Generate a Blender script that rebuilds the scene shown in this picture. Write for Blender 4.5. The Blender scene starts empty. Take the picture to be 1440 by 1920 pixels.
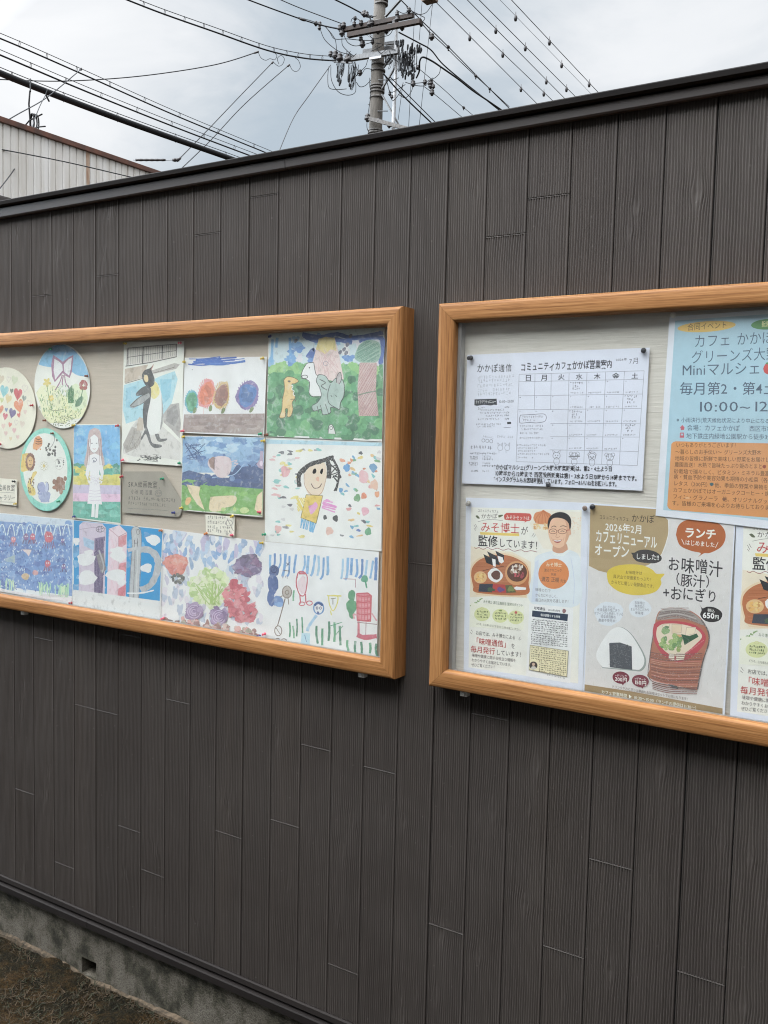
import bpy, bmesh, math, random
import numpy as np
from mathutils import Vector, Matrix
from mathutils.geometry import tessellate_polygon
random.seed(7); rng = np.random.default_rng(7)
SC = bpy.context.scene
COL = SC.collection
R = math.radians

# ------------------------------------------------------------------ camera
FPX = 1758.7                                   # focal length in pixels of the 1440 x 1920 photograph
CAM = np.array([1.9788, -1.9451, 1.7358])
def rot(yaw, pitch, roll):
    cy, sy = math.cos(yaw), math.sin(yaw); cp, sp = math.cos(pitch), math.sin(pitch); cr, sr = math.cos(roll), math.sin(roll)
    return (np.array([[cy, -sy, 0], [sy, cy, 0], [0, 0, 1]]) @ np.array([[1, 0, 0], [0, cp, -sp], [0, sp, cp]])
            @ np.array([[cr, 0, sr], [0, 1, 0], [-sr, 0, cr]]))
MC = rot(.5649, -.0756, -.0228)
cam = bpy.data.cameras.new('camera'); camo = bpy.data.objects.new('camera', cam); COL.objects.link(camo)
cam.sensor_fit = 'VERTICAL'; cam.sensor_height = 24.0; cam.lens = 24.0 * FPX / 1920.0
cam.clip_start = .05; cam.clip_end = 3000
mw = Matrix.Identity(4)
for i in range(3):
    mw[i][0] = MC[i, 0]; mw[i][1] = MC[i, 2]; mw[i][2] = -MC[i, 1]; mw[i][3] = CAM[i]
camo.matrix_world = mw
SC.camera = camo

# ------------------------------------------------------------------ sky, sun, exposure
SUN_EL, SUN_AZ = R(50), R(222)                 # bright part of the overcast: behind the viewer, to the left
SC.view_settings.view_transform = 'Standard'; SC.view_settings.look = 'None'
SC.view_settings.exposure = 0.8; SC.view_settings.gamma = 1.0
SC.cycles.filter_width = 1.1
wd = bpy.data.worlds.new('World'); SC.world = wd; wd.use_nodes = True
nt = wd.node_tree; nt.nodes.clear()
def N(t, kind, **kw):
    n = t.nodes.new(kind)
    for k, v in kw.items():
        if k.startswith('i_'): n.inputs[k[2:]].default_value = v
        else: setattr(n, k, v)
    return n
def ramp(t, stops, interp='LINEAR'):
    n = t.nodes.new('ShaderNodeValToRGB'); cr = n.color_ramp; cr.interpolation = interp
    while len(cr.elements) > 1: cr.elements.remove(cr.elements[-1])
    cr.elements[0].position = stops[0][0]; cr.elements[0].color = (*stops[0][1], 1)
    for p, c in stops[1:]:
        e = cr.elements.new(p); e.color = (*c, 1)
    return n
sky = N(nt, 'ShaderNodeTexSky', sky_type='NISHITA', sun_disc=False)
sky.sun_elevation = SUN_EL; sky.sun_rotation = SUN_AZ; sky.air_density = 1.4; sky.dust_density = 2.0
tc = N(nt, 'ShaderNodeTexCoord')
mp = N(nt, 'ShaderNodeMapping'); mp.inputs['Scale'].default_value = (1.0, 1.0, 2.2)
mp.inputs['Location'].default_value = (.35, .1, .0)
nt.links.new(tc.outputs['Generated'], mp.inputs['Vector'])
n1 = N(nt, 'ShaderNodeTexNoise', i_Scale=3.3, i_Detail=8.0, i_Roughness=.56, i_Distortion=.35)
nt.links.new(mp.outputs['Vector'], n1.inputs['Vector'])
CLD = 10.0
crp = ramp(nt, [(.34, (.290, .337, .382)), (.44, (.335, .374, .411)), (.55, (.440, .462, .485)), (.65, (.515, .526, .540)), (.80, (.565, .570, .578))])
# the right of the view is whiter, the left above the wall bluer: a broad bright bank in the cloud
sx = N(nt, 'ShaderNodeVectorMath', operation='DOT_PRODUCT'); sx.inputs[1].default_value = (.50, .0, .0)
nt.links.new(tc.outputs['Generated'], sx.inputs[0])
nm = N(nt, 'ShaderNodeMath', operation='MULTIPLY_ADD'); nm.inputs[1].default_value = .95; nm.inputs[2].default_value = .215; nt.links.new(n1.outputs['Fac'], nm.inputs[0])
ul = N(nt, 'ShaderNodeVectorMath', operation='DOT_PRODUCT'); ud = MC @ np.array([(150 - 720) / FPX, 1, (960 - 40) / FPX]); ul.inputs[1].default_value = tuple(ud / np.linalg.norm(ud)); nt.links.new(tc.outputs['Generated'], ul.inputs[0])
um = N(nt, 'ShaderNodeMapRange', interpolation_type='SMOOTHSTEP'); um.inputs['From Min'].default_value = .972; um.inputs['From Max'].default_value = 1.0; um.inputs['To Min'].default_value = 0; um.inputs['To Max'].default_value = .30
nt.links.new(ul.outputs['Value'], um.inputs['Value'])                # a white bank of cloud above the shed
na = N(nt, 'ShaderNodeMath', operation='ADD'); nt.links.new(nm.outputs[0], na.inputs[0]); nt.links.new(um.outputs['Result'], na.inputs[1])
ad = N(nt, 'ShaderNodeMath', operation='ADD'); nt.links.new(na.outputs[0], ad.inputs[0]); nt.links.new(sx.outputs['Value'], ad.inputs[1])
gp = N(nt, 'ShaderNodeVectorMath', operation='DOT_PRODUCT'); gd = MC @ np.array([(600 - 720) / FPX, 1, (960 - 215) / FPX]); gp.inputs[1].default_value = tuple(gd / np.linalg.norm(gd))
nt.links.new(tc.outputs['Generated'], gp.inputs[0])
gm = N(nt, 'ShaderNodeMapRange', interpolation_type='SMOOTHSTEP'); gm.inputs['From Min'].default_value = .962; gm.inputs['From Max'].default_value = 1.0; gm.inputs['To Min'].default_value = .07; gm.inputs['To Max'].default_value = -.10
nt.links.new(gp.outputs['Value'], gm.inputs['Value'])
ad2 = N(nt, 'ShaderNodeMath', operation='ADD'); nt.links.new(ad.outputs[0], ad2.inputs[0]); nt.links.new(gm.outputs['Result'], ad2.inputs[1])
nt.links.new(ad2.outputs[0], crp.inputs['Fac'])   # a bluish gap in the cloud behind the pole
# glow of the hidden sun
sd = N(nt, 'ShaderNodeVectorMath', operation='DOT_PRODUCT')
sdir = Vector((math.sin(SUN_AZ) * math.cos(SUN_EL), math.cos(SUN_AZ) * math.cos(SUN_EL), math.sin(SUN_EL)))
sd.inputs[1].default_value = sdir
nt.links.new(tc.outputs['Generated'], sd.inputs[0])
mr = N(nt, 'ShaderNodeMapRange'); mr.inputs['From Min'].default_value = .34; mr.inputs['From Max'].default_value = 1
mr.inputs['To Min'].default_value = 10.0; mr.inputs['To Max'].default_value = 104.0
nt.links.new(sd.outputs['Value'], mr.inputs['Value'])
sc_ = N(nt, 'ShaderNodeVectorMath', operation='SCALE'); nt.links.new(crp.outputs['Color'], sc_.inputs[0]); nt.links.new(mr.outputs['Result'], sc_.inputs['Scale'])
mx = N(nt, 'ShaderNodeMixRGB', i_Fac=.96); nt.links.new(sky.outputs['Color'], mx.inputs['Color1']); nt.links.new(sc_.outputs['Vector'], mx.inputs['Color2'])
bg = N(nt, 'ShaderNodeBackground', i_Strength=.1); nt.links.new(mx.outputs['Color'], bg.inputs['Color'])
wo = N(nt, 'ShaderNodeOutputWorld'); nt.links.new(bg.outputs[0], wo.inputs[0])
sl = bpy.data.lights.new('sun', 'SUN'); sl.energy = 1.5; sl.angle = R(75); sl.color = (1, .97, .93)
so = bpy.data.objects.new('sun', sl); COL.objects.link(so)
so.rotation_euler = (-sdir).to_track_quat('-Z', 'Y').to_euler(); so.location = (0, -6, 9)

# ------------------------------------------------------------------ helpers
def px(x, y, Y=0.0):
    """point of the plane y = Y seen at photo pixel (x, y); vectorised"""
    x = np.asarray(x, float); y = np.asarray(y, float)
    d = np.stack([(x - 720) / FPX, np.ones_like(x), (960 - y) / FPX], -1) @ MC.T
    t = (Y - CAM[1]) / d[..., 1]
    return CAM + t[..., None] * d
def pz(x, y, z):
    d = MC @ np.array([(x - 720) / FPX, 1, (960 - y) / FPX]); t = (z - CAM[2]) / d[2]
    return CAM + t * d
def lin(c):
    c = [v / 255 for v in c]
    return tuple(v / 12.92 if v <= .04045 else ((v + .055) / 1.055) ** 2.4 for v in c)

def obj(name, verts, faces, mats, parent=None, midx=None, smooth=False):
    me = bpy.data.meshes.new(name); me.from_pydata([tuple(v) for v in verts], [], faces)
    for m in (mats if isinstance(mats, (list, tuple)) else [mats]): me.materials.append(m)
    if midx is not None: me.polygons.foreach_set('material_index', midx)
    if smooth: me.polygons.foreach_set('use_smooth', [True] * len(me.polygons))
    me.update()
    o = bpy.data.objects.new(name, me); COL.objects.link(o)
    if parent is not None: o.parent = parent; o.matrix_parent_inverse = parent.matrix_basis.inverted()
    return o
def empty(name, loc, label, cat, group=None):
    o = bpy.data.objects.new(name, None); COL.objects.link(o); o.location = loc; o.empty_display_size = .1
    return tag(o, label, cat, group)
def tag(o, label, cat, group=None):
    o['label'] = label; o['category'] = cat
    if group: o['group'] = group
    return o
class MB:
    """collects boxes, tubes and lathes in one mesh"""
    def __init__(s): s.v = []; s.f = []; s.sm = []
    def add(s, v, f, smooth=False):
        b = len(s.v); s.v += [tuple(map(float, p)) for p in v]; s.f += [tuple(i + b for i in q) for q in f]; s.sm += [smooth] * len(f); return s
    def box(s, a, b, bev=0):
        bm = bmesh.new(); bmesh.ops.create_cube(bm, size=1)
        a = Vector(a); b = Vector(b)
        for v in bm.verts: v.co = Vector([(a[i] + b[i]) / 2 + v.co[i] * abs(b[i] - a[i]) for i in range(3)])
        if bev: bmesh.ops.bevel(bm, geom=bm.edges[:], offset=bev, segments=2, affect='EDGES', profile=.6)
        bm.verts.index_update(); s.add([v.co for v in bm.verts], [[v.index for v in f.verts] for f in bm.faces]); bm.free(); return s
    def bar(s, p, q, w, h=None, up=(0, 0, 1)):
        p = Vector(p); q = Vector(q); h = h or w; d = (q - p).normalized(); u = Vector(up)
        sx = d.cross(u).normalized(); u = sx.cross(d)
        c = [(-1, -1), (1, -1), (1, 1), (-1, 1)]
        v = [e + sx * i * w / 2 + u * j * h / 2 for e in (p, q) for i, j in c]
        return s.add(v, [(3, 2, 1, 0), (4, 5, 6, 7)] + [(i, (i + 1) % 4, 4 + (i + 1) % 4, 4 + i) for i in range(4)])
    def tube(s, pts, r, n=6, cap=True):
        pts = [Vector(p) for p in pts]; rs = r if isinstance(r, (list, tuple)) else [r] * len(pts); v = []; f = []
        ref = Vector((0, 0, 1))
        for i, p in enumerate(pts):
            d = (pts[min(i + 1, len(pts) - 1)] - pts[max(i - 1, 0)]).normalized()
            if abs(d.dot(ref)) > .97: ref = Vector((1, 0, 0)) if abs(d.x) < .9 else Vector((0, 1, 0))
            a = d.cross(ref).normalized(); b = d.cross(a)
            v += [p + (a * math.cos(k * 2 * math.pi / n) + b * math.sin(k * 2 * math.pi / n)) * rs[i] for k in range(n)]
        for i in range(len(pts) - 1):
            f += [(i * n + k, i * n + (k + 1) % n, (i + 1) * n + (k + 1) % n, (i + 1) * n + k) for k in range(n)]
        s.add(v, f, True)
        if cap:
            b = len(s.v) - len(v); m = len(pts) - 1
            s.f += [tuple(b + k for k in reversed(range(n))), tuple(b + m * n + k for k in range(n))]; s.sm += [False, False]
        return s
    def build(s, name, mat, parent=None):
        o = obj(name, s.v, s.f, mat, parent); o.data.polygons.foreach_set('use_smooth', s.sm); return o
def spline(pts, n=8):
    P = [np.array(p, float) for p in pts]; out = []
    for i in range(len(P) - 1):
        p0 = P[max(i - 1, 0)]; p1 = P[i]; p2 = P[i + 1]; p3 = P[min(i + 2, len(P) - 1)]
        for t in np.linspace(0, 1, n, endpoint=False):
            out.append(.5 * (2 * p1 + (p2 - p0) * t + (2 * p0 - 5 * p1 + 4 * p2 - p3) * t * t + (3 * p1 - p0 - 3 * p2 + p3) * t ** 3))
    return out + [P[-1]]

# ------------------------------------------------------------------ materials
def newmat(name):
    m = bpy.data.materials.new(name); m.use_nodes = True; t = m.node_tree; t.nodes.clear()
    o = N(t, 'ShaderNodeOutputMaterial'); b = N(t, 'ShaderNodeBsdfPrincipled'); t.links.new(b.outputs[0], o.inputs[0])
    return m, t, b
def coords(t, scale=(1, 1, 1)):
    c = N(t, 'ShaderNodeNewGeometry'); m = N(t, 'ShaderNodeMapping'); m.inputs['Scale'].default_value = scale
    t.links.new(c.outputs['Position'], m.inputs['Vector']); return m.outputs['Vector']
def simple(name, a, b=None, scale=20, rough=.6, stretch=(1, 1, 1), bump=0, metal=0, detail=4, spec=.5, lo=.35, hi=.65):
    m, t, p = newmat(name); v = coords(t, stretch)
    n = N(t, 'ShaderNodeTexNoise', i_Scale=scale, i_Detail=detail); t.links.new(v, n.inputs['Vector'])
    b = b or tuple(x * .8 for x in a)
    r = ramp(t, [(lo, b), (hi, a)]); t.links.new(n.outputs['Fac'], r.inputs['Fac']); t.links.new(r.outputs['Color'], p.inputs['Base Color'])
    p.inputs['Roughness'].default_value = rough; p.inputs['Metallic'].default_value = metal; p.inputs['Specular IOR Level'].default_value = spec
    if bump:
        bu = N(t, 'ShaderNodeBump', i_Strength=1.0, i_Distance=bump); t.links.new(n.outputs['Fac'], bu.inputs['Height']); t.links.new(bu.outputs[0], p.inputs['Normal'])
    return m
GAIN = 1.2
INK = {}
def ink(c, style='wash'):
    """pigment on paper: wash = watercolour with pooled and thin patches, cray = crayon or pencil, flat = printed"""
    key = (tuple(c), style)
    if key in INK: return INK[key]
    a = tuple(min(.86, v * GAIN) for v in lin(c))
    if style == 'flat':
        g = .3 * a[0] + .6 * a[1] + .1 * a[2]; a = tuple(x * .88 + g * .12 for x in a)
    else:
        g = .3 * a[0] + .6 * a[1] + .1 * a[2]; k = .16 if style == 'wash' else .08
        a = tuple((x * .86 + g * .14) * (1 - k) + .80 * k for x in a)
    m, t, p = newmat('paint_' + style); p.inputs['Roughness'].default_value = .75; p.inputs['Specular IOR Level'].default_value = .25
    if style == 'flat':
        v = coords(t); n = N(t, 'ShaderNodeTexNoise', i_Scale=60, i_Detail=2); t.links.new(v, n.inputs['Vector'])
        r = ramp(t, [(.3, tuple(x * .95 for x in a)), (.7, a)])
    else:
        v = coords(t)
        n = N(t, 'ShaderNodeTexNoise', i_Scale=55 if style == 'wash' else 420, i_Detail=5 if style == 'wash' else 3, i_Roughness=.62, i_Distortion=.6 if style == 'wash' else 0)
        t.links.new(v, n.inputs['Vector'])
        lt = tuple(min(.84, x + (.80 - x) * (.42 if style == 'wash' else .5)) for x in a)
        dk = tuple(x * .74 for x in a)
        r = ramp(t, [(.30, dk), (.46, a), (.54, a), (.72, lt)] if style == 'wash' else [(.36, a), (.56, a), (.66, lt)])
    t.links.new(n.outputs['Fac'], r.inputs['Fac']); t.links.new(r.outputs['Color'], p.inputs['Base Color'])
    INK[key] = m; return m
PAPERM = {}
def paper(c, grain=1.0):
    key = (tuple(c), grain)
    if key in PAPERM: return PAPERM[key]
    a = tuple(min(.88, v * GAIN) for v in lin(c))
    m, t, p = newmat('paper'); p.inputs['Roughness'].default_value = .7; p.inputs['Specular IOR Level'].default_value = .25
    v = coords(t); n = N(t, 'ShaderNodeTexNoise', i_Scale=26, i_Detail=6); t.links.new(v, n.inputs['Vector'])
    r = ramp(t, [(.35, tuple(x * (1 - .06 * grain) for x in a)), (.65, a)]); t.links.new(n.outputs['Fac'], r.inputs['Fac']); t.links.new(r.outputs['Color'], p.inputs['Base Color'])
    n2 = N(t, 'ShaderNodeTexNoise', i_Scale=14, i_Detail=3); t.links.new(v, n2.inputs['Vector'])
    bu = N(t, 'ShaderNodeBump', i_Strength=.6, i_Distance=.004 * grain); t.links.new(n2.outputs['Fac'], bu.inputs['Height']); t.links.new(bu.outputs[0], p.inputs['Normal'])
    PAPERM[key] = m; return m
def siding_mat():
    m, t, p = newmat('siding_brown'); v = coords(t)
    at = N(t, 'ShaderNodeAttribute', attribute_name='tone')
    n = N(t, 'ShaderNodeTexNoise', i_Scale=3.5, i_Detail=5, i_Roughness=.6); t.links.new(v, n.inputs['Vector'])
    r = ramp(t, [(.3, (.056, .0475, .0425)), (.7, (.069, .0605, .0550))]); t.links.new(n.outputs['Fac'], r.inputs['Fac'])
    v2 = coords(t, (260, 260, 9)); n2 = N(t, 'ShaderNodeTexNoise', i_Scale=1, i_Detail=3); t.links.new(v2, n2.inputs['Vector'])
    r2 = ramp(t, [(.3, (.88, .88, .88)), (.7, (1.11, 1.11, 1.11))]); t.links.new(n2.outputs['Fac'], r2.inputs['Fac'])
    mu = N(t, 'ShaderNodeMixRGB', blend_type='MULTIPLY', i_Fac=1); t.links.new(r.outputs['Color'], mu.inputs['Color1']); t.links.new(r2.outputs['Color'], mu.inputs['Color2'])
    mu2 = N(t, 'ShaderNodeMixRGB', blend_type='MULTIPLY', i_Fac=1); t.links.new(mu.outputs['Color'], mu2.inputs['Color1']); t.links.new(at.outputs['Color'], mu2.inputs['Color2'])
    # weathering: faint vertical runs and dusty patches of the panels themselves
    v4 = coords(t, (7, 7, .55)); n4 = N(t, 'ShaderNodeTexNoise', i_Scale=1, i_Detail=5, i_Roughness=.6); t.links.new(v4, n4.inputs['Vector'])
    r4 = ramp(t, [(.32, (.93, .93, .94)), (.55, (1, 1, 1)), (.75, (1.08, 1.065, 1.04))]); t.links.new(n4.outputs['Fac'], r4.inputs['Fac'])
    mu4 = N(t, 'ShaderNodeMixRGB', blend_type='MULTIPLY', i_Fac=1); t.links.new(mu2.outputs['Color'], mu4.inputs['Color1']); t.links.new(r4.outputs['Color'], mu4.inputs['Color2']); mu2 = mu4
    # pale dust specks
    n3 = N(t, 'ShaderNodeTexVoronoi', i_Scale=26); t.links.new(v, n3.inputs['Vector'])
    r3 = ramp(t, [(.045, (1, 1, 1)), (.075, (0, 0, 0))]); t.links.new(n3.outputs['Distance'], r3.inputs['Fac'])
    mx = N(t, 'ShaderNodeMixRGB'); mx.inputs['Color2'].default_value = (.13, .12, .11, 1)
    sc = N(t, 'ShaderNodeMath', operation='MULTIPLY'); sc.inputs[1].default_value = .5; t.links.new(r3.outputs['Color'], sc.inputs[0])
    t.links.new(sc.outputs[0], mx.inputs['Fac']); t.links.new(mu2.outputs['Color'], mx.inputs['Color1']); t.links.new(mx.outputs['Color'], p.inputs['Base Color'])
    p.inputs['Roughness'].default_value = .62; p.inputs['Specular IOR Level'].default_value = .35
    bu = N(t, 'ShaderNodeBump', i_Strength=.5, i_Distance=.0006); t.links.new(n2.outputs['Fac'], bu.inputs['Height']); t.links.new(bu.outputs[0], p.inputs['Normal'])
    return m
def wood_mat(name, stretch):
    m, t, p = newmat(name); v = coords(t, stretch)
    n = N(t, 'ShaderNodeTexNoise', i_Scale=1, i_Detail=5, i_Roughness=.62, i_Distortion=.35); t.links.new(v, n.inputs['Vector'])
    r = ramp(t, [(.28, (.145, .061, .021)), (.42, (.262, .117, .040)), (.55, (.33, .157, .057)), (.72, (.415, .216, .088))])
    t.links.new(n.outputs['Fac'], r.inputs['Fac'])
    s2 = tuple(x * 3.2 for x in stretch); v2 = coords(t, s2)
    n2 = N(t, 'ShaderNodeTexNoise', i_Scale=1, i_Detail=2); t.links.new(v2, n2.inputs['Vector'])
    r2 = ramp(t, [(.36, (.66, .62, .58)), (.47, (1, 1, 1))]); t.links.new(n2.outputs['Fac'], r2.inputs['Fac'])
    mu = N(t, 'ShaderNodeMixRGB', blend_type='MULTIPLY', i_Fac=.8); t.links.new(r.outputs['Color'], mu.inputs['Color1']); t.links.new(r2.outputs['Color'], mu.inputs['Color2'])
    t.links.new(mu.outputs['Color'], p.inputs['Base Color']); p.inputs['Roughness'].default_value = .5; p.inputs['Specular IOR Level'].default_value = .22
    bu = N(t, 'ShaderNodeBump', i_Strength=.35, i_Distance=.0005); t.links.new(n2.outputs['Fac'], bu.inputs['Height']); t.links.new(bu.outputs[0], p.inputs['Normal'])
    return m
M_SID = siding_mat()
M_RAIL = wood_mat('oak_grain_along', (5, 190, 260)); M_STILE = wood_mat('oak_grain_up', (260, 190, 5))
M_CAP = simple('cap_metal', (.054, .047, .0445), (.045, .039, .037), 6, .45, (1, 8, 8))
M_LIP = simple('lip_metal', (.022, .0195, .019), (.016, .0145, .0142), 6, .85, (1, 8, 8), spec=.12)
M_TRIM = simple('trim_metal', (.014, .011, .010), (.010, .008, .0075), 5, .7, (1, 6, 6), spec=.2); M_STRIP = simple('strip_metal', (.021, .017, .0155), (.016, .0135, .0125), 5, .7, (1, 6, 6), spec=.2)
M_DARK = simple('dark_gap', (.008, .008, .008), rough=.9)
M_ALU = simple('aluminium', (.55, .55, .56), (.45, .45, .46), 60, .35, (1, 1, .1), metal=.7)
M_WHITE = simple('white_plastic', (.70, .70, .68), (.6, .6, .58), 30, .4)
def backing_mat(name, a, b, amp):
    m, t, p = newmat(name); v = coords(t, (14, 14, 165))
    n = N(t, 'ShaderNodeTexNoise', i_Scale=1, i_Detail=3, i_Distortion=.6); t.links.new(v, n.inputs['Vector'])
    r = ramp(t, [(.35, b), (.65, a)]); t.links.new(n.outputs['Fac'], r.inputs['Fac']); t.links.new(r.outputs['Color'], p.inputs['Base Color'])
    bu = N(t, 'ShaderNodeBump', i_Strength=.8, i_Distance=amp); t.links.new(n.outputs['Fac'], bu.inputs['Height']); t.links.new(bu.outputs[0], p.inputs['Normal'])
    p.inputs['Roughness'].default_value = .8; return m
M_BACKL = backing_mat('felt_beige', (.60, .52, .44), (.56, .49, .41), .0006)
M_BACKR = backing_mat('ribbed_cloth', (.67, .635, .58), (.62, .585, .53), .0014)
def glass_mat():
    m = bpy.data.materials.new('clear_pane'); m.use_nodes = True; t = m.node_tree; t.nodes.clear()
    o = N(t, 'ShaderNodeOutputMaterial'); tr = N(t, 'ShaderNodeBsdfTransparent'); gl = N(t, 'ShaderNodeBsdfGlossy', i_Roughness=.02)
    tr.inputs['Color'].default_value = (.97, .98, .975, 1)
    lw = N(t, 'ShaderNodeLayerWeight', i_Blend=.5); pw = N(t, 'ShaderNodeMath', operation='POWER'); pw.inputs[1].default_value = 5
    fr = N(t, 'ShaderNodeMath', operation='MULTIPLY_ADD'); fr.inputs[1].default_value = .9; fr.inputs[2].default_value = .035; mx = N(t, 'ShaderNodeMixShader')
    t.links.new(lw.outputs['Facing'], pw.inputs[0]); t.links.new(pw.outputs[0], fr.inputs[0])
    t.links.new(fr.outputs[0], mx.inputs[0]); t.links.new(tr.outputs[0], mx.inputs[1]); t.links.new(gl.outputs[0], mx.inputs[2])
    df = N(t, 'ShaderNodeBsdfDiffuse'); df.inputs['Color'].default_value = (.62, .61, .58, 1); v = coords(t, (1, 1, .6)); n = N(t, 'ShaderNodeTexNoise', i_Scale=5, i_Detail=6, i_Distortion=1.2); t.links.new(v, n.inputs['Vector'])
    r = ramp(t, [(.42, (.004, .004, .004)), (.62, (.022, .022, .022)), (.75, (.05, .05, .05))]); t.links.new(n.outputs['Fac'], r.inputs['Fac'])
    m2 = N(t, 'ShaderNodeMixShader'); t.links.new(r.outputs['Color'], m2.inputs[0]); t.links.new(mx.outputs[0], m2.inputs[1]); t.links.new(df.outputs[0], m2.inputs[2]); t.links.new(m2.outputs[0], o.inputs[0])
    return m
M_GLASS = glass_mat()

# ------------------------------------------------------------------ ground
def ground_mat():
    m, t, p = newmat('soil_and_moss'); v = coords(t)
    n = N(t, 'ShaderNodeTexNoise', i_Scale=9, i_Detail=9, i_Roughness=.7); t.links.new(v, n.inputs['Vector'])
    r = ramp(t, [(.36, (.005, .005, .002)), (.47, (.013, .0098, .0038)), (.57, (.028, .0170, .0060)), (.70, (.052, .032, .014))])
    t.links.new(n.outputs['Fac'], r.inputs['Fac'])
    n2 = N(t, 'ShaderNodeTexNoise', i_Scale=140, i_Detail=4); t.links.new(v, n2.inputs['Vector'])
    r2 = ramp(t, [(.35, (.45, .45, .42)), (.65, (1.35, 1.3, 1.2))]); t.links.new(n2.outputs['Fac'], r2.inputs['Fac'])
    mu = N(t, 'ShaderNodeMixRGB', blend_type='MULTIPLY', i_Fac=1); t.links.new(r.outputs['Color'], mu.inputs['Color1']); t.links.new(r2.outputs['Color'], mu.inputs['Color2'])
    t.links.new(mu.outputs['Color'], p.inputs['Base Color']); p.inputs['Roughness'].default_value = .95; p.inputs['Specular IOR Level'].default_value = .15
    bu = N(t, 'ShaderNodeBump', i_Strength=1, i_Distance=.012); t.links.new(n2.outputs['Fac'], bu.inputs['Height']); t.links.new(bu.outputs[0], p.inputs['Normal'])
    return m
M_SOIL = ground_mat()
def ground():
    xs = np.concatenate([[-1500, -300, -60, -15, -4], np.arange(-2.2, 2.6, .03), [5, 15, 60, 300, 1500]])
    ys = np.concatenate([[-1500, -300, -60, -15, -5, -2.5], np.arange(-1.2, .05, .03), [.5, 3, 15, 60, 300, 1500]])
    X, Y = np.meshgrid(xs, ys); r = np.random.default_rng(3)
    near = (X > -2.2) & (X < 2.6) & (Y > -1.2) & (Y < .05)
    Z = np.where(near, r.normal(0, .0035, X.shape) + .008 * np.sin(X * 9 + Y * 7) * np.sin(Y * 13 - X * 4) + .004 * np.sin(X * 23 + Y * 31), 0)
    Z = Z + np.where(near, -.02 * np.clip(-.1 - Y, 0, .6), -.012) - .004
    ny, nx = X.shape
    f = [(j * nx + i, j * nx + i + 1, (j + 1) * nx + i + 1, (j + 1) * nx + i) for j in range(ny - 1) for i in range(nx - 1)]
    o = obj('ground', np.stack([X, Y, Z], -1).reshape(-1, 3), f, M_SOIL, smooth=True); o['kind'] = 'structure'
ground()
# low moss tufts and dead stalks lying on the soil
def litter():
    v = []; f = []; mi = []; r = random.Random(5)
    for i in range(9000):
        x = r.uniform(-1.3, .35); y = -r.random() ** 1.3 * .55 + .0; z = -.004
        L = r.uniform(.006, .026); a = r.uniform(0, 6.28); t = r.uniform(-.1, .9); w = r.uniform(.0008, .002)
        d = Vector((math.cos(a) * math.cos(t), math.sin(a) * math.cos(t), math.sin(t))); s = Vector((-math.sin(a), math.cos(a), 0)) * w
        p = Vector((x, min(y, -.012), z)); b = len(v); q = p + d * L
        v += [p - s, p + s, q + s * .3, q - s * .3]; f.append((b, b + 1, b + 2, b + 3)); mi.append(r.choice([0, 0, 1, 1, 2]))
    o = obj('moss', v, f, [simple('dry_stalk', (.060, .041, .021), rough=.9), simple('moss_green', (.020, .022, .008), rough=.9), simple('dead_leaf', (.031, .019, .008), rough=.9)], midx=mi)
    o['kind'] = 'stuff'; tag(o, 'brown moss and dry stalks on the soil along the wall foot', 'moss')
litter()

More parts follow.
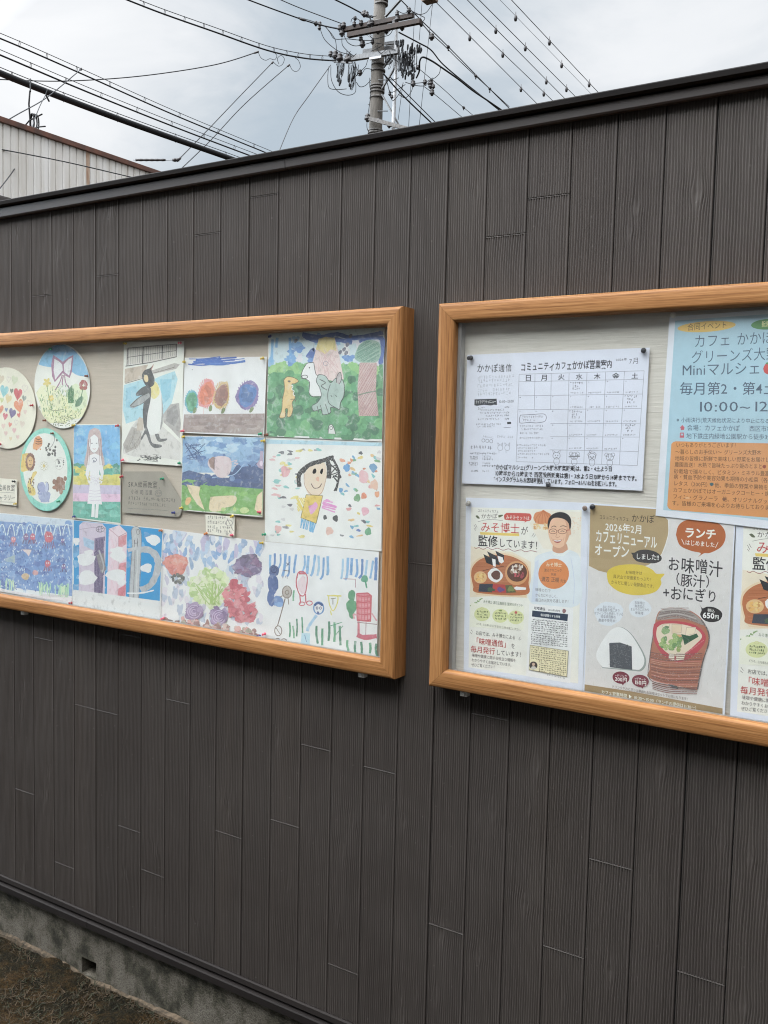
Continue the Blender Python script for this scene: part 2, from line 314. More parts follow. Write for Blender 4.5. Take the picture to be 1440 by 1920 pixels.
# ------------------------------------------------------------------ the plank wall
ZB, ZT = .222, 2.432
JOINTS = {3: [2.372], 1: [2.293], -3: [2.21, .884], -6: [2.17, 1.073], 11: [2.276], 10: [2.202, 1.103], 8: [1.445], -4: [.884], -2: [1.136, .538],
          0: [.969], 5: [.931], 7: [.913], 4: [.702], -7: [.543], 2: [.621], -1: [.426], -5: [.343], 9: [.5605], 13: [.83], 12: [.599], 15: [.639], 6: [.359],
          17: [1.9, .5], 19: [1.2], -9: [1.7], -11: [.9]}
wall = empty('wood_wall', (.5, 0, .0), 'long dark brown wall of ribbed vertical planks with a metal cap', 'wall')
def siding():
    K0, K1 = -14, 27; V = []; Fs = []; tone = []; base = 0; r = np.random.default_rng(11)
    nr = 16
    for k in range(K0, K1):
        x0 = k * .1
        wide = (k % 6 == 3)                       # every sixth seam is the edge of a whole board
        g = .0016 if not wide else .0026
        e = [(g, .007), (g + .0003, .0010), (g + .0014, 0)]
        sp = (.1 - .0062) / nr; mid = []
        ph = r.uniform(0, 6.28)
        for i in range(nr):
            a = .0034 + i * sp; dep = .0026 + .0012 * r.random()
            mid += [(a + sp * .14, dep * .9), (a + sp * .40, dep), (a + sp * .56, .0004), (a + sp * .72, 0), (a + sp * .90, .0002)]
        e2 = [(.1 - .0012 - .0012, 0), (.1 - .0012, .0010), (.1 - .0010, .007)]
        prof = np.array(e + mid + e2); m = len(prof)
        inner = np.clip(np.minimum(prof[:, 0] - .0035, .0970 - prof[:, 0]) / .012, 0, 1)
        zs = list(np.arange(ZB, ZT, .0125)) + [ZT]
        js = JOINTS.get(k, [])
        jd = {}
        for z in js:
            zs = [q for q in zs if abs(q - z) > .0066] + [z + .0016, z + .0006, z + .0003, z + .0001, z - .0004, z - .0024, z - .0027, z - .0034, z - .0050]
            jd.update({z + .0001: .0036, z - .0004: .0036, z - .0024: -1, z - .0027: -1})
        zs = np.array(sorted(zs)); depj = np.array([jd.get(z, 0) for z in zs])
        n = len(zs)
        PX = np.tile(prof[:, 0], (n, 1)); D = np.tile(prof[:, 1], (n, 1)); Zg = np.tile(zs[:, None], (1, m))
        # slow wander of the grain
        w = np.zeros((n, 1))
        for q in range(4):
            w = w + (r.uniform(.0005, .0014) / (1 + .4 * q)) * np.sin(zs[:, None] * r.uniform(3, 9) * (1 + q) + r.uniform(0, 6.28))
        wob = .00055 * np.sin(Zg * 42 + PX * 160 + ph) * np.sin(Zg * 17 + ph * 2)
        sh = (w + wob) * inner[None, :]
        # knots
        for q in range(r.integers(3, 6)):
            kx = r.uniform(.022, .078); kz = r.uniform(ZB, ZT); s = r.uniform(.007, .013); sz = s * r.uniform(1.8, 3.0)
            dx = PX - kx; dz = Zg - kz; e_ = np.exp(-(dx / (2.2 * s)) ** 2 - (dz / (1.5 * sz)) ** 2)
            sh = sh + np.sign(dx + 1e-6) * s * .55 * np.exp(-np.abs(dx) / (1.8 * s)) * np.exp(-(dz / sz) ** 2) * inner[None, :] * np.tanh(np.abs(dx) / (.5 * s))
            rr = np.sqrt((dx / s) ** 2 + (dz / sz) ** 2)
            D = D + inner[None, :] * np.exp(-rr ** 2 * .8) * (.0014 * np.sin(rr * 7))
        D = np.where(D < .005, np.where(depj[:, None] < 0, np.where(D < .0045, .0001, D), np.maximum(D, depj[:, None])), D)
        X = x0 + PX + sh
        P = np.stack([X, D, Zg], -1).reshape(-1, 3); V.append(P)
        ii = (np.arange(n - 1)[:, None] * m + np.arange(m - 1)[None, :]).ravel() + base
        Fs.append(np.stack([ii, ii + 1, ii + m + 1, ii + m], -1)); base += len(P)
        tn = np.zeros(n) + r.uniform(.965, 1.035)
        for z in js: tn[zs < z] *= r.uniform(.965, 1.035)
        tone.append(np.repeat(tn, m))
    V = np.concatenate(V); Fs = np.concatenate(Fs); tone = np.concatenate(tone)
    me = bpy.data.meshes.new('siding'); me.vertices.add(len(V)); me.vertices.foreach_set('co', V.ravel())
    me.loops.add(Fs.size); me.loops.foreach_set('vertex_index', Fs.ravel().astype(np.int32))
    me.polygons.add(len(Fs)); me.polygons.foreach_set('loop_start', np.arange(len(Fs), dtype=np.int32) * 4)
    try: me.polygons.foreach_set('loop_total', np.full(len(Fs), 4, dtype=np.int32))
    except Exception: pass
    me.update(calc_edges=True); me.validate()
    me.polygons.foreach_set('use_smooth', np.ones(len(Fs), dtype=bool))
    a = me.attributes.new('tone', 'FLOAT_COLOR', 'POINT'); a.data.foreach_set('color', np.stack([tone, tone, tone, np.ones_like(tone)], -1).ravel())
    me.materials.append(M_SID)
    o = bpy.data.objects.new('siding', me); COL.objects.link(o); o.parent = wall; o.matrix_parent_inverse = wall.matrix_basis.inverted()
siding()
XL, XR = -1.4, 2.7
MB().box((XL, .0072, .176), (XR, .14, ZT + .018)).build('core', M_DARK, wall)
def strip(mb, x0, x1, prof):
    v = [(x, y, z) for x in (x0, x1) for y, z in prof]; n = len(prof)
    mb.add(v, [tuple(range(n)), tuple(range(2 * n - 1, n - 1, -1))] + [(i, n + i, n + (i + 1) % n, (i + 1) % n) for i in range(n)])
cap = MB()
for a, b in ((XL, .4352), (.4372, XR)):
    strip(cap, a, b, [(-.020, 2.4260), (-.017, 2.4225), (-.006, 2.4225), (-.006, 2.4290), (.145, 2.4290), (.145, 2.4610), (-.016, 2.4500), (-.0215, 2.4465)])
cap.v = [(x, y, z - (.004 * (x - .4) if z > 2.44 else 0)) for x, y, z in cap.v]; cap.build('cap_fascia', M_CAP, wall)
lip = MB(); strip(lip, XL, XR, [(-.024, 2.4510), (-.034, 2.4540), (-.036, 2.4640), (-.030, 2.4680), (.150, 2.4720), (.150, 2.4650), (-.014, 2.4560)])
lip.v = [(x, y, z - .004 * (x - .4)) for x, y, z in lip.v]; lip.build('cap_lip', M_LIP, wall)
tr = MB()
strip(tr, XL, XR, [(-.0015, .2210), (-.0055, .2185), (-.0060, .2040), (.0065, .2035), (.0065, .2210)])
tr.build('starter_strip', M_STRIP, wall)
tr = MB()
for a, b in ((XL, -.3285), (-.3270, XR)):
    strip(tr, a, b, [(.006, .1965), (-.010, .1950), (-.0135, .1920), (-.0135, .1735), (-.011, .1720), (.006, .1740)])
tr.build('base_flashing', M_TRIM, wall)
def concrete_mat():
    m, t, p = newmat('stained_concrete'); v = coords(t, (1, 1, .8))
    n = N(t, 'ShaderNodeTexNoise', i_Scale=13, i_Detail=8, i_Roughness=.68); t.links.new(v, n.inputs['Vector'])
    r = ramp(t, [(.38, (.018, .017, .009)), (.46, (.056, .051, .035)), (.54, (.108, .097, .076)), (.72, (.16, .145, .12))]); t.links.new(n.outputs['Fac'], r.inputs['Fac'])
    n2 = N(t, 'ShaderNodeTexNoise', i_Scale=190, i_Detail=3); t.links.new(coords(t), n2.inputs['Vector'])
    r2 = ramp(t, [(.36, (.45, .43, .40)), (.48, (1, 1, 1)), (.7, (1.12, 1.12, 1.12))]); t.links.new(n2.outputs['Fac'], r2.inputs['Fac'])
    mu = N(t, 'ShaderNodeMixRGB', blend_type='MULTIPLY', i_Fac=.85); t.links.new(r.outputs['Color'], mu.inputs['Color1']); t.links.new(r2.outputs['Color'], mu.inputs['Color2'])
    t.links.new(mu.outputs['Color'], p.inputs['Base Color']); p.inputs['Roughness'].default_value = .92
    bu = N(t, 'ShaderNodeBump', i_Strength=.9, i_Distance=.003); t.links.new(n2.outputs['Fac'], bu.inputs['Height']); t.links.new(bu.outputs[0], p.inputs['Normal'])
    return m
M_CONC = concrete_mat()
VX0, VX1, VZ0, VZ1 = -.377, -.309, -.002, .052
ft = MB()
ft.box((XL, .010, -.2), (VX0, .139, .1755)); ft.box((VX1, .010, -.2), (XR, .139, .1755))
ft.box((VX0, .010, VZ1), (VX1, .139, .1755)); ft.box((VX0, .010, -.2), (VX1, .139, VZ0)); ft.box((VX0, .10, VZ0), (VX1, .139, VZ1))
ft.build('footing', M_CONC, wall)
# thin crumbling mortar lip where footing and soil meet
lp = []; lf = []; rr = random.Random(2); xs = np.arange(XL, XR, .02)
for x in xs:
    zz = .002 + .006 * math.sin(x * 7) + rr.uniform(-.002, .003); yy = -.010 - .006 * math.sin(x * 11) + rr.uniform(-.003, .003)
    if VX0 - .01 < x < VX1 + .01: zz -= .006
    lp += [(x, .012, zz + .004), (x, yy * .6 + .004, zz), (x, yy * .6, zz - .03)]
for i in range(len(xs) - 1):
    for j in range(2): lf.append((i * 3 + j, i * 3 + j + 1, i * 3 + j + 4, i * 3 + j + 3))
obj('mortar_lip', lp, lf, simple('mortar', (.125, .092, .06), (.040, .031, .020), 60, .95, bump=.003), wall)

# ------------------------------------------------------------------ the two glazed notice boards
PROF = [(0, .001), (0, -.0475), (.0010, -.0508), (.0030, -.0535), (.0060, -.0549), (.0090, -.0555), (.0350, -.0555), (.0385, -.0545), (.0412, -.0520), (.0432, -.0480), (.0440, -.0430), (.0440, -.0300), (.0400, -.0300), (.0400, .001)]
def rail(name, mat, parent, A, B, inw):
    """mitred frame member: outer edge runs A to B (x, z), width grows along inw"""
    A = np.array(A, float); B = np.array(B, float); d = (B - A) / np.linalg.norm(B - A); inw = np.array(inw, float)
    v = []
    for e, sgn in ((A, 1), (B, -1)):
        for u, y in PROF:
            q = e + inw * u + d * sgn * (u + .0002); v.append((q[0], y, q[1]))
    n = len(PROF); f = [(i, (i + 1) % n, n + (i + 1) % n, n + i) for i in range(n)] + [tuple(range(n - 1, -1, -1)), tuple(range(n, 2 * n))]
    o = obj(name, v, f, mat, parent)
    bm = bmesh.new(); bm.from_mesh(o.data); bmesh.ops.recalc_face_normals(bm, faces=bm.faces); bm.to_mesh(o.data); bm.free()
    for p in o.data.polygons: p.use_smooth = len(p.vertices) == 4
    try: o.data.set_sharp_from_angle(angle=R(28))
    except Exception: pass
    return o
def board(x0, x1, z0, z1, back, label, clips, rails):
    t = empty('notice_board', ((x0 + x1) / 2, 0, z0), label, 'notice board', 'framed notice boards on the plank wall')
    rail('frame_rail', M_RAIL, t, (x0, z1), (x1, z1), (0, -1)); rail('frame_rail', M_RAIL, t, (x0, z0), (x1, z0), (0, 1))
    rail('frame_stile', M_STILE, t, (x0, z0), (x0, z1), (1, 0)); rail('frame_stile', M_STILE, t, (x1, z0), (x1, z1), (-1, 0))
    MB().box((x0 + .041, -.0180, z0 + .041), (x1 - .041, -.002, z1 - .041)).build('backing_panel', back, t)
    MB().box((x0 + .0405, -.0400, z0 + .0405), (x1 - .0405, -.0375, z1 - .0405)).build('glass_pane', M_GLASS, t)
    ch = MB()
    for a in rails:
        ch.box((a, -.0372, z0 + .042), (a + .009, -.0185, z1 - .042), .001)
    ch.box((x0 + .05, -.0372, z0 + .0395), (x1 - .05, -.0300, z0 + .0455), .0008)
    ch.build('glass_channel', M_ALU, t)
    for c in clips:
        m = MB(); m.box((c - .009, -.040, z0 - .0135), (c + .009, -.024, z0 + .002), .0015); m.box((c - .004, -.0425, z0 - .011), (c + .004, -.040, z0 - .004), .0005)
        m.build('latch', M_WHITE, t)
    return t
BLX0, BLX1, BRX0, BRX1, BZ0, BZ1 = -1.02, .8180, .9135, 2.115, 1.1635, 2.0510
board(BLX0, BLX1, BZ0, BZ1, M_BACKL, 'wood framed notice board full of children\'s paintings on beige felt', (.715, -.6), ())
board(BRX0, BRX1, BZ0, BZ1, M_BACKR, 'wood framed notice board holding a calendar and printed cafe posters', (1.0, 2.0), (BRX0 + .0445,))

# ------------------------------------------------------------------ sheets of paper and what is drawn on them
PY = -.0220
def glyphs():
    cache = {}
    def get(ch, off):
        k = (ch, off)
        if k not in cache:
            c = bpy.data.curves.new('t', 'FONT'); c.body = ch; c.resolution_u = 2; c.offset = off
            o = bpy.data.objects.new('t', c); COL.objects.link(o); bpy.context.view_layer.update()
            me = bpy.data.meshes.new_from_object(o.evaluated_get(bpy.context.evaluated_depsgraph_get()))
            co = np.zeros(len(me.vertices) * 3); me.vertices.foreach_get('co', co)
            cache[k] = (co.reshape(-1, 3)[:, :2].copy(), [tuple(p.vertices) for p in me.polygons])
            bpy.data.objects.remove(o); bpy.data.curves.remove(c); bpy.data.meshes.remove(me)
        return cache[k]
    return get
GLYPH = glyphs()
def adv(ch):
    if ch != ' ' and ord(ch) < 0x2000:
        co = GLYPH(ch, 0)[0]; return float(co[:, 0].max()) + .075
    return adv0(ch)
def adv0(ch):
    o = ord(ch)
    if ch == ' ': return .4
    if o < 0x2000: return .58 if ch not in "il.,:'!1|()" else (.34 if ch != '1' else .55)
    return 1.0
def hull(P):
    P = sorted(set(P)); 
    def half(Q):
        h = []
        for p in Q:
            while len(h) > 1 and (h[-1][0] - h[-2][0]) * (p[1] - h[-2][1]) - (h[-1][1] - h[-2][1]) * (p[0] - h[-2][0]) <= 0: h.pop()
            h.append(p)
        return h
    return half(P)[:-1] + half(P[::-1])[:-1]
class Sheet:
    """one sheet of paper; everything is authored in the pixels of an enlarged view of the photograph and laid on the sheet's plane"""
    def __init__(s, name, label, cat, outline, view, color=(222, 220, 214), up=0, grain=1.0, group=None, wave=.0014, seed=1):
        s.v = view; s.Y = PY - up * .0008; s.rng = random.Random(seed); s.occ = {}; s.parts = {}; s.sec = None; s.box = {}
        r = random.Random(seed * 7 + 1); s.w = [(r.uniform(-9, 9), r.uniform(-9, 9), r.uniform(0, 6.3), wave * r.uniform(.4, 1) / (1 + q * .6)) for q in range(4)]
        s.name = name; s.meta = (label, cat, group)
        s.out = [s.map(p) for p in outline]; s.hull = hull(s.out); s.color = color; s.grain = grain
    def map(s, p): return (s.v[0] + p[0] / s.v[2], s.v[1] + p[1] / s.v[2])
    def layer(s, P):
        """pigment laid over earlier pigment sits one thin coat higher"""
        P = np.asarray(P); a = np.floor(P.min(0) / 3).astype(int); b = np.floor(P.max(0) / 3).astype(int)
        cells = [(i, j) for i in range(a[0], b[0] + 1) for j in range(a[1], b[1] + 1)]
        k = 1 + max(s.occ.get(c, 0) for c in cells)
        for c in cells: s.occ[c] = k
        return .0001 + k * 14e-6
    def inside(s, P):
        """clip a outline to the hull of the sheet"""
        O = s.hull; n = len(O); A = sum(O[i][0] * O[(i + 1) % n][1] - O[(i + 1) % n][0] * O[i][1] for i in range(n)); sg = 1 if A > 0 else -1
        for i in range(n):
            a = O[i]; b = O[(i + 1) % n]; ex, ey = b[0] - a[0], b[1] - a[1]; L = math.hypot(ex, ey) or 1
            d = [sg * (ex * (p[1] - a[1]) - ey * (p[0] - a[0])) / L - .4 for p in P]; out = []
            if min(d) >= 0: continue
            for j in range(len(P)):
                p, q, dp, dq = P[j], P[(j + 1) % len(P)], d[j], d[(j + 1) % len(P)]
                if dp >= 0: out.append(p)
                if (dp >= 0) != (dq >= 0): t = dp / (dp - dq); out.append((p[0] + (q[0] - p[0]) * t, p[1] + (q[1] - p[1]) * t))
            P = out
            if len(P) < 3: return []
        return P
    def bulge(s, X, Z):
        b = 0
        for kx, kz, ph, a in s.w: b = b + a * np.sin(kx * X + kz * Z + ph)
        return b * (.3 if s.grain < 1 else .5)
    def put(s, part, P, faces, color, style, lift):
        if s.sec and part in ('print', 'drawing'): part = s.sec
        k = s.parts.setdefault(part, {'v': [], 'f': [], 'm': [], 'mats': []})
        mat = color if not isinstance(color, tuple) else (paper(color, s.grain) if style == 'paper' else ink(color, style))
        if mat not in k['mats']: k['mats'].append(mat)
        mi = k['mats'].index(mat); b = sum(len(q[0]) for q in k['v']); k['v'].append((np.asarray(P, float), lift))
        k['f'] += [tuple(i + b for i in f) for f in faces]; k['m'] += [mi] * len(faces)
    def poly(s, pts, color, style='wash', part='drawing', sm=False, lift=None, maxe=5.0, raw=False):
        if sm: pts = [tuple(p) for p in spline(list(pts) + [pts[0]], 6)[:-1]]
        if not raw: pts = [s.map(p) for p in pts]
        if not raw: pts = s.inside(pts)
        pts = [p for i, p in enumerate(pts) if abs(p[0] - pts[i - 1][0]) + abs(p[1] - pts[i - 1][1]) > 1e-4]
        if len(pts) < 3: return
        tris = tessellate_polygon([[Vector((p[0], p[1], 0)) for p in pts]])
        V = [tuple(p) for p in pts]; T = [tuple(t) for t in tris]; 
        mid = {}
        def M(a, b):
            k = (min(a, b), max(a, b))
            if k not in mid: mid[k] = len(V); V.append(((V[a][0] + V[b][0]) / 2, (V[a][1] + V[b][1]) / 2))
            return mid[k]
        for it in range(9):
            out = []; ch = False
            for a, b, c in T:
                L = [(math.hypot(V[p][0] - V[q][0], V[p][1] - V[q][1])) for p, q in ((a, b), (b, c), (c, a))]
                big = [l > maxe for l in L]
                if not any(big): out.append((a, b, c)); continue
                ch = True
                if all(big):
                    x, y, z = M(a, b), M(b, c), M(c, a); out += [(a, x, z), (x, b, y), (z, y, c), (x, y, z)]
                elif sum(big) == 2:
                    i = big.index(False); a, b, c = [(a, b, c), (b, c, a), (c, a, b)][i]
                    y, z = M(b, c), M(c, a); out += [(a, b, y), (a, y, z), (z, y, c)]
                else:
                    i = big.index(True); a, b, c = [(a, b, c), (b, c, a), (c, a, b)][i]
                    x = M(a, b); out += [(a, x, c), (x, b, c)]
            T = out
            if not ch: break
        if lift is None: lift = s.layer(pts)
        s.put(part, V, T, color, style, lift)
    def strip(s, L, Rr, color, style, part):
        n = len(L); V = list(L) + list(Rr); O = np.array(s.out); lo, hi = O.min(0) - 2, O.max(0) + 2
        ok = [bool((p[0] > lo[0]) & (p[0] < hi[0]) & (p[1] > lo[1]) & (p[1] < hi[1])) for p in V]
        F = [(i, i + 1, n + i + 1, n + i) for i in range(n - 1) if ok[i] and ok[i + 1] and ok[n + i] and ok[n + i + 1]]
        if F: s.put(part, V, F, color, style, s.layer(V))
    def line(s, pts, w, color, style='cray', part='drawing', sm=True, taper=False, raw=False):
        if not raw: pts = [s.map(p) for p in pts]
        if sm and len(pts) > 2: pts = [tuple(p) for p in spline(pts, 6)]
        else:
            q = []
            for a, b in zip(pts[:-1], pts[1:]):
                n = max(1, int(math.hypot(b[0] - a[0], b[1] - a[1]) / 7))
                q += [(a[0] + (b[0] - a[0]) * i / n, a[1] + (b[1] - a[1]) * i / n) for i in range(n)]
            pts = q + [pts[-1]]
        P = np.array(pts); w = w / s.v[2]; D = np.gradient(P, axis=0); D /= np.maximum(1e-6, np.hypot(D[:, 0], D[:, 1]))[:, None]
        Nn = np.stack([-D[:, 1], D[:, 0]], 1); ww = np.full(len(P), w / 2)
        if taper: ww = ww * np.sin(np.linspace(.35, math.pi - .2, len(P)))
        ww = ww * np.array([s.rng.uniform(.85, 1.15) for _ in P])
        s.strip(P + Nn * ww[:, None], P - Nn * ww[:, None], color, style, part)
    def blob(s, cx, cy, rx, ry, color, style='wash', ang=0, rough=.08, n=18, part='drawing'):
        a0 = math.radians(ang); pts = []; ph = s.rng.uniform(0, 6.28)
        for i in range(n):
            t = i * 2 * math.pi / n; k = 1 + rough * (s.rng.uniform(-1, 1) + .7 * math.sin(3 * t + ph))
            x = rx * k * math.cos(t); y = ry * k * math.sin(t)
            pts.append((cx + x * math.cos(a0) - y * math.sin(a0), cy + x * math.sin(a0) + y * math.cos(a0)))
        s.poly(pts, color, style, part, sm=n <= 12)
    def ring(s, cx, cy, rx, ry, w, color, style='cray', ang=0, part='drawing', a=0, b=360):
        a0 = math.radians(ang); pts = []
        for i in range(25):
            t = math.radians(a + (b - a) * i / 24); x = rx * math.cos(t); y = ry * math.sin(t)
            pts.append((cx + x * math.cos(a0) - y * math.sin(a0), cy + x * math.sin(a0) + y * math.cos(a0)))
        s.line(pts, w, color, style, part, sm=False)
    def hatch(s, pts, w, color, n, ang, style='cray', jit=.3):
        """scribbled strokes filling a polygon"""
        a = math.radians(ang); d = np.array([math.cos(a), math.sin(a)]); q = np.array([-d[1], d[0]]); P = np.array(pts, float)
        t = P @ q; lo, hi = t.min(), t.max()
        for i in range(n):
            k = lo + (hi - lo) * (i + .5 + s.rng.uniform(-jit, jit)) / n; xs = []
            for A, B in zip(P, np.roll(P, -1, 0)):
                ta, tb = A @ q - k, B @ q - k
                if ta * tb < 0: xs.append(float((A + (B - A) * ta / (ta - tb)) @ d))
            xs.sort()
            for u, v in zip(xs[::2], xs[1::2]):
                e = (v - u) * .06
                s.line([tuple(d * (u + s.rng.uniform(0, e)) + q * k), tuple(d * (v - s.rng.uniform(0, e)) + q * (k + s.rng.uniform(-1, 1) * w))], w, color, style, sm=False)
    def text(s, string, x0, y0, x1, y1, h, color=(60, 60, 64), bold=.0, jit=0, part='lettering', style='flat', shear=0, tail=0):
        """baseline from (x0, y0) to (x1, y1), glyph box h high"""
        A = np.array(s.map((x0, y0))); B = np.array(s.map((x1, y1))); d = B - A; L = np.hypot(*d); d /= L
        tot = sum(adv(c) for c in string); sx = L / tot; sy = h / s.v[2]; up = np.array([.016, -1.0]); cur = 0; lf = s.layer(np.array([A, B, A + up * sy, B + up * sy]))
        for c in string:
            if c not in ' \u3000':
                co, fs = GLYPH(c, bold)
                if len(co):
                    u = co[:, 0].copy(); v = co[:, 1].copy()
                    if jit:
                        a = s.rng.uniform(-.09, .09) * jit; k = 1 + s.rng.uniform(-.13, .09) * jit
                        u, v = (u - .5) * k * math.cos(a) - (v - .4) * math.sin(a) * k + .5, (u - .5) * math.sin(a) * k + (v - .4) * k * math.cos(a) + .4 + s.rng.uniform(-.05, .05) * jit
                    P = A + d * ((cur + u + shear * v) * sx)[:, None] + up * (v * sy)[:, None]
                    s.put(part, P, fs, color, style, lf)
            cur += adv(c)
    def scrawl(s, x0, y0, x1, y1, h, color, w, n, style='flat', part='lettering'):
        """a line of small writing too small to read: a row of little character-like marks"""
        for i in range(n):
            t = (i + .5) / n; x = x0 + (x1 - x0) * t; y = y0 + (y1 - y0) * t; cw = (x1 - x0) / n * .72
            if s.rng.random() < .06: continue
            for q in range(s.rng.choice([2, 3, 3, 4])):
                if s.rng.random() < .52:
                    yy = y - s.rng.choice([.12, .38, .62, .88]) * h; a, e = (x - cw * s.rng.uniform(.35, .5), yy), (cw * s.rng.uniform(.7, 1.0), s.rng.uniform(-.06, .03) * h)
                else:
                    a, e = (x + s.rng.choice([-.32, 0, .3]) * cw, y - s.rng.uniform(.8, 1.0) * h), (s.rng.uniform(-.12, .12) * cw, h * s.rng.uniform(.5, .95))
                s.line([a, (a[0] + e[0], a[1] + e[1])], w * .62, color, style, part, sm=False)
    def world(s, P, lift):
        W = px(P[:, 0], P[:, 1], s.Y); W[:, 1] = s.Y - lift - s.bulge(W[:, 0], W[:, 2]); return W
    def blocks(s):
        """the parts to build; writing in blocks well apart on the sheet is one part per block"""
        for p, k in s.parts.items():
            if p == 'sheet': continue
            n = len(k['v']); B = []; par = list(range(n))
            for q in k['v']:
                lo, hi = q[0].min(0), q[0].max(0); e = 8 if p == 'lettering' else max(8, .26 * float((hi - lo).max())); B.append((lo - e, hi + e))
            def find(i):
                while par[i] != i: par[i] = par[par[i]]; i = par[i]
                return i
            for i in range(n):
                for j in range(i):
                    if (B[i][0] < B[j][1]).all() and (B[j][0] < B[i][1]).all(): par[find(i)] = find(j)
            off = np.cumsum([0] + [len(q[0]) for q in k['v']]); of = np.searchsorted(off, [f[0] for f in k['f']], side='right') - 1
            for root in sorted({find(i) for i in range(n)}):
                ids = [i for i in range(n) if find(i) == root]; new = {}; c = 0
                for i in ids: new[i] = c - off[i]; c += len(k['v'][i][0])
                fs = [j for j in range(len(k['f'])) if of[j] in new]
                yield p, {'v': [k['v'][i] for i in ids], 'f': [tuple(int(v + new[of[j]]) for v in k['f'][j]) for j in fs], 'm': [k['m'][j] for j in fs], 'mats': k['mats']}
    def done(s):
        # the paper itself, a thin sheet with two sides
        o2 = s.out
        s.poly(o2, s.color, 'paper', 'sheet', lift=0, raw=True, maxe=5)
        k = s.parts['sheet']; V = s.world(*k['v'][0]); n = len(V)
        Bk = V.copy(); Bk[:, 1] += .0003
        ed = {}
        for f in k['f']:
            for a, b in zip(f, f[1:] + f[:1]): ed[(a, b)] = ed.get((a, b), 0) + 1
        rim = [e for e in ed if (e[1], e[0]) not in ed]
        faces = list(k['f']) + [tuple(n + i for i in reversed(f)) for f in k['f']] + [(b, a, n + a, n + b) for a, b in rim]
        cen = V.mean(0)
        root = obj(s.name, np.concatenate([V, Bk]) - cen, faces, k['mats'], smooth=True); root.location = cen
        me = root.data
        bm = bmesh.new(); bm.from_mesh(me); bmesh.ops.recalc_face_normals(bm, faces=bm.faces); bm.to_mesh(me); bm.free()
        try: me.set_sharp_from_angle(angle=R(40))
        except Exception: pass
        tag(root, *s.meta)
        for p, k in s.blocks():
            V = np.concatenate([s.world(P, l) for P, l in k['v']])
            o = obj(p.split('#')[0], V - cen, k['f'], k['mats'], None, midx=k['m'], smooth=True); o.parent = root
            # face the street
            me = o.data; fl = [i for i, f in enumerate(me.polygons) if f.normal.y > 0]
            if fl:
                bm = bmesh.new(); bm.from_mesh(me); bm.faces.ensure_lookup_table(); bmesh.ops.reverse_faces(bm, faces=[bm.faces[i] for i in fl]); bm.to_mesh(me); bm.free()
        s.root = root; return root
def ell(cx, cy, rx, ry, ang=0, n=40):
    a = math.radians(ang)
    return [(cx + rx * math.cos(t) * math.cos(a) - ry * math.sin(t) * math.sin(a), cy + rx * math.cos(t) * math.sin(a) + ry * math.sin(t) * math.cos(a)) for t in [i * 2 * math.pi / n for i in range(n)]]
Z1 = (0, 600, 3.6); Z2 = (320, 580, 3.2); Z3 = (0, 940, 3.6); Z4 = (290, 960, 3.0); Z5 = (860, 620, 3.789); Z6 = (1200, 540, 4.175); Z7 = (860, 920, 4.8); Z8 = (1080, 930, 4.0)
KIDS = 'pictures pinned in the left notice board'

PENCIL = (120, 116, 116)
# --- disc of hearts
S = Sheet('paper_disc', 'cream paper disc painted with small coloured hearts, at the far left of the pictures', 'drawing', ell(48, 594, 195, 275, -3), Z1, (226, 219, 204), 1, group=KIDS, seed=2)
def heart(cx, cy, r, col, ang=0, out=False):
    a = math.radians(ang); P = []
    for i in range(20):
        t = i * 2 * math.pi / 20; x = 16 * math.sin(t) ** 3 / 16; y = -(13 * math.cos(t) - 5 * math.cos(2 * t) - 2 * math.cos(3 * t) - math.cos(4 * t)) / 14
        P.append((cx + r * .85 * (x * math.cos(a) - y * math.sin(a)), cy + r * 1.25 * (x * math.sin(a) + y * math.cos(a))))
    if out: S.line(P + [P[0]], 4, col, 'cray', sm=False)
    else: S.poly(P, col)
for cx, cy, r, col, a in [(30, 478, 34, (120, 190, 196), 12), (122, 498, 34, (206, 62, 72), 8), (128, 578, 38, (228, 128, 74), -14), (84, 628, 28, (112, 96, 148), 18), (36, 650, 20, (204, 78, 96), 10), (6, 600, 24, (226, 132, 86), 0),
                          (44, 605, 12, (108, 130, 172), 0), (128, 642, 14, (210, 96, 84), -10), (164, 528, 17, (150, 162, 150), 14), (14, 540, 15, (190, 196, 120), 6), (80, 478, 14, (112, 124, 104), 0), (8, 398, 26, (206, 190, 160), 10),
                          (100, 405, 26, (200, 206, 170), 14), (58, 530, 26, (214, 192, 130), 20), (68, 706, 14, (222, 120, 100), 14), (96, 745, 16, (222, 170, 170), 4), (40, 765, 14, (214, 180, 170), 0), (150, 702, 20, (214, 198, 180), 8), (170, 620, 14, (216, 190, 176), 0), (24, 716, 16, (220, 190, 178), 0), (120, 790, 13, (222, 186, 176), 0), (72, 800, 12, (216, 196, 150), 0)]:
    heart(cx, cy, r, col, a)
for cx, cy, r in [(170, 460, 20), (196, 560, 16), (60, 400, 15), (110, 690, 15), (-20, 700, 18), (-30, 520, 20)]: heart(cx, cy, r, (206, 196, 186), 8, True)
S.done()
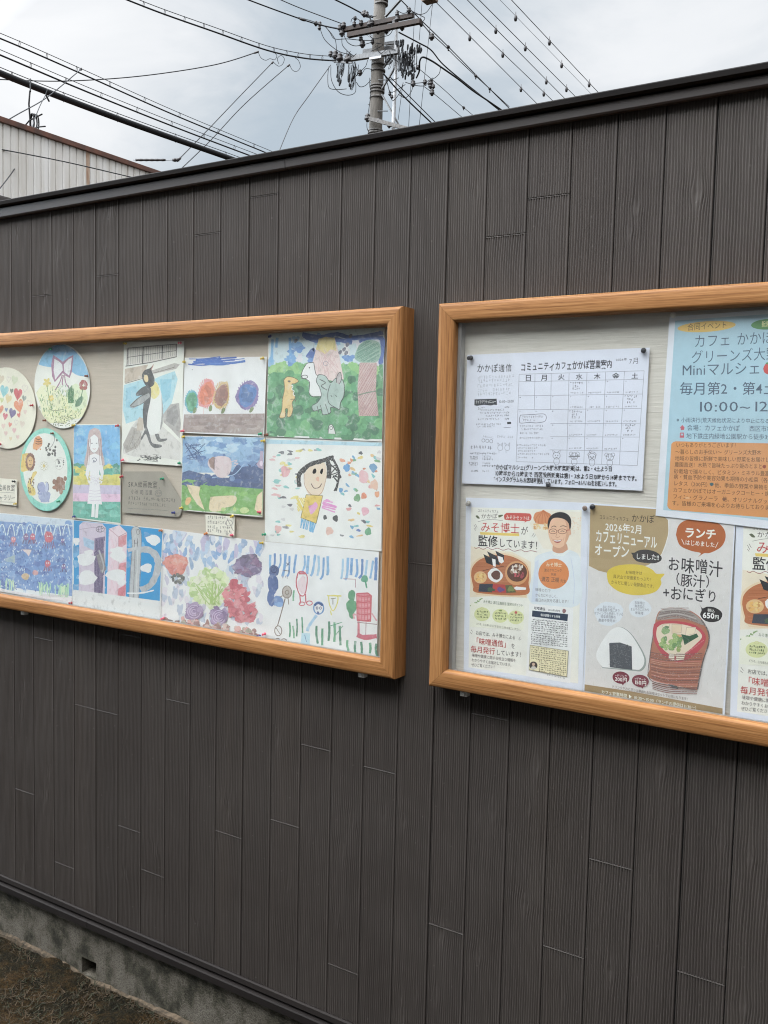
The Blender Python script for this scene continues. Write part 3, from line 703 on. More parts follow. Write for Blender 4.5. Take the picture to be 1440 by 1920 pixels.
# --- disc with a ribbon bow over flowers
S = Sheet('paper_disc', 'white paper disc painted with a pink ribbon bow above a flowery meadow', 'drawing', ell(420, 447, 187, 285, -2), Z1, (232, 229, 216), 1, group=KIDS, seed=3)
S.poly([(262, 300), (290, 235), (330, 188), (390, 168), (440, 170), (500, 205), (556, 270), (590, 340), (598, 384), (560, 380), (520, 372), (485, 350), (470, 330), (430, 318), (350, 318), (300, 312)], (112, 178, 216), sm=True)
S.poly([(330, 190), (400, 168), (470, 185), (520, 230), (440, 240), (360, 230)], (92, 162, 212), sm=True)
S.blob(420, 600, 150, 100, (222, 226, 172), rough=.12, n=26); S.blob(330, 520, 80, 90, (228, 228, 180), n=22); S.blob(520, 520, 70, 90, (208, 222, 180), n=22)
S.sec = 'ribbon_bow'
S.poly([(360, 236), (398, 262), (424, 282), (466, 250), (496, 236), (490, 300), (484, 352), (470, 392), (436, 372), (424, 358), (398, 388), (370, 420), (352, 380), (346, 300)], (160, 104, 140))
S.poly([(368, 262), (400, 280), (420, 300), (424, 340), (398, 370), (374, 402), (362, 340)], (240, 228, 232)); S.poly([(430, 300), (462, 266), (484, 254), (478, 330), (466, 376), (434, 350)], (240, 228, 232))
for P in [[(420, 370), (404, 420), (372, 474)], [(436, 372), (446, 430), (490, 484)], [(428, 372), (420, 420), (424, 440)]]: S.line(P, 7, (160, 110, 140))
S.sec = 'painted_meadow'
r = S.rng
for i in range(240):
    t = r.uniform(0, 6.28); q = math.sqrt(r.random()); x = 420 + 160 * q * math.cos(t); y = 570 + 125 * q * math.sin(t)
    S.line([(x, y), (x + r.uniform(-8, 8), y - r.uniform(5, 24))], r.uniform(2, 4), r.choice([(120, 164, 110), (150, 180, 110), (86, 134, 96), (176, 180, 96), (96, 140, 80)]), sm=False)
for i in range(80):
    x = r.uniform(345, 510); y = 640 + r.uniform(0, 75); S.blob(x, y, 4, 3, r.choice([(96, 110, 80), (140, 150, 110)]), 'cray', n=8)
for i in range(22): 
    x = r.uniform(460, 500); S.line([(x, 560), (x + r.uniform(-14, 14), r.uniform(440, 500))], 4, (80, 130, 84))
for k in range(5):
    a = k * 72 - 90; S.blob(562 + 17 * math.cos(math.radians(a)), 440 + 24 * math.sin(math.radians(a)), 13, 17, (168, 74, 66), ang=a)
S.line([(560, 460), (545, 520), (520, 580)], 5, (90, 140, 90)); S.poly([(506, 585), (515, 545), (552, 512), (556, 545), (535, 580)], (78, 128, 90), sm=True)
for k in range(5):
    a = k * 72 - 60; S.blob(318 + 14 * math.cos(math.radians(a)), 422 + 18 * math.sin(math.radians(a)), 15, 9, (216, 194, 80), ang=a)
for k in range(5):
    a = k * 72 - 60; S.blob(345 + 11 * math.cos(math.radians(a)), 528 + 14 * math.sin(math.radians(a)), 9, 8, (220, 196, 90))
S.line([(318, 440), (330, 520), (350, 600)], 4, (110, 150, 90)); S.line([(330, 600), (370, 612), (430, 602)], 4, (110, 130, 90))
S.done()
# --- disc with animals
S = Sheet('paper_disc', 'paper disc with a mint green rim and zoo animals around a flower', 'drawing', ell(309, 1010, 174, 280, -2), Z1, (120, 204, 186), 2, group=KIDS, seed=4)
S.poly(ell(309, 1010, 172, 278, -2), (122, 206, 188)); S.poly(ell(305, 1002, 150, 238, -2), (232, 226, 214), 'flat')
S.sec = 'drawn_tiger'
S.blob(256, 828, 30, 46, (222, 140, 70)); S.blob(236, 850, 16, 26, (224, 150, 84)); 
for y in (800, 816, 832): S.line([(240, y), (258, y + 6), (282, y)], 6, (120, 70, 40))
S.line([(246, 870), (246, 880)], 8, (200, 120, 60)); S.line([(272, 868), (272, 878)], 8, (200, 120, 60))
S.sec = 'drawn_lion'
S.poly([(150, 905), (190, 900), (215, 930), (210, 1000), (180, 1018), (140, 1015)], (226, 186, 72), sm=True)
for k in range(16):
    a = k * 22.5; S.blob(204 + 25 * math.cos(math.radians(a)), 958 + 50 * math.sin(math.radians(a)), 9, 12, (140, 92, 66))
S.blob(204, 958, 20, 38, (222, 176, 110)); S.blob(198, 950, 3, 4, (60, 46, 40), n=8); S.blob(210, 950, 3, 4, (60, 46, 40), n=8); S.line([(198, 972), (204, 978), (212, 972)], 3, (80, 50, 40))
S.sec = 'drawn_giraffe'
S.poly([(240, 1020), (250, 1030), (226, 1070), (215, 1110), (235, 1140), (238, 1180), (200, 1180), (185, 1130), (190, 1085), (210, 1060), (222, 1030)], (226, 192, 84), sm=True)
for i in range(26): S.blob(r.uniform(192, 235), r.uniform(1060, 1180), 4, 6, (110, 76, 44), n=7)
S.sec = 'drawn_elephant'
S.blob(300, 1190, 40, 40, (150, 160, 196)); S.blob(280, 1130, 28, 36, (150, 158, 198)); S.blob(318, 1130, 13, 34, (176, 184, 212)); S.line([(270, 1150), (258, 1172), (285, 1174)], 9, (140, 150, 190))
for x in (280, 326): S.line([(x, 1210), (x + 2, 1230)], 12, (150, 158, 194))
S.line([(262, 1100), (254, 1130), (268, 1160)], 3, (80, 84, 110)); S.line([(304, 1096), (318, 1094), (330, 1120), (322, 1162)], 3, (80, 84, 110))
S.sec = 'drawn_bear'
S.blob(405, 1110, 36, 48, (140, 88, 54), rough=.16); S.blob(368, 1092, 14, 18, (130, 80, 50)); S.blob(440, 1070, 12, 16, (140, 88, 56)); S.blob(412, 1160, 12, 18, (150, 96, 60)); S.blob(370, 1130, 16, 14, (150, 96, 60))
S.sec = 'drawn_marks'
for i in range(16): S.blob(r.uniform(310, 380), r.uniform(830, 915), 7, 9, (70, 68, 66), n=8)
S.line([(365, 775), (368, 810), (350, 850), (318, 880), (335, 915)], 3, (100, 98, 96)); S.blob(384, 812, 6, 9, (70, 68, 66), n=8)
for i in range(14): S.blob(r.uniform(372, 432), r.uniform(940, 1000), 4, 5, (90, 90, 90), 'cray', n=7)
S.ring(400, 975, 28, 34, 2, (170, 164, 158)); S.line([(360, 960), (400, 930), (440, 938)], 2, (170, 164, 158))
S.sec = 'drawn_flower'
for k in range(8):
    a = k * 45; S.blob(297 + 16 * math.cos(math.radians(a)), 985 + 22 * math.sin(math.radians(a)), 12, 7, (224, 220, 206), 'cray', ang=a); S.ring(297 + 16 * math.cos(math.radians(a)), 985 + 22 * math.sin(math.radians(a)), 12, 8, 2, (170, 164, 150), ang=a)
S.blob(297, 985, 8, 11, (226, 196, 96))
S.done()
# --- small card at the far left
S = Sheet('note_card', 'small white handwritten note card at the far left below the paper discs', 'note', [(-60, 1062), (118, 1078), (116, 1254), (-60, 1236)], Z1, (222, 218, 206), 0, seed=5)
S.text('SKA絵画教室', -70, 1143, 102, 1152, 46, (84, 80, 78), jit=1); S.text('ミニギャラリー', -90, 1212, 104, 1216, 40, (84, 80, 78), jit=1)
S.line([(-50, 1158), (100, 1168)], 2.5, (120, 116, 112)); S.line([(-50, 1226), (104, 1230)], 2.5, (120, 116, 112)); S.done()
# --- girl in a dress
S = Sheet('painting', 'tall painting of a long haired girl standing before blue, green and pink bands', 'painting', [(497, 703), (812, 705), (816, 1380), (490, 1338)], Z1, (226, 222, 214), 2, group=KIDS, seed=6)
S.poly([(500, 710), (809, 708), (812, 985), (497, 972)], (98, 172, 220)); S.poly([(497, 970), (812, 980), (812, 1045), (493, 1055)], (52, 158, 138)); S.poly([(493, 1052), (812, 1040), (813, 1120), (492, 1112)], (206, 194, 60))
S.poly([(492, 1110), (813, 1116), (813, 1180), (491, 1172)], (188, 176, 204)); S.poly([(491, 1168), (813, 1176), (814, 1232), (491, 1226)], (226, 178, 206)); S.poly([(491, 1224), (814, 1228), (815, 1370), (490, 1330)], (56, 166, 142))
for i in range(26):
    x = r.uniform(500, 800); y = r.uniform(975, 1110); S.blob(x, y, r.uniform(14, 30), r.uniform(10, 20), r.choice([(46, 140, 120), (70, 176, 150), (214, 200, 70), (190, 186, 66)]) if y < 1040 else r.choice([(214, 200, 60), (196, 186, 70)]), rough=.2)
for i in range(12): S.blob(r.uniform(500, 800), r.uniform(1250, 1325), 30, 14, r.choice([(40, 150, 126), (80, 186, 166), (96, 190, 170)]), rough=.2)
for i in range(14): S.blob(r.uniform(500, 800), r.uniform(730, 950), 34, 26, r.choice([(84, 160, 214), (112, 184, 226), (120, 186, 224)]), rough=.2)
S.sec = 'drawn_girl'
S.poly([(640, 728), (672, 745), (686, 800), (690, 880), (700, 990), (575, 990), (585, 880), (592, 800), (606, 745)], (190, 164, 160), sm=True)
S.poly([(636, 772), (664, 800), (668, 850), (648, 890), (622, 890), (602, 850), (606, 800)], (232, 222, 222), 'cray', sm=True)
S.poly([(600, 915), (640, 900), (680, 918), (702, 1030), (690, 1080), (672, 1010), (668, 1080), (690, 1245), (590, 1240), (610, 1080), (608, 1010), (592, 1080), (576, 1040)], (222, 218, 222), 'cray')
for i in range(60): S.line([(r.uniform(590, 690), r.uniform(1030, 1120)), ] * 1 + [(r.uniform(590, 690), r.uniform(1030, 1120))], 2, (200, 190, 204), sm=False) if i < 22 else S.blob(r.uniform(585, 690), r.uniform(1040, 1110), 6, 5, (232, 228, 232), 'cray', n=8)
for y in (1150, 1170, 1190, 1215): S.line([(602, y), (640, y + 5), (682, y)], 3, (196, 182, 200))
S.poly([(622, 1242), (640, 1242), (640, 1330), (616, 1330)], (226, 222, 220), 'cray'); S.poly([(648, 1242), (668, 1242), (662, 1335), (642, 1335)], (226, 222, 220), 'cray')
S.line([(620, 940), (636, 930), (652, 942), (640, 960), (634, 945), (628, 965)], 4, (90, 96, 120)); S.blob(620, 832, 6, 3, (96, 90, 100), n=8); S.blob(652, 832, 6, 3, (96, 90, 100), n=8); S.line([(626, 868), (637, 872), (648, 868)], 3, (190, 120, 120))
for x in (600, 612, 664, 678): S.line([(x, 800), (x - 8 if x < 640 else x + 8, 900), (x - 12 if x < 640 else x + 12, 980)], 3, (150, 120, 120))
S.line([(606, 806), (600, 850), (622, 892), (650, 892), (670, 850), (664, 800)], 2, (140, 126, 130))
S.done()
# --- penguin
S = Sheet('painting', 'tall watercolour of a king penguin standing on a rock', 'painting', [(836, 148), (1243, 142), (1229, 985), (817, 958)], Z1, (228, 224, 215), 1, group=KIDS, seed=8)
S.poly([(852, 300), (850, 190), (1030, 168), (1195, 160), (1192, 250), (1010, 290)], (206, 200, 190), 'cray')
for x in range(868, 1190, 15): S.line([(x, 186 - (x - 860) * .06), (x - 2, 305 - (x - 860) * .2)], 2.2, (110, 108, 106), sm=False)
for P, w in [([(860, 190), (1196, 162)], 5), ([(858, 252), (1194, 206)], 4), ([(846, 312), (1010, 288), (1194, 248)], 6), ([(862, 190), (856, 312)], 6), ([(966, 180), (962, 292)], 7), ([(1098, 170), (1094, 262)], 6), ([(1194, 162), (1190, 250)], 5)]: S.line(P, w, (84, 80, 78), sm=False)
S.poly([(842, 330), (1000, 300), (960, 390), (840, 425)], (190, 172, 152)); S.poly([(1010, 345), (1180, 290), (1215, 300), (1190, 330), (1040, 362)], (176, 170, 162))
S.line([(846, 428), (960, 395)], 4, (110, 100, 92)); S.line([(1030, 360), (1180, 318)], 4, (120, 112, 104))
S.poly([(836, 440), (960, 402), (1000, 420), (1080, 380), (1180, 345), (1200, 400), (1160, 560), (1100, 640), (1020, 720), (970, 660), (850, 700), (828, 600)], (158, 204, 216)); S.poly([(850, 460), (920, 440), (940, 520), (930, 600), (850, 590)], (136, 192, 212)); S.poly([(1080, 400), (1160, 400), (1150, 520), (1100, 570)], (128, 190, 210))
S.poly([(828, 850), (880, 730), (935, 660), (975, 680), (970, 740), (1100, 720), (1180, 790), (1222, 830), (1220, 950), (1100, 930), (900, 920), (830, 900)], (206, 202, 196)); S.poly([(830, 840), (890, 720), (945, 740), (960, 800), (930, 860), (850, 900)], (172, 164, 156)); S.poly([(925, 700), (940, 655), (970, 665), (966, 745), (922, 748)], (190, 174, 156))
S.poly([(1100, 640), (1150, 570), (1210, 560), (1222, 700), (1215, 800), (1160, 740), (1105, 690)], (168, 162, 158)); S.poly([(1130, 610), (1190, 570), (1210, 650), (1180, 720), (1120, 680)], (142, 138, 136))
for i in range(46): S.line([(r.uniform(850, 960), r.uniform(740, 880)), ] + [(r.uniform(850, 960), r.uniform(740, 880))], 2, (140, 134, 128), sm=False) if i % 3 == 0 else None
S.sec = 'drawn_penguin'
# body
S.poly([(1030, 400), (1064, 430), (1090, 500), (1100, 600), (1094, 700), (1070, 760), (1030, 776), (995, 750), (982, 640), (990, 520), (1010, 440)], (234, 231, 216), 'cray', sm=True)
S.poly([(1030, 405), (1062, 430), (1078, 490), (1050, 530), (1022, 520), (1016, 450)], (224, 206, 120), sm=True)
S.poly([(1000, 440), (1020, 470), (1016, 540), (996, 640), (988, 740), (972, 720), (964, 620), (976, 520)], (66, 66, 70), sm=True); S.poly([(1090, 500), (1102, 600), (1098, 700), (1080, 740), (1092, 640)], (150, 150, 146), sm=True)
S.poly([(1036, 300), (1012, 325), (975, 340), (958, 375), (970, 420), (1000, 455), (1036, 440), (1044, 400), (1030, 360), (1024, 340)], (48, 48, 52), sm=True); S.poly([(975, 370), (996, 376), (1000, 410), (985, 420), (972, 398)], (224, 196, 140), sm=True); S.line([(1020, 338), (1036, 300)], 5, (180, 130, 110))
S.poly([(1000, 440), (960, 455), (920, 492), (925, 512), (980, 500), (1020, 470)], (64, 66, 70), sm=True); S.poly([(1000, 490), (940, 520), (890, 560), (876, 585), (905, 592), (950, 568), (1010, 520)], (150, 152, 152), sm=True); S.line([(1000, 492), (940, 522), (880, 580)], 5, (72, 72, 74)); S.line([(880, 588), (950, 570), (1010, 522)], 4, (90, 90, 92))
S.poly([(985, 700), (1010, 770), (1030, 830), (1086, 842), (1090, 858), (1040, 862), (1010, 830), (985, 770), (960, 805), (950, 800), (975, 750)], (84, 84, 86), sm=True); S.poly([(1046, 770), (1072, 770), (1085, 800), (1128, 800), (1120, 815), (1075, 822), (1056, 800)], (96, 96, 96), sm=True)
S.sec = 'drawn_pebbles'
for i in range(34): S.line([(r.uniform(940, 1080), r.uniform(905, 955)), (r.uniform(940, 1080), r.uniform(905, 955))], 2.4, (84, 82, 80), sm=False) if i % 2 else S.blob(r.uniform(930, 1090), r.uniform(915, 958), 7, 4, (70, 68, 68), n=7)
S.done()
# --- grey SKA plate
S = Sheet('name_plate', 'grey translucent plate with clipped corner and handwritten lettering', 'sign', [(838, 1022), (1098, 1022), (1112, 1030), (1216, 1200), (1224, 1230), (1222, 1300), (1212, 1324), (1190, 1332), (845, 1302), (828, 1290), (826, 1240), (832, 1040)], Z1, (160, 154, 144), 1, seed=9)
S.text('SKA絵画教室', 866, 1125, 1062, 1132, 50, (84, 82, 80), jit=1); S.text('小池 司 百里', 884, 1172, 1030, 1180, 36, (96, 92, 90), jit=1)
S.ring(1070, 1170, 22, 22, 3, (110, 106, 104)); S.ring(1062, 1165, 5, 6, 2.4, (110, 106, 104)); S.ring(1080, 1166, 5, 6, 2.4, (110, 106, 104)); S.line([(1060, 1180), (1070, 1186), (1080, 1180)], 2.4, (110, 106, 104)); S.line([(1074, 1130), (1080, 1142)], 4, (96, 92, 90))
S.scrawl(866, 1212, 1184, 1232, 26, (96, 92, 90), 3, 19); S.scrawl(866, 1246, 1118, 1262, 22, (96, 92, 90), 3, 17); S.line([(866, 1272), (1000, 1278), (1130, 1286)], 2.4, (110, 106, 102)); S.line([(868, 1302), (1190, 1330)], 3, (104, 100, 96)); S.done()
# --- four balloon trees
S = Sheet('painting', 'painting of green, orange, brown and blue round trees above a brown strip', 'painting', [(84, 290), (577, 284), (561, 764), (70, 740)], Z2, (226, 225, 228), 2, group=KIDS, seed=10)
for i in range(14):
    x0 = r.uniform(90, 300); y = r.uniform(296, 332) ; S.line([(x0, y), (x0 + 90, y + r.uniform(-6, 8)), (x0 + r.uniform(120, 250), y - r.uniform(0, 14))], r.uniform(5, 12), r.choice([(58, 108, 190), (76, 124, 198), (48, 92, 176)]))
S.poly([(80, 630), (330, 628), (566, 625), (556, 752), (72, 735)], (158, 138, 132))
for i in range(16): S.blob(r.uniform(90, 540), r.uniform(645, 725), r.uniform(30, 70), r.uniform(8, 16), r.choice([(150, 128, 122), (172, 152, 146), (140, 120, 116)]), rough=.2)
for cx, cy, rx, ry, a, c1, c2 in [(126, 552, 36, 62, 5, (72, 160, 116), (96, 172, 190)), (218, 505, 46, 80, 14, (222, 112, 70), (226, 140, 140)), (306, 518, 42, 76, 16, (150, 92, 76), (206, 170, 96)), (462, 516, 58, 80, 20, (62, 118, 186), (132, 112, 168))]:
    S.sec = 'drawn_tree#%d' % cx; S.blob(cx, cy, rx * 1.12, ry * 1.1, c2, ang=a); S.blob(cx, cy, rx * .9, ry * .92, c1, ang=a)
    for i in range(26):
        t = i * .2417; S.line([(cx + rx * .95 * math.cos(t), cy + ry * .95 * math.sin(t)), (cx + rx * 1.16 * math.cos(t + .1), cy + ry * 1.14 * math.sin(t + .1))], 5, c2, sm=False)
    for i in range(7): S.blob(cx + r.uniform(-.4, .4) * rx, cy + r.uniform(-.5, .5) * ry, rx * .3, ry * .2, tuple(int(v * .88) for v in c1), rough=.2)
S.sec = 'drawn_leaves'
for x, y, a in [(145, 606, 20), (240, 594, 10), (316, 608, 25), (486, 602, 30)]: S.blob(x, y, 10, 20, (112, 134, 72), ang=a)
S.line([(196, 585), (198, 628)], 3, (226, 190, 186)); S.blob(130, 362, 3, 3, (100, 100, 110), n=7); S.done()
# --- dinosaurs in a forest
S = Sheet('painting', 'green forest painting with an orange dinosaur, a grey horned beast and a volcano', 'painting', [(588, 138), (1285, 96), (1268, 793), (575, 762)], Z2, (224, 224, 220), 2, group=KIDS, seed=11)
S.poly([(592, 150), (800, 140), (1284, 104), (1278, 370), (590, 350)], (196, 214, 230)); S.poly([(590, 345), (700, 350), (860, 330), (1276, 330), (1268, 780), (578, 752)], (70, 150, 92))
for i in range(60):
    x = r.uniform(590, 1270); y = r.uniform(150, 330) if i < 24 else r.uniform(340, 380)
    if i < 24: S.blob(x, y, r.uniform(20, 50), r.uniform(14, 34), r.choice([(104, 162, 216), (128, 180, 224), (86, 140, 204), (220, 222, 230), (214, 212, 224)]), rough=.25)
    else: S.blob(x, y, r.uniform(20, 40), r.uniform(20, 30), r.choice([(130, 190, 110), (108, 176, 110), (148, 198, 120)]), rough=.25)
for P in [[(790, 150), (900, 168), (1000, 150), (1100, 172), (1276, 140)], [(820, 290), (860, 240), (840, 290)], [(1260, 330), (1272, 220), (1262, 160)], [(800, 160), (880, 190), (980, 180), (1090, 200)], [(1130, 190), (1200, 170), (1270, 180), (1266, 250), (1240, 290)]]: S.line(P, 26, (56, 98, 176), 'wash')
S.line([(612, 180), (606, 320)], 16, (120, 176, 222)); S.line([(640, 170), (634, 230)], 16, (120, 176, 222)); S.line([(716, 170), (720, 300)], 16, (110, 168, 222))
for i in range(170):
    x = r.uniform(585, 1265); y = r.uniform(390, 765) + (x - 590) * .02; q = r.uniform(16, 34)
    S.blob(x, y, q, q, r.choice([(46, 132, 80), (64, 150, 92), (84, 164, 104), (40, 118, 74), (96, 172, 104), (70, 156, 100), (30, 110, 72)]), rough=.08, n=13)
S.sec = 'drawn_volcano'
S.poly([(890, 175), (985, 170), (1010, 260), (1040, 420), (980, 430), (850, 410), (840, 360), (868, 260)], (222, 196, 192)); S.poly([(890, 178), (930, 165), (985, 172), (996, 250), (960, 240), (930, 270), (890, 250), (872, 240)], (228, 200, 120))
for i in range(16): S.line([(r.uniform(880, 1000), r.uniform(230, 290)), (r.uniform(860, 1030), r.uniform(340, 420))], 3, (206, 170, 170), sm=False)
S.ring(932, 325, 14, 12, 3, (150, 150, 160))
S.sec = 'drawn_tree'
S.poly([(1130, 215), (1180, 185), (1250, 200), (1262, 270), (1230, 320), (1150, 320), (1105, 290)], (140, 180, 160), sm=True); S.hatch([(1130, 215), (1180, 190), (1250, 205), (1258, 270), (1225, 315), (1150, 315), (1110, 285)], 5, (112, 156, 138), 18, -30)
S.poly([(1136, 320), (1240, 320), (1232, 480), (1248, 640), (1130, 640), (1122, 480)], (200, 166, 162)); S.hatch([(1136, 320), (1240, 320), (1232, 480), (1248, 640), (1130, 640), (1122, 480)], 4, (180, 140, 140), 24, -60); S.line([(1126, 515), (1180, 500), (1236, 490)], 7, (120, 140, 120))
K = (74, 74, 76)
S.sec = 'drawn_calf'
P = [(860, 320), (820, 325), (792, 370), (786, 410), (815, 420), (835, 440), (832, 500), (850, 522), (905, 520), (935, 450), (900, 400), (874, 390)]; S.poly(P, (226, 226, 224), 'cray'); S.line(P + [P[0]], 4, K); S.ring(806, 405, 18, 10, 4, K); S.blob(834, 350, 4, 5, K, n=7)
S.sec = 'horned_beast'
P = [(890, 390), (930, 400), (960, 440), (990, 415), (1020, 410), (1042, 450), (1040, 520), (1020, 560), (1014, 600), (990, 590), (960, 590), (960, 620), (915, 632), (905, 600), (862, 610), (850, 580), (880, 560), (905, 520), (895, 470), (875, 430)]; S.poly(P, (160, 182, 174), 'wash', sm=True); S.line(P + [P[0]], 4, K)
S.poly([(995, 440), (1000, 400), (1020, 378), (1026, 420), (1012, 450)], (170, 160, 160)); S.line([(995, 440), (1000, 400), (1020, 378), (1026, 420), (1012, 450)], 4, K); S.line([(960, 450), (945, 500), (950, 560), (990, 590)], 4, K); S.line([(895, 420), (930, 440), (905, 460), (940, 485)], 5, K); S.line([(962, 515), (970, 525)], 4, K); S.line([(990, 515), (998, 525)], 4, K); S.line([(880, 580), (890, 620)], 4, K); S.line([(900, 575), (912, 630)], 4, K); S.line([(930, 570), (950, 630)], 4, K)
S.sec = 'drawn_dinosaur'
P = [(680, 425), (700, 405), (740, 410), (768, 430), (745, 446), (728, 450), (735, 490), (748, 530), (730, 560), (735, 600), (722, 640), (700, 642), (704, 600), (690, 600), (688, 645), (655, 648), (668, 600), (672, 540), (684, 480)]; S.poly(P, (222, 186, 112), sm=True); S.line(P + [P[0]], 4, (110, 90, 60)); S.blob(712, 432, 9, 6, (80, 60, 50), n=9); S.line([(724, 455), (735, 460), (728, 480), (742, 490), (736, 510), (748, 520)], 5, (236, 230, 220)); S.line([(720, 540), (745, 540), (750, 555)], 4, (110, 90, 60))
S.sec = 'drawn_egg'
P = [(945, 745), (950, 700), (965, 690), (980, 712), (990, 748)]; S.poly(P, (214, 214, 212), 'cray'); S.line(P, 4, K); S.ring(964, 712, 9, 9, 3, K)
S.sec = 'drawn_rocks'
for x, y in [(752, 188), (1018, 258), (1054, 262), (1042, 240), (1062, 212), (1080, 160)]: S.blob(x, y, 10, 14, (110, 110, 130), ang=30)
S.done()
# --- flying creature over the sea
S = Sheet('painting', 'painting of a pale round winged creature above dark blue hills and lime meadow', 'painting', [(72, 758), (565, 768), (553, 1247), (62, 1206)], Z2, (222, 220, 214), 3, group=KIDS, seed=12)
S.poly([(74, 762), (562, 770), (560, 980), (70, 980)], (132, 172, 208)); S.poly([(70, 980), (110, 965), (180, 985), (260, 1010), (350, 1010), (400, 930), (440, 918), (560, 920), (556, 1085), (66, 1060)], (44, 76, 130)); S.poly([(66, 1030), (100, 1018), (200, 1035), (300, 1060), (420, 1068), (555, 1078), (552, 1240), (62, 1200)], (104, 166, 62))
for i in range(44):
    x = r.uniform(80, 550); y = r.uniform(775, 940); S.blob(x, y, r.uniform(20, 44), r.uniform(10, 22), r.choice([(112, 158, 204), (150, 190, 218), (90, 136, 188), (170, 200, 220)] if y < 860 else [(92, 132, 182), (70, 110, 166), (110, 150, 196)]), rough=.25)
for i in range(22): S.line([(r.uniform(85, 190), r.uniform(800, 905)), (r.uniform(85, 220), r.uniform(800, 905))], 4, (70, 96, 140), sm=False)
for i in range(26): S.blob(r.uniform(80, 540), r.uniform(985, 1055), r.uniform(20, 40), 12, r.choice([(36, 64, 116), (54, 88, 146), (44, 72, 126)]), rough=.25)
for i in range(24): S.blob(r.uniform(80, 540), r.uniform(1080, 1215), r.uniform(16, 36), 14, r.choice([(94, 156, 54), (124, 182, 74), (110, 172, 70)]), rough=.25)
S.line([(250, 1010), (320, 1000), (385, 990), (440, 930)], 5, (150, 180, 210)); S.blob(372, 1016, 16, 16, (96, 132, 180))
S.sec = 'winged_creature'
S.poly([(250, 890), (300, 880), (352, 890), (368, 930), (355, 985), (320, 1010), (285, 1005), (262, 980), (225, 935), (230, 900)], (208, 186, 188), sm=True); S.poly([(228, 905), (250, 886), (264, 884), (262, 960), (238, 945)], (150, 116, 106)); S.line([(264, 884), (262, 965)], 4, (100, 80, 80)); S.line([(365, 915), (400, 905), (384, 925), (406, 925), (380, 942)], 5, (206, 186, 190))
S.sec = 'second_creature'
S.poly([(540, 850), (556, 850), (556, 960), (530, 950), (516, 930), (536, 900)], (176, 150, 176)); S.blob(545, 925, 10, 16, (226, 200, 216))
S.sec = 'meadow_shapes'
C = (222, 198, 158)
S.poly([(95, 1050), (180, 1065), (170, 1110), (205, 1205), (160, 1170), (115, 1100)], C); S.poly([(240, 1125), (330, 1118), (390, 1120), (396, 1150), (370, 1180), (330, 1190), (300, 1210), (235, 1205)], C, sm=True); S.poly([(520, 1120), (552, 1090), (550, 1238), (505, 1200)], C); S.blob(445, 1205, 28, 18, (190, 206, 130)); S.blob(105, 1150, 16, 26, (226, 170, 96), ang=30); S.blob(318, 1200, 14, 12, (170, 200, 100)); S.blob(385, 1200, 10, 14, (170, 200, 100))
S.done()
# --- portrait with black hair
S = Sheet('painting', 'child\'s painting of a smiling figure with black hair, yellow shirt and pink heart', 'painting', [(570, 768), (1268, 792), (1264, 1452), (563, 1392)], Z2, (226, 224, 220), 1, group=KIDS, seed=13)
S.poly([(572, 780), (900, 790), (1266, 800), (1264, 822), (900, 812), (572, 806)], (166, 204, 220))
cols = [(84, 88, 96), (226, 150, 150), (110, 186, 190), (226, 180, 110), (76, 110, 180), (110, 168, 110), (226, 196, 80), (200, 196, 196), (90, 160, 200), (222, 140, 96)]
for i in range(150):
    x = r.uniform(590, 1255); y = r.uniform(840, 1370)
    if 770 < x < 1020 and 860 < y < 1360: continue
    S.blob(x, y, r.uniform(10, 20), r.uniform(5, 10), r.choice(cols if x > 1000 else [(150, 150, 156), (200, 198, 198), (226, 170, 170), (120, 190, 186), (226, 206, 110), (96, 96, 104)]), ang=r.uniform(-15, 60) if x > 1000 else r.uniform(-10, 15), rough=.2, n=11)
for x, y, q, c in [(686, 972, 28, (226, 160, 164)), (1155, 1003, 32, (228, 170, 176)), (642, 1318, 20, (226, 170, 166)), (1166, 1212, 22, (226, 160, 176)), (1120, 1130, 20, (90, 150, 90)), (1185, 1335, 20, (80, 156, 110)), (1215, 950, 22, (96, 150, 190)), (1020, 1085, 12, (80, 150, 200)), (1055, 950, 20, (80, 150, 206)), (1158, 1120, 16, (222, 130, 90)), (1238, 1110, 16, (226, 150, 100)), (950, 1330, 22, (226, 176, 160)), (925, 1248, 12, (50, 50, 54)), (990, 1255, 16, (50, 50, 54)), (1220, 1052, 26, (226, 176, 150))]: S.blob(x, y, q, q * 1.2, c, rough=.16, n=13)
S.sec = 'drawn_face'
S.poly([(800, 990), (845, 930), (920, 918), (935, 990), (920, 1060), (900, 1110), (850, 1118), (815, 1090)], (228, 200, 176), 'cray', sm=True)
S.line([(800, 985), (805, 1060), (850, 1115), (905, 1100), (935, 1000)], 4, (190, 150, 120))
S.sec = 'drawn_hair'
H = (40, 38, 40)
S.line([(772, 1065), (768, 1000), (800, 955), (850, 925), (920, 905), (960, 890)], 24, H); S.line([(790, 980), (830, 935), (900, 915)], 20, H); S.line([(940, 905), (950, 960), (948, 1015)], 26, H); S.line([(965, 885), (990, 930), (1010, 990), (990, 1090)], 13, H); S.line([(930, 910), (990, 960), (1020, 1010), (975, 1000), (1000, 1040), (980, 1090)], 8, H); S.line([(950, 950), (1000, 935), (960, 990), (1015, 975), (970, 1010)], 6, H); S.line([(920, 905), (972, 880), (965, 910)], 9, H)
S.sec = 'drawn_face'
S.blob(862, 972, 11, 17, H, 'flat', ang=20, n=12); S.blob(905, 972, 8, 17, H, 'flat', ang=15, n=12); S.line([(884, 1005), (878, 1025), (890, 1028)], 7, (220, 140, 110)); S.line([(842, 1045), (860, 1072), (890, 1068), (905, 1045)], 5, (96, 60, 60)); S.blob(880, 1018, 10, 12, (226, 160, 130))
S.sec = 'drawn_shirt'
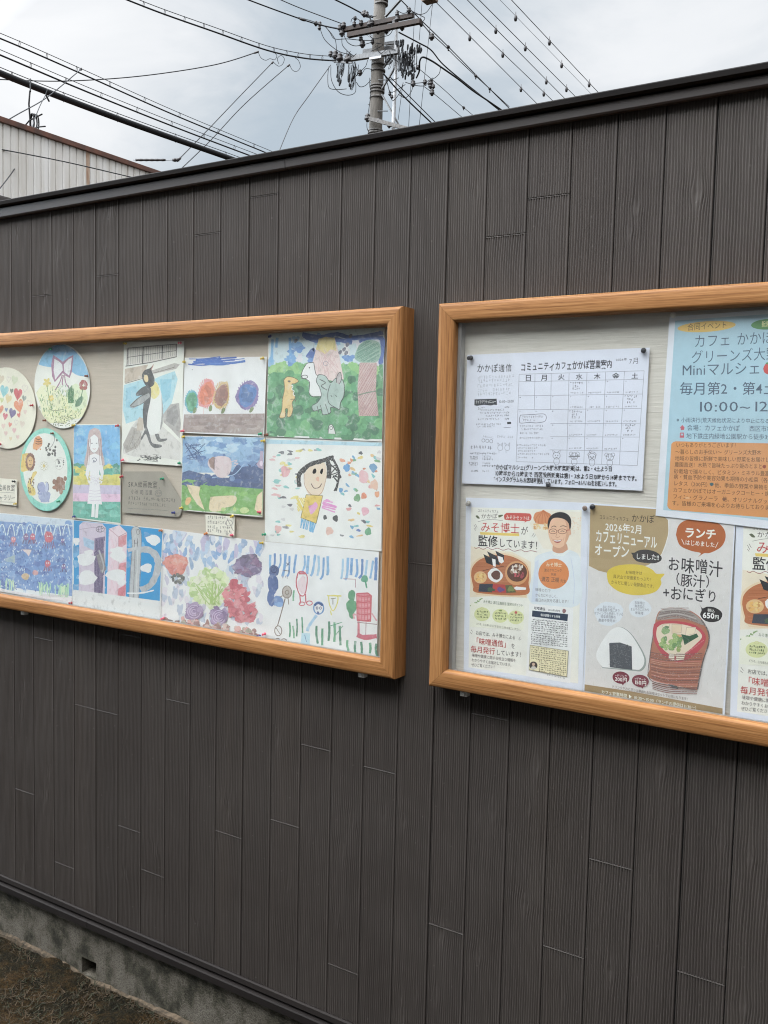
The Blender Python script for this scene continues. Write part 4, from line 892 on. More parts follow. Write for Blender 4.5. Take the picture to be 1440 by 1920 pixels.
S.poly([(812, 1112), (912, 1118), (872, 1285), (780, 1250)], (220, 186, 40)); S.line([(812, 1112), (912, 1118), (872, 1285), (780, 1250), (812, 1112)], 4, (120, 110, 60), sm=False); S.hatch([(752, 1130), (812, 1130), (795, 1205), (762, 1215)], 7, (222, 200, 80), 9, 60)
S.poly([(825, 1180), (850, 1172), (868, 1155), (882, 1180), (860, 1215), (838, 1228)], (226, 146, 196), sm=True)
S.sec = 'drawn_skirt'
S.hatch([(912, 1150), (935, 1140), (1000, 1180), (985, 1220), (905, 1190)], 7, (226, 140, 200), 11, 15); S.hatch([(782, 1252), (872, 1285), (858, 1345), (775, 1310)], 6, (90, 170, 216), 11, 100)
S.done()
# --- small memo
S = Sheet('note_card', 'small white handwritten memo pinned below the lime meadow painting', 'note', [(208, 1230), (384, 1244), (381, 1370), (212, 1346)], Z2, (222, 218, 206), 4, seed=14)
for y, n, w in [(1255, 9, 110), (1284, 8, 118), (1313, 12, 150), (1336, 12, 150)]: S.scrawl(220, y, 220 + w, y + w * .07, 20, (110, 106, 104), 3.2, n)
S.ring(350, 1282, 20, 18, 3, (130, 120, 120)); S.line([(338, 1255), (376, 1330)], 3, (130, 126, 120)); S.scrawl(326, 1356, 350, 1360, 16, (120, 116, 112), 3, 2); S.done()
# --- sea
S = Sheet('painting', 'blue sea painting with red jellyfish and small fish', 'painting', [(-60, 72), (494, 124), (490, 696), (-60, 598)], Z3, (216, 220, 224), 1, group=KIDS, seed=15)
S.poly([(-55, 120), (490, 160), (488, 640), (-55, 560)], (100, 142, 200)); S.poly([(-55, 78), (492, 128), (490, 170), (-55, 130)], (190, 204, 218))
for i in range(110): S.blob(r.uniform(-30, 480), r.uniform(140, 600), r.uniform(16, 40), r.uniform(10, 22), r.choice([(84, 124, 190), (110, 152, 206), (92, 134, 196), (120, 160, 210), (76, 112, 180)]), rough=.25, n=12)
for i in range(330):
    x = r.uniform(-30, 482); y = r.uniform(150, 610); S.line([(x, y), (x + r.uniform(-7, 7), y + r.uniform(6, 15))], 5, r.choice([(190, 208, 232), (166, 190, 224), (60, 92, 164), (206, 218, 236)]), sm=False)
for x in range(-10, 480, 62): S.line([(x, 230), (x + 14, 170), (x + 34, 160), (x + 50, 230)], 6, (206, 220, 236))
for cx, cy, q, c in [(330, 240, 30, (200, 76, 92)), (92, 258, 17, (214, 120, 130)), (178, 240, 18, (140, 100, 150)), (222, 240, 18, (206, 96, 120)), (322, 420, 20, (206, 92, 110)), (424, 265, 13, (120, 90, 150)), (430, 440, 15, (120, 90, 150))]:
    S.sec = 'drawn_jellyfish#%d' % cx; S.blob(cx, cy, q, q * 1.25, c)
    for k in range(6): S.line([(cx - q + k * q * .4, cy + q), (cx - q * 1.2 + k * q * .48 + r.uniform(-4, 4), cy + q * 1.8), (cx - q * 1.5 + k * q * .6, cy + q * 2.6)], 3.4, tuple(int(v * .7) for v in c))
    S.blob(cx - 6, cy - 4, 4, 5, (236, 220, 220), n=7); S.blob(cx + 7, cy - 4, 4, 5, (236, 220, 220), n=7)
S.sec = 'drawn_fish'
S.poly([(150, 325), (215, 325), (205, 350), (195, 372), (180, 350)], (226, 196, 190)); S.line([(135, 345), (150, 322), (232, 330), (226, 350)], 3, (110, 110, 140)); S.blob(172, 507, 26, 24, (206, 176, 130)); S.blob(240, 482, 20, 18, (206, 150, 150)); S.poly([(40, 385), (104, 362), (100, 420)], (160, 180, 180)); S.blob(62, 395, 26, 16, (140, 170, 190))
S.sec = 'drawn_seaweed'
for i in range(50):
    x = r.choice([r.uniform(-30, 100), r.uniform(265, 345), r.uniform(370, 470)]); y = 545 + x * .1; S.line([(x, y + r.uniform(20, 70)), (x + r.uniform(-8, 8), y), (x + r.uniform(-12, 12), y - r.uniform(5, 36))], 6, r.choice([(170, 214, 176), (150, 196, 160), (196, 224, 180)]))
S.poly([(-55, 575), (120, 612), (300, 640), (488, 650), (486, 690), (200, 640), (-55, 595)], (216, 210, 212))
for i in range(60): S.line([(r.uniform(100, 480), r.uniform(622, 665)), ] + [(r.uniform(100, 480), r.uniform(632, 672))], 2, (200, 186, 186), sm=False) if i % 4 == 0 else None
S.done()
# --- towers among clouds
S = Sheet('painting', 'painting of lilac, pink and grey towers among white clouds on blue', 'painting', [(494, 124), (1100, 186), (1084, 802), (490, 702)], Z3, (222, 222, 220), 3, group=KIDS, seed=16)
S.poly([(497, 128), (1096, 190), (1078, 672), (498, 596)], (62, 152, 206), 'flat')
for i in range(24): S.blob(r.uniform(500, 1080), r.uniform(190, 600), 30, 24, r.choice([(56, 144, 200), (70, 160, 212)]), rough=.25)
S.sec = 'lilac_tower'
S.poly([(535, 160), (560, 138), (690, 150), (716, 180), (706, 640), (532, 632)], (196, 180, 200)); S.poly([(560, 240), (636, 268), (632, 330), (566, 300)], (150, 184, 214)); S.poly([(638, 250), (706, 236), (694, 636), (636, 632)], (120, 96, 140)); S.hatch([(638, 250), (706, 236), (694, 636), (636, 632)], 5, (90, 74, 116), 12, 88); S.ring(676, 188, 28, 20, 4, (96, 86, 100)); S.line([(656, 190), (696, 184)], 3, (96, 86, 100)); S.ring(676, 188, 12, 20, 3, (96, 86, 100)); S.line([(536, 190), (640, 176), (716, 185)], 3, (150, 130, 150)); S.poly([(650, 360), (700, 350), (716, 460), (690, 490), (668, 440)], (120, 112, 116)); S.line([(668, 330), (700, 430), (690, 480)], 10, (170, 168, 170))
S.sec = 'pink_tower'
S.poly([(735, 185), (805, 160), (858, 210), (850, 655), (722, 640)], (226, 196, 206)); S.poly([(800, 240), (856, 222), (850, 290), (796, 330)], (206, 120, 130)); S.poly([(806, 420), (852, 410), (850, 500), (800, 470)], (216, 130, 140)); S.poly([(800, 590), (850, 560), (848, 650), (796, 650)], (206, 104, 120)); S.line([(735, 185), (800, 240), (858, 210)], 4, (180, 130, 140), sm=False); S.line([(800, 240), (796, 650)], 4, (190, 140, 150))
for i in range(26): S.line([(r.uniform(730, 795), r.uniform(240, 640)), ] + [(r.uniform(730, 795), r.uniform(240, 640))], 2, (222, 176, 190), sm=False) if i % 2 else None
S.sec = 'grey_tower'
P = [(886, 200), (900, 175), (930, 172), (950, 200), (952, 320), (934, 660), (872, 655), (892, 330)]; S.poly(P, (176, 178, 180)); S.line(P + [P[0]], 4, (120, 120, 122)); S.line([(912, 330), (900, 655)], 7, (140, 140, 142)); S.line([(930, 330), (918, 655)], 5, (200, 200, 200)); S.ring(932, 206, 10, 18, 3, (90, 90, 92)); S.line([(908, 260), (906, 310)], 4, (90, 90, 94)); S.line([(930, 250), (926, 310)], 4, (90, 90, 94)); S.line([(908, 282), (930, 282)], 4, (90, 90, 94))
S.line([(950, 325), (1010, 330), (1060, 380), (1064, 460), (1020, 560), (950, 600)], 44, (168, 170, 174), 'wash'); S.line([(862, 330), (900, 322)], 24, (176, 176, 180), 'wash'); S.line([(860, 620), (960, 618), (1040, 600)], 9, (222, 222, 220))
S.sec = 'drawn_clouds'
for cx, cy, rx, ry in [(515, 270, 22, 26), (580, 390, 62, 40), (600, 345, 30, 20), (590, 515, 66, 46), (800, 370, 56, 38), (790, 330, 40, 22), (790, 500, 66, 42), (820, 545, 30, 22), (1035, 260, 50, 34), (990, 450, 40, 28)]: S.blob(cx, cy, rx, ry, (236, 234, 230), 'flat', rough=.14, n=14)
S.poly([(496, 596), (1078, 672), (1082, 795), (492, 698)], (212, 214, 214))
S.done()
# --- vegetables
S = Sheet('painting', 'dabbed watercolour of a lettuce, tomatoes and purple onions', 'painting', [(44, 94), (616, 166), (609, 722), (28, 616)], Z4, (224, 222, 222), 2, group=KIDS, seed=17)
for i in range(210):
    x = r.uniform(50, 605); y = r.uniform(120, 600); t = (x - 40) / 570; yy = y + 40 * t
    top = y < 300
    c = r.choice([(150, 180, 214), (176, 196, 222), (186, 176, 206), (140, 166, 200), (200, 206, 226), (120, 160, 208)]) if top else r.choice([(200, 206, 214), (176, 186, 206), (214, 206, 216), (190, 184, 204)])
    S.blob(x, min(yy, 660), r.uniform(9, 18), r.uniform(20, 40), c, ang=r.uniform(-20, 30), rough=.2, n=11)
def dabs(cx, cy, rx, ry, n, cs, s0=14, s1=26):
    for i in range(n):
        t = r.uniform(0, 6.28); q = math.sqrt(r.random()); S.blob(cx + rx * q * math.cos(t), cy + ry * q * math.sin(t), r.uniform(s0, s1), r.uniform(s0, s1) * .7, r.choice(cs), ang=r.uniform(-50, 50), rough=.2, n=11)
S.sec = 'drawn_lettuce'
S.blob(310, 425, 118, 110, (206, 220, 166), rough=.14, n=24); dabs(310, 425, 110, 105, 90, [(200, 216, 150), (184, 206, 130), (214, 226, 180), (168, 196, 116), (222, 230, 196)])
for i in range(30): S.line([(310 + r.uniform(-30, 60), 520), (310 + r.uniform(-90, 90), 420 + r.uniform(-40, 40))], 5, r.choice([(160, 190, 100), (216, 228, 186)]))
S.sec = 'orange_vegetable'
S.blob(120, 295, 66, 60, (216, 118, 100), rough=.1, n=20); dabs(120, 295, 58, 50, 34, [(222, 130, 112), (208, 104, 92), (226, 146, 128)])
dabs(130, 375, 36, 26, 16, [(96, 96, 88), (120, 120, 108), (84, 84, 80)], 8, 14); 
S.sec = 'purple_vegetable'
S.blob(520, 300, 78, 58, (116, 98, 134), rough=.12, n=20); dabs(520, 300, 72, 56, 44, [(110, 92, 132), (90, 78, 110), (140, 120, 160), (130, 90, 130)])
S.sec = 'drawn_tomatoes'
dabs(460, 470, 66, 70, 44, [(206, 84, 100), (190, 66, 86), (220, 120, 128)]); dabs(500, 560, 74, 60, 44, [(206, 96, 110), (216, 130, 138), (190, 80, 96)]); dabs(440, 410, 26, 20, 6, [(196, 60, 84)])
for cx, cy in [(222, 560), (362, 590)]:
    S.sec = 'drawn_onion#%d' % cx; S.blob(cx, cy, 50, 48, (140, 110, 150), n=18); dabs(cx, cy, 46, 44, 18, [(140, 110, 156), (160, 134, 174), (120, 90, 136)])
    for q in (12, 24, 36): S.ring(cx, cy, q, q, 4, (196, 176, 206), a=r.uniform(0, 60), b=r.uniform(220, 330))
S.sec = 'painted_ground'
for i in range(90):
    x = r.uniform(40, 600); y = 575 + x * .16 + r.uniform(0, 50); S.blob(x, min(y, 606 + x * .18), r.uniform(10, 18), r.uniform(8, 16), r.choice([(190, 120, 110), (210, 150, 140), (150, 100, 92), (200, 170, 160), (160, 150, 130)]) if x > 150 else r.choice([(110, 84, 76), (150, 104, 92)]), rough=.2, n=11)
S.done()
# --- village of people
S = Sheet('painting', 'painting of blue, red and brown stick people with a red house and grass strokes', 'painting', [(616, 166), (1262, 223), (1250, 833), (610, 719)], Z4, (224, 224, 224), 1, group=KIDS, seed=18)
for i, x in enumerate(range(655, 1260, 27)):
    if 790 < x < 825 or (1005 < x < 1040): continue
    y = 232 + (x - 655) * .055 + r.uniform(-10, 14); S.line([(x + r.uniform(-6, 8), y), (x - 4 + r.uniform(-6, 6), y + r.uniform(50, 100)), (x - 8 + r.uniform(-12, 4), y + r.uniform(90, 130))], r.uniform(9, 16), r.choice([(96, 152, 206), (120, 172, 216), (80, 128, 190), (150, 190, 222)]), 'wash')
S.sec = 'blue_figure'
S.blob(672, 332, 28, 34, (38, 70, 130)); S.blob(666, 405, 30, 62, (48, 84, 150)); S.blob(690, 500, 34, 28, (90, 130, 190)); S.blob(655, 480, 20, 50, (56, 92, 156)); S.ring(672, 325, 16, 16, 4, (30, 50, 100)); S.blob(702, 520, 26, 14, (120, 160, 210))
S.sec = 'red_figure'
RD = (200, 66, 88)
S.line([(800, 370), (810, 340), (835, 335), (858, 360), (856, 420), (842, 468), (818, 465), (800, 420), (798, 380), (804, 365)], 6, RD); S.line([(818, 468), (822, 515)], 6, RD); S.line([(850, 462), (852, 510)], 6, RD); S.ring(830, 516, 16, 10, 5, RD); S.ring(872, 512, 16, 12, 5, RD); S.line([(815, 400), (830, 420), (828, 460)], 4, RD); S.ring(836, 375, 10, 14, 4, RD); S.line([(812, 345), (850, 345)], 12, RD, 'wash'); S.blob(830, 410, 24, 50, (228, 196, 202))
S.sec = 'brown_figure'
BR = (126, 110, 100)
S.blob(745, 452, 26, 34, (176, 164, 154)); S.ring(745, 450, 26, 34, 5, BR); S.ring(746, 452, 10, 12, 4, BR); S.line([(735, 486), (715, 560), (692, 640)], 6, BR); S.line([(720, 470), (705, 480)], 5, BR); S.line([(752, 486), (755, 520)], 5, BR); S.ring(696, 668, 20, 28, 5, BR); S.ring(692, 720, 14, 9, 5, BR); S.ring(728, 722, 14, 9, 5, BR)
S.line([(684, 652), (706, 686)], 4, BR)
S.sec = 'pale_blue_figure'
S.ring(924, 540, 28, 34, 7, (90, 140, 196)); S.line([(900, 525), (922, 512), (948, 525)], 12, (40, 80, 140)); S.ring(915, 540, 5, 7, 3.5, (40, 60, 110)); S.ring(934, 540, 5, 7, 3.5, (40, 60, 110)); S.blob(920, 566, 6, 8, (60, 90, 150)); S.line([(912, 580), (870, 640), (860, 670)], 16, (150, 190, 222), 'wash'); S.poly([(828, 680), (876, 682), (872, 760), (820, 755)], (166, 204, 230)); S.line([(845, 690), (855, 730)], 3, (80, 110, 160))
S.sec = 'yellow_figure'
YL = (216, 204, 70)
S.line([(980, 480), (986, 470), (1030, 474), (1026, 520), (1004, 555), (985, 520), (980, 480)], 6, YL); S.line([(970, 470), (1052, 472)], 7, YL); S.line([(990, 555), (996, 580)], 6, YL); S.line([(1004, 490), (1004, 520)], 4, (120, 110, 80)); S.line([(992, 488), (1020, 484)], 4, (120, 120, 90))
S.sec = 'grass_strokes'
GR = [(60, 148, 104), (90, 166, 120), (44, 128, 92)]
for x, y, h in [(760, 620, 84), (778, 640, 70), (800, 600, 100), (830, 590, 90), (912, 640, 100), (945, 655, 95), (982, 615, 110), (1012, 620, 110), (1042, 640, 110), (1085, 720, 60), (1130, 725, 70), (1162, 730, 75), (1212, 735, 60), (1248, 740, 70), (785, 440, 60)]: S.line([(x, y), (x + r.uniform(-4, 6), y + h * .5), (x + r.uniform(-4, 8), y + h)], 13 if x > 880 else 9, r.choice(GR), 'wash')
S.line([(990, 640), (1055, 620)], 4, GR[0]); S.line([(1020, 690), (1060, 640)], 4, GR[0])
S.sec = 'drawn_tree'
S.blob(1110, 470, 20, 34, (56, 140, 92)); S.blob(1108, 530, 30, 40, (64, 150, 96)); S.blob(1110, 575, 16, 26, (60, 142, 92)); S.blob(1182, 376, 20, 20, (70, 156, 120)); S.line([(1186, 385), (1194, 428)], 9, (60, 148, 110))
S.sec = 'red_house'
P = [(1138, 458), (1200, 455), (1220, 470), (1216, 615), (1140, 610)]; S.poly(P, (216, 120, 130)); S.line(P + [P[0]], 6, (196, 66, 84), sm=False)
for y in range(470, 610, 17): S.line([(1142, y), (1180, y + 5), (1215, y)], 6, (196, 66, 84) if (y // 17) % 2 else (226, 150, 156))
for x in range(1150, 1215, 16): S.line([(x, 462), (x, 610)], 4, (206, 90, 104), sm=False)
S.line([(1148, 615), (1148, 690)], 12, (206, 100, 116), 'wash'); S.line([(1190, 620), (1188, 690)], 4, (150, 90, 100)); S.line([(1140, 580), (1120, 575), (1124, 600)], 9, (222, 150, 160)); S.line([(1222, 570), (1250, 612)], 8, (226, 150, 160)); S.line([(1140, 690), (1180, 705), (1250, 698)], 26, (200, 74, 100), 'wash'); S.line([(1140, 620), (1252, 632)], 4, (150, 120, 120))
S.sec = 'small_marks'
S.line([(1062, 375), (1130, 378), (1132, 425)], 3.5, (170, 110, 120), sm=False); S.line([(740, 285), (760, 300)], 4, (70, 80, 120)); S.line([(760, 280), (742, 305)], 4, (70, 80, 120)); S.line([(725, 328), (758, 332)], 4, (90, 80, 90)); S.scrawl(716, 372, 756, 376, 16, (150, 140, 150), 3, 3)
S.done()

# ------------------------------------------------------------------ printed sheets in the right board
BK = (58, 58, 64); GY = (130, 132, 140); DG = (84, 86, 94)
S = Sheet('calendar_sheet', 'handwritten black and white monthly cafe calendar pinned with black pins', 'calendar', [(62, 172), (1357, 120), (1330, 640), (1305, 1137), (640, 1108), (24, 1085)], Z5, (206, 209, 221), 1, .5, seed=21)
S.text('かかぽ通信', 130, 294, 380, 290, 66, DG, .012, 1); S.text('コミュニティカフェかかぽ営業案内', 438, 284, 1092, 262, 66, (66, 66, 74), .020, .8)
S.text('2026年', 1116, 216, 1198, 211, 22, DG, .004, .6); S.text('7月', 1208, 236, 1282, 229, 48, DG, -.004, .6)
TX = [430, 543, 658, 785, 912, 1045, 1178, 1318]; BX = [408, 528, 648, 768, 890, 1017, 1143, 1272]; LY = [310, 363, 463, 562, 661, 752, 842, 930]; RY = [285, 345, 450, 553, 658, 756, 858, 958]
def G(i, j, u=0, v=0):
    """grid point: column i + u, row j + v"""
    a = i + u; k = min(int(a), 6); f = a - k; tx = TX[k] + (TX[k + 1] - TX[k]) * f; bx = BX[k] + (BX[k + 1] - BX[k]) * f
    b = j + v; m = min(int(b), 6); g = b - m; ly = LY[m] + (LY[m + 1] - LY[m]) * g; ry = RY[m] + (RY[m + 1] - RY[m]) * g
    t = a / 7; y = ly + (ry - ly) * t; w = (y - (310 - 25 * t)) / 640; return (tx + (bx - tx) * w, y)
LG = (150, 154, 166)
for j in range(8): S.line([G(0 if j in (0, 1, 2, 3, 7) else 2, j), G(7, j)], 3, LG, 'flat', 'lettering', sm=False)
for i in range(8): S.line([G(i, 0), G(i, 7 if i not in (1, 2) else 3)], 3, LG, 'flat', 'lettering', sm=False)
for i, d in enumerate('日月火水木金土'):
    x, y = G(i, 0, .36, .86); S.text(d, x, y, x + 52, y - 2, 48, DG, .014, .6)
for j in range(1, 6):
    for i in range(7):
        if i < 2 and j > 3: continue
        x, y = G(i, j, .06, .16)
        if not (j == 1 and i < 3): S.scrawl(x, y, x + 14, y, 9, GY, 3, 1)
        if i >= 3 and not (j == 5 and i == 6):
            x, y = G(i, j, .1, .92); S.scrawl(x, y, x + 92, y - 3, 11, GY, 3, 8)
for i, j, tx in [(3, 1, 1), (3, 3, 1), (6, 2, 1), (6, 4, 1)]:
    for q in range(3):
        x, y = G(i, j, .2, .24 + q * .2); S.scrawl(x, y, x + (76, 44, 60)[q], y, 16, DG, 3.4, (5, 3, 4)[q])
for y, w in [(345, 265), (372, 255), (405, 255), (437, 235), (465, 240)]: S.scrawl(132, y, 132 + w, y - 10, 24, LG, 3, 13)
S.poly([(113, 488), (270, 483), (273, 528), (250, 526), (230, 532), (180, 527), (130, 534), (112, 530)], (64, 66, 74), 'flat', 'lettering'); S.text('テイクアウトメニュー', 120, 517, 266, 513, 26, (218, 221, 231), .003, .3); S.text('10:00~13:00', 284, 514, 392, 510, 26, DG, .004, .3)
for y, x0, x1, n in [(556, 136, 186, 5), (570, 136, 325, 16), (592, 136, 320, 15), (612, 190, 318, 10), (636, 136, 286, 14), (672, 122, 302, 16), (688, 122, 258, 12)]: S.scrawl(x0, y, x1, y - 3, 13, GY, 3, n)
for y in (550, 588, 608, 634): S.scrawl(326, y, 360, y - 1, 12, DG, 3.4, 4)
S.poly([(344, 650), (372, 648), (374, 662), (346, 664)], (72, 74, 80), 'flat', 'lettering'); S.line([(320, 690), (370, 686)], 3, GY, 'flat', 'lettering')
for y, n in [(685, 12), (707, 12), (735, 10), (770, 12)]: S.scrawl(432, y, 432 + n * 14, y, 15, GY, 3, n)
P = [(440, 600), (520, 596), (612, 594), (616, 640), (560, 655), (500, 652), (440, 656), (432, 630), (440, 600)]; S.line(P, 4, GY, 'flat', 'lettering'); S.scrawl(450, 624, 600, 618, 17, GY, 3, 10); S.scrawl(456, 645, 545, 642, 16, GY, 3, 6)
for y, n in [(820, 14), (840, 10), (861, 9), (882, 16), (908, 8)]: S.scrawl(416, y, 416 + n * 14.5, y + 2, 14, GY, 3, n)
for x, k in [(696, 0), (822, 1), (948, 2), (1074, 3)]:
    y = 888 + (x - 696) * .03; S.sec = 'drawn_animal#%d' % k
    S.ring(x, y, 26, 24, 3.4, GY, 'flat'); S.ring(x, y + 40, 20, 26, 3, GY, 'flat'); S.blob(x - 9, y - 2, 3, 4, DG, 'flat', n=7); S.blob(x + 9, y - 2, 3, 4, DG, 'flat', n=7); S.line([(x - 6, y + 10), (x, y + 13), (x + 6, y + 10)], 3, DG, 'flat')
    if k == 0: S.line([(x - 22, y - 14), (x - 28, y - 40), (x - 8, y - 24)], 3.4, GY, 'flat', sm=False); S.line([(x + 22, y - 14), (x + 28, y - 40), (x + 8, y - 24)], 3.4, GY, 'flat', sm=False)
    elif k == 2: S.ring(x, y - 14, 30, 20, 3, GY, 'flat'); S.ring(x - 12, y - 38, 6, 10, 3, GY, 'flat')
    else: S.ring(x - 22, y - 18, 14, 12, 3, GY, 'flat'); S.ring(x + 22, y - 18, 14, 12, 3, GY, 'flat'); S.line([(x - 40, y + 4), (x + 40, y)], 8, GY, 'flat') if k == 1 else None
S.sec = 'drawn_rabbits'
for cx in (296, 346): S.ring(cx, 832, 18, 20, 3, LG, 'flat'); S.line([(cx - 14, 820), (cx - 18, 796), (cx - 4, 812)], 3, LG, 'flat'); S.line([(cx + 14, 820), (cx + 18, 796), (cx + 4, 812)], 3, LG, 'flat'); S.line([(cx - 10, 852), (cx - 8, 868)], 3, LG, 'flat')
S.scrawl(272, 760, 404, 764, 16, LG, 3, 9); S.scrawl(168, 758, 250, 772, 18, LG, 3, 6)
for x in (176, 204, 232): S.ring(x, 780 + (x - 176) * .1, 11, 12, 3, GY, 'flat')
S.scrawl(84, 842, 240, 846, 28, DG, 3.6, 8)
for y, x0, x1, n in [(878, 78, 270, 16), (902, 78, 148, 7), (918, 84, 146, 7), (946, 72, 146, 7), (960, 78, 138, 6), (1002, 78, 150, 8), (900, 166, 232, 6), (918, 166, 246, 7), (948, 166, 226, 6), (966, 166, 246, 7), (1004, 166, 216, 4)]: S.scrawl(x0, y, x1, y + 2, 13, DG if n > 6 else GY, 3.4, n)
S.text('*かかぽマルシェ(グリーンズ大野木野菜販売)は、第2・4土よう日', 250, 984, 1092, 998, 40, BK, .026, .5); S.text('10時半から12時まで 西区役所販売は第1・3水よう日10時から14時までです。', 258, 1028, 1284, 1066, 42, BK, .026, .5); S.text('*インスタグラムもお店随時更新しています。フォロー&いいねをお願いします。', 250, 1068, 1138, 1106, 40, BK, .026, .5)
S.done()

# --- event poster
S = Sheet('event_poster', 'pale blue market event poster with an orange text box, overlapping the lunch poster', 'poster', [(232, 225), (520, 205), (1420, 138), (1372, 1930), (560, 1832), (122, 1782)], Z6, (208, 211, 219), 4, .6, seed=22)
BL = (160, 191, 206)
S.poly([(276, 256), (1370, 178), (1328, 1858), (700, 1786), (182, 1738), (228, 1000)], BL, 'flat', 'print')
S.sec = 'orange_oval'
S.poly(ell(522, 302, 228, 42, -4), (218, 178, 92), 'flat', 'print'); S.sec = 'green_oval'; S.poly(ell(1010, 283, 140, 42, -4), (92, 142, 90), 'flat', 'print'); S.text('新規オープン', 952, 303, 1120, 294, 52, (216, 214, 150), .01)
T1 = (84, 98, 116)
S.text('合同イベント', 370, 331, 684, 309, 60, (104, 96, 74), .0)
S.text('カフェ かかぽ', 420, 462, 1050, 425, 112, T1, -.006); S.text('グリーンズ大野木', 398, 585, 1180, 548, 112, T1, -.006); S.text('Miniマルシェ', 326, 684, 950, 668, 114, T1, -.002)
S.sec = 'tomato_picture'
S.blob(1010, 632, 44, 46, (196, 76, 74), 'flat', rough=.03, part='print'); S.blob(1000, 590, 14, 8, (90, 140, 80), 'flat', part='print')
S.text('毎月第2・第4土曜', 308, 828, 1180, 826, 108, T1, .004); S.text('10:00~12:00', 440, 968, 1210, 965, 112, T1, .0)
S.text('※小雨決行(荒天候他状況により中止になる場合', 285, 1048, 1090, 1058, 42, T1, .006); S.text('会場：カフェかかぽ    西区市場木町', 368, 1112, 1130, 1122, 50, T1, .004); S.text('地下鉄庄内緑地公園駅から徒歩3分', 362, 1176, 1040, 1184, 48, T1, .004)
S.sec = 'small_icons'
S.poly([(312, 1096), (332, 1072), (354, 1098), (346, 1098), (346, 1112), (320, 1112), (320, 1098)], (196, 96, 108), 'flat', 'print'); S.poly([(314, 1132), (344, 1132), (346, 1172), (312, 1172)], (190, 96, 110), 'flat', 'print'); S.poly([(320, 1140), (338, 1140), (338, 1154), (320, 1154)], BL, 'flat', 'print')
S.sec = 'text_box'
OR = (208, 142, 82)
S.poly([(262, 1206), (280, 1200), (1270, 1222), (1290, 1240), (1272, 1806), (1250, 1818), (250, 1738), (226, 1728), (214, 1706), (246, 1220)], OR, 'flat', 'print')
OT = (108, 78, 56)
for y, tx, x0, x1, dy in [(1245, 'いつもありがとうございます！', 282, 772, 2), (1298, '〜暮らしのお手伝い〜 グリーンズ大野木', 276, 950, 6), (1348, '地域の皆様に新鮮で美味しい野菜をお届けします', 274, 1090, 14), (1398, '農園直送！木熟で旨味たっぷり姫のとまと', 270, 960, 14), (1450, '砂栽培で瑞々しく、ビタミン・ミネラル豊富です', 266, 1090, 20), (1492, '病・貧血予防や美容効果も期待の小松菜（各150円', 264, 1090, 32), (1544, 'レタス（200円）  他、季節の野菜や果物を販売', 262, 1080, 36), (1596, 'カフェかかぽではオーガニックコーヒー・焼菓子', 258, 1090, 34), (1646, 'フィン・グラノーラ  他、オリジナルグッズも', 256, 1080, 44), (1698, 'す。皆様のご来場を心よりお待ちしております。', 250, 1090, 40)]:
    S.text(tx, x0, y, x1, y + dy, 42, OT, .004)
S.blob(974, 1398, 14, 14, (150, 76, 60), 'flat', part='print'); S.blob(562, 1536, 16, 13, (70, 100, 110), 'flat', part='print'); S.blob(660, 1655, 14, 10, (130, 90, 70), 'flat', part='print'); S.poly([(356, 1636), (388, 1638), (388, 1650), (356, 1648)], (214, 166, 120), 'flat', 'print')
S.done()

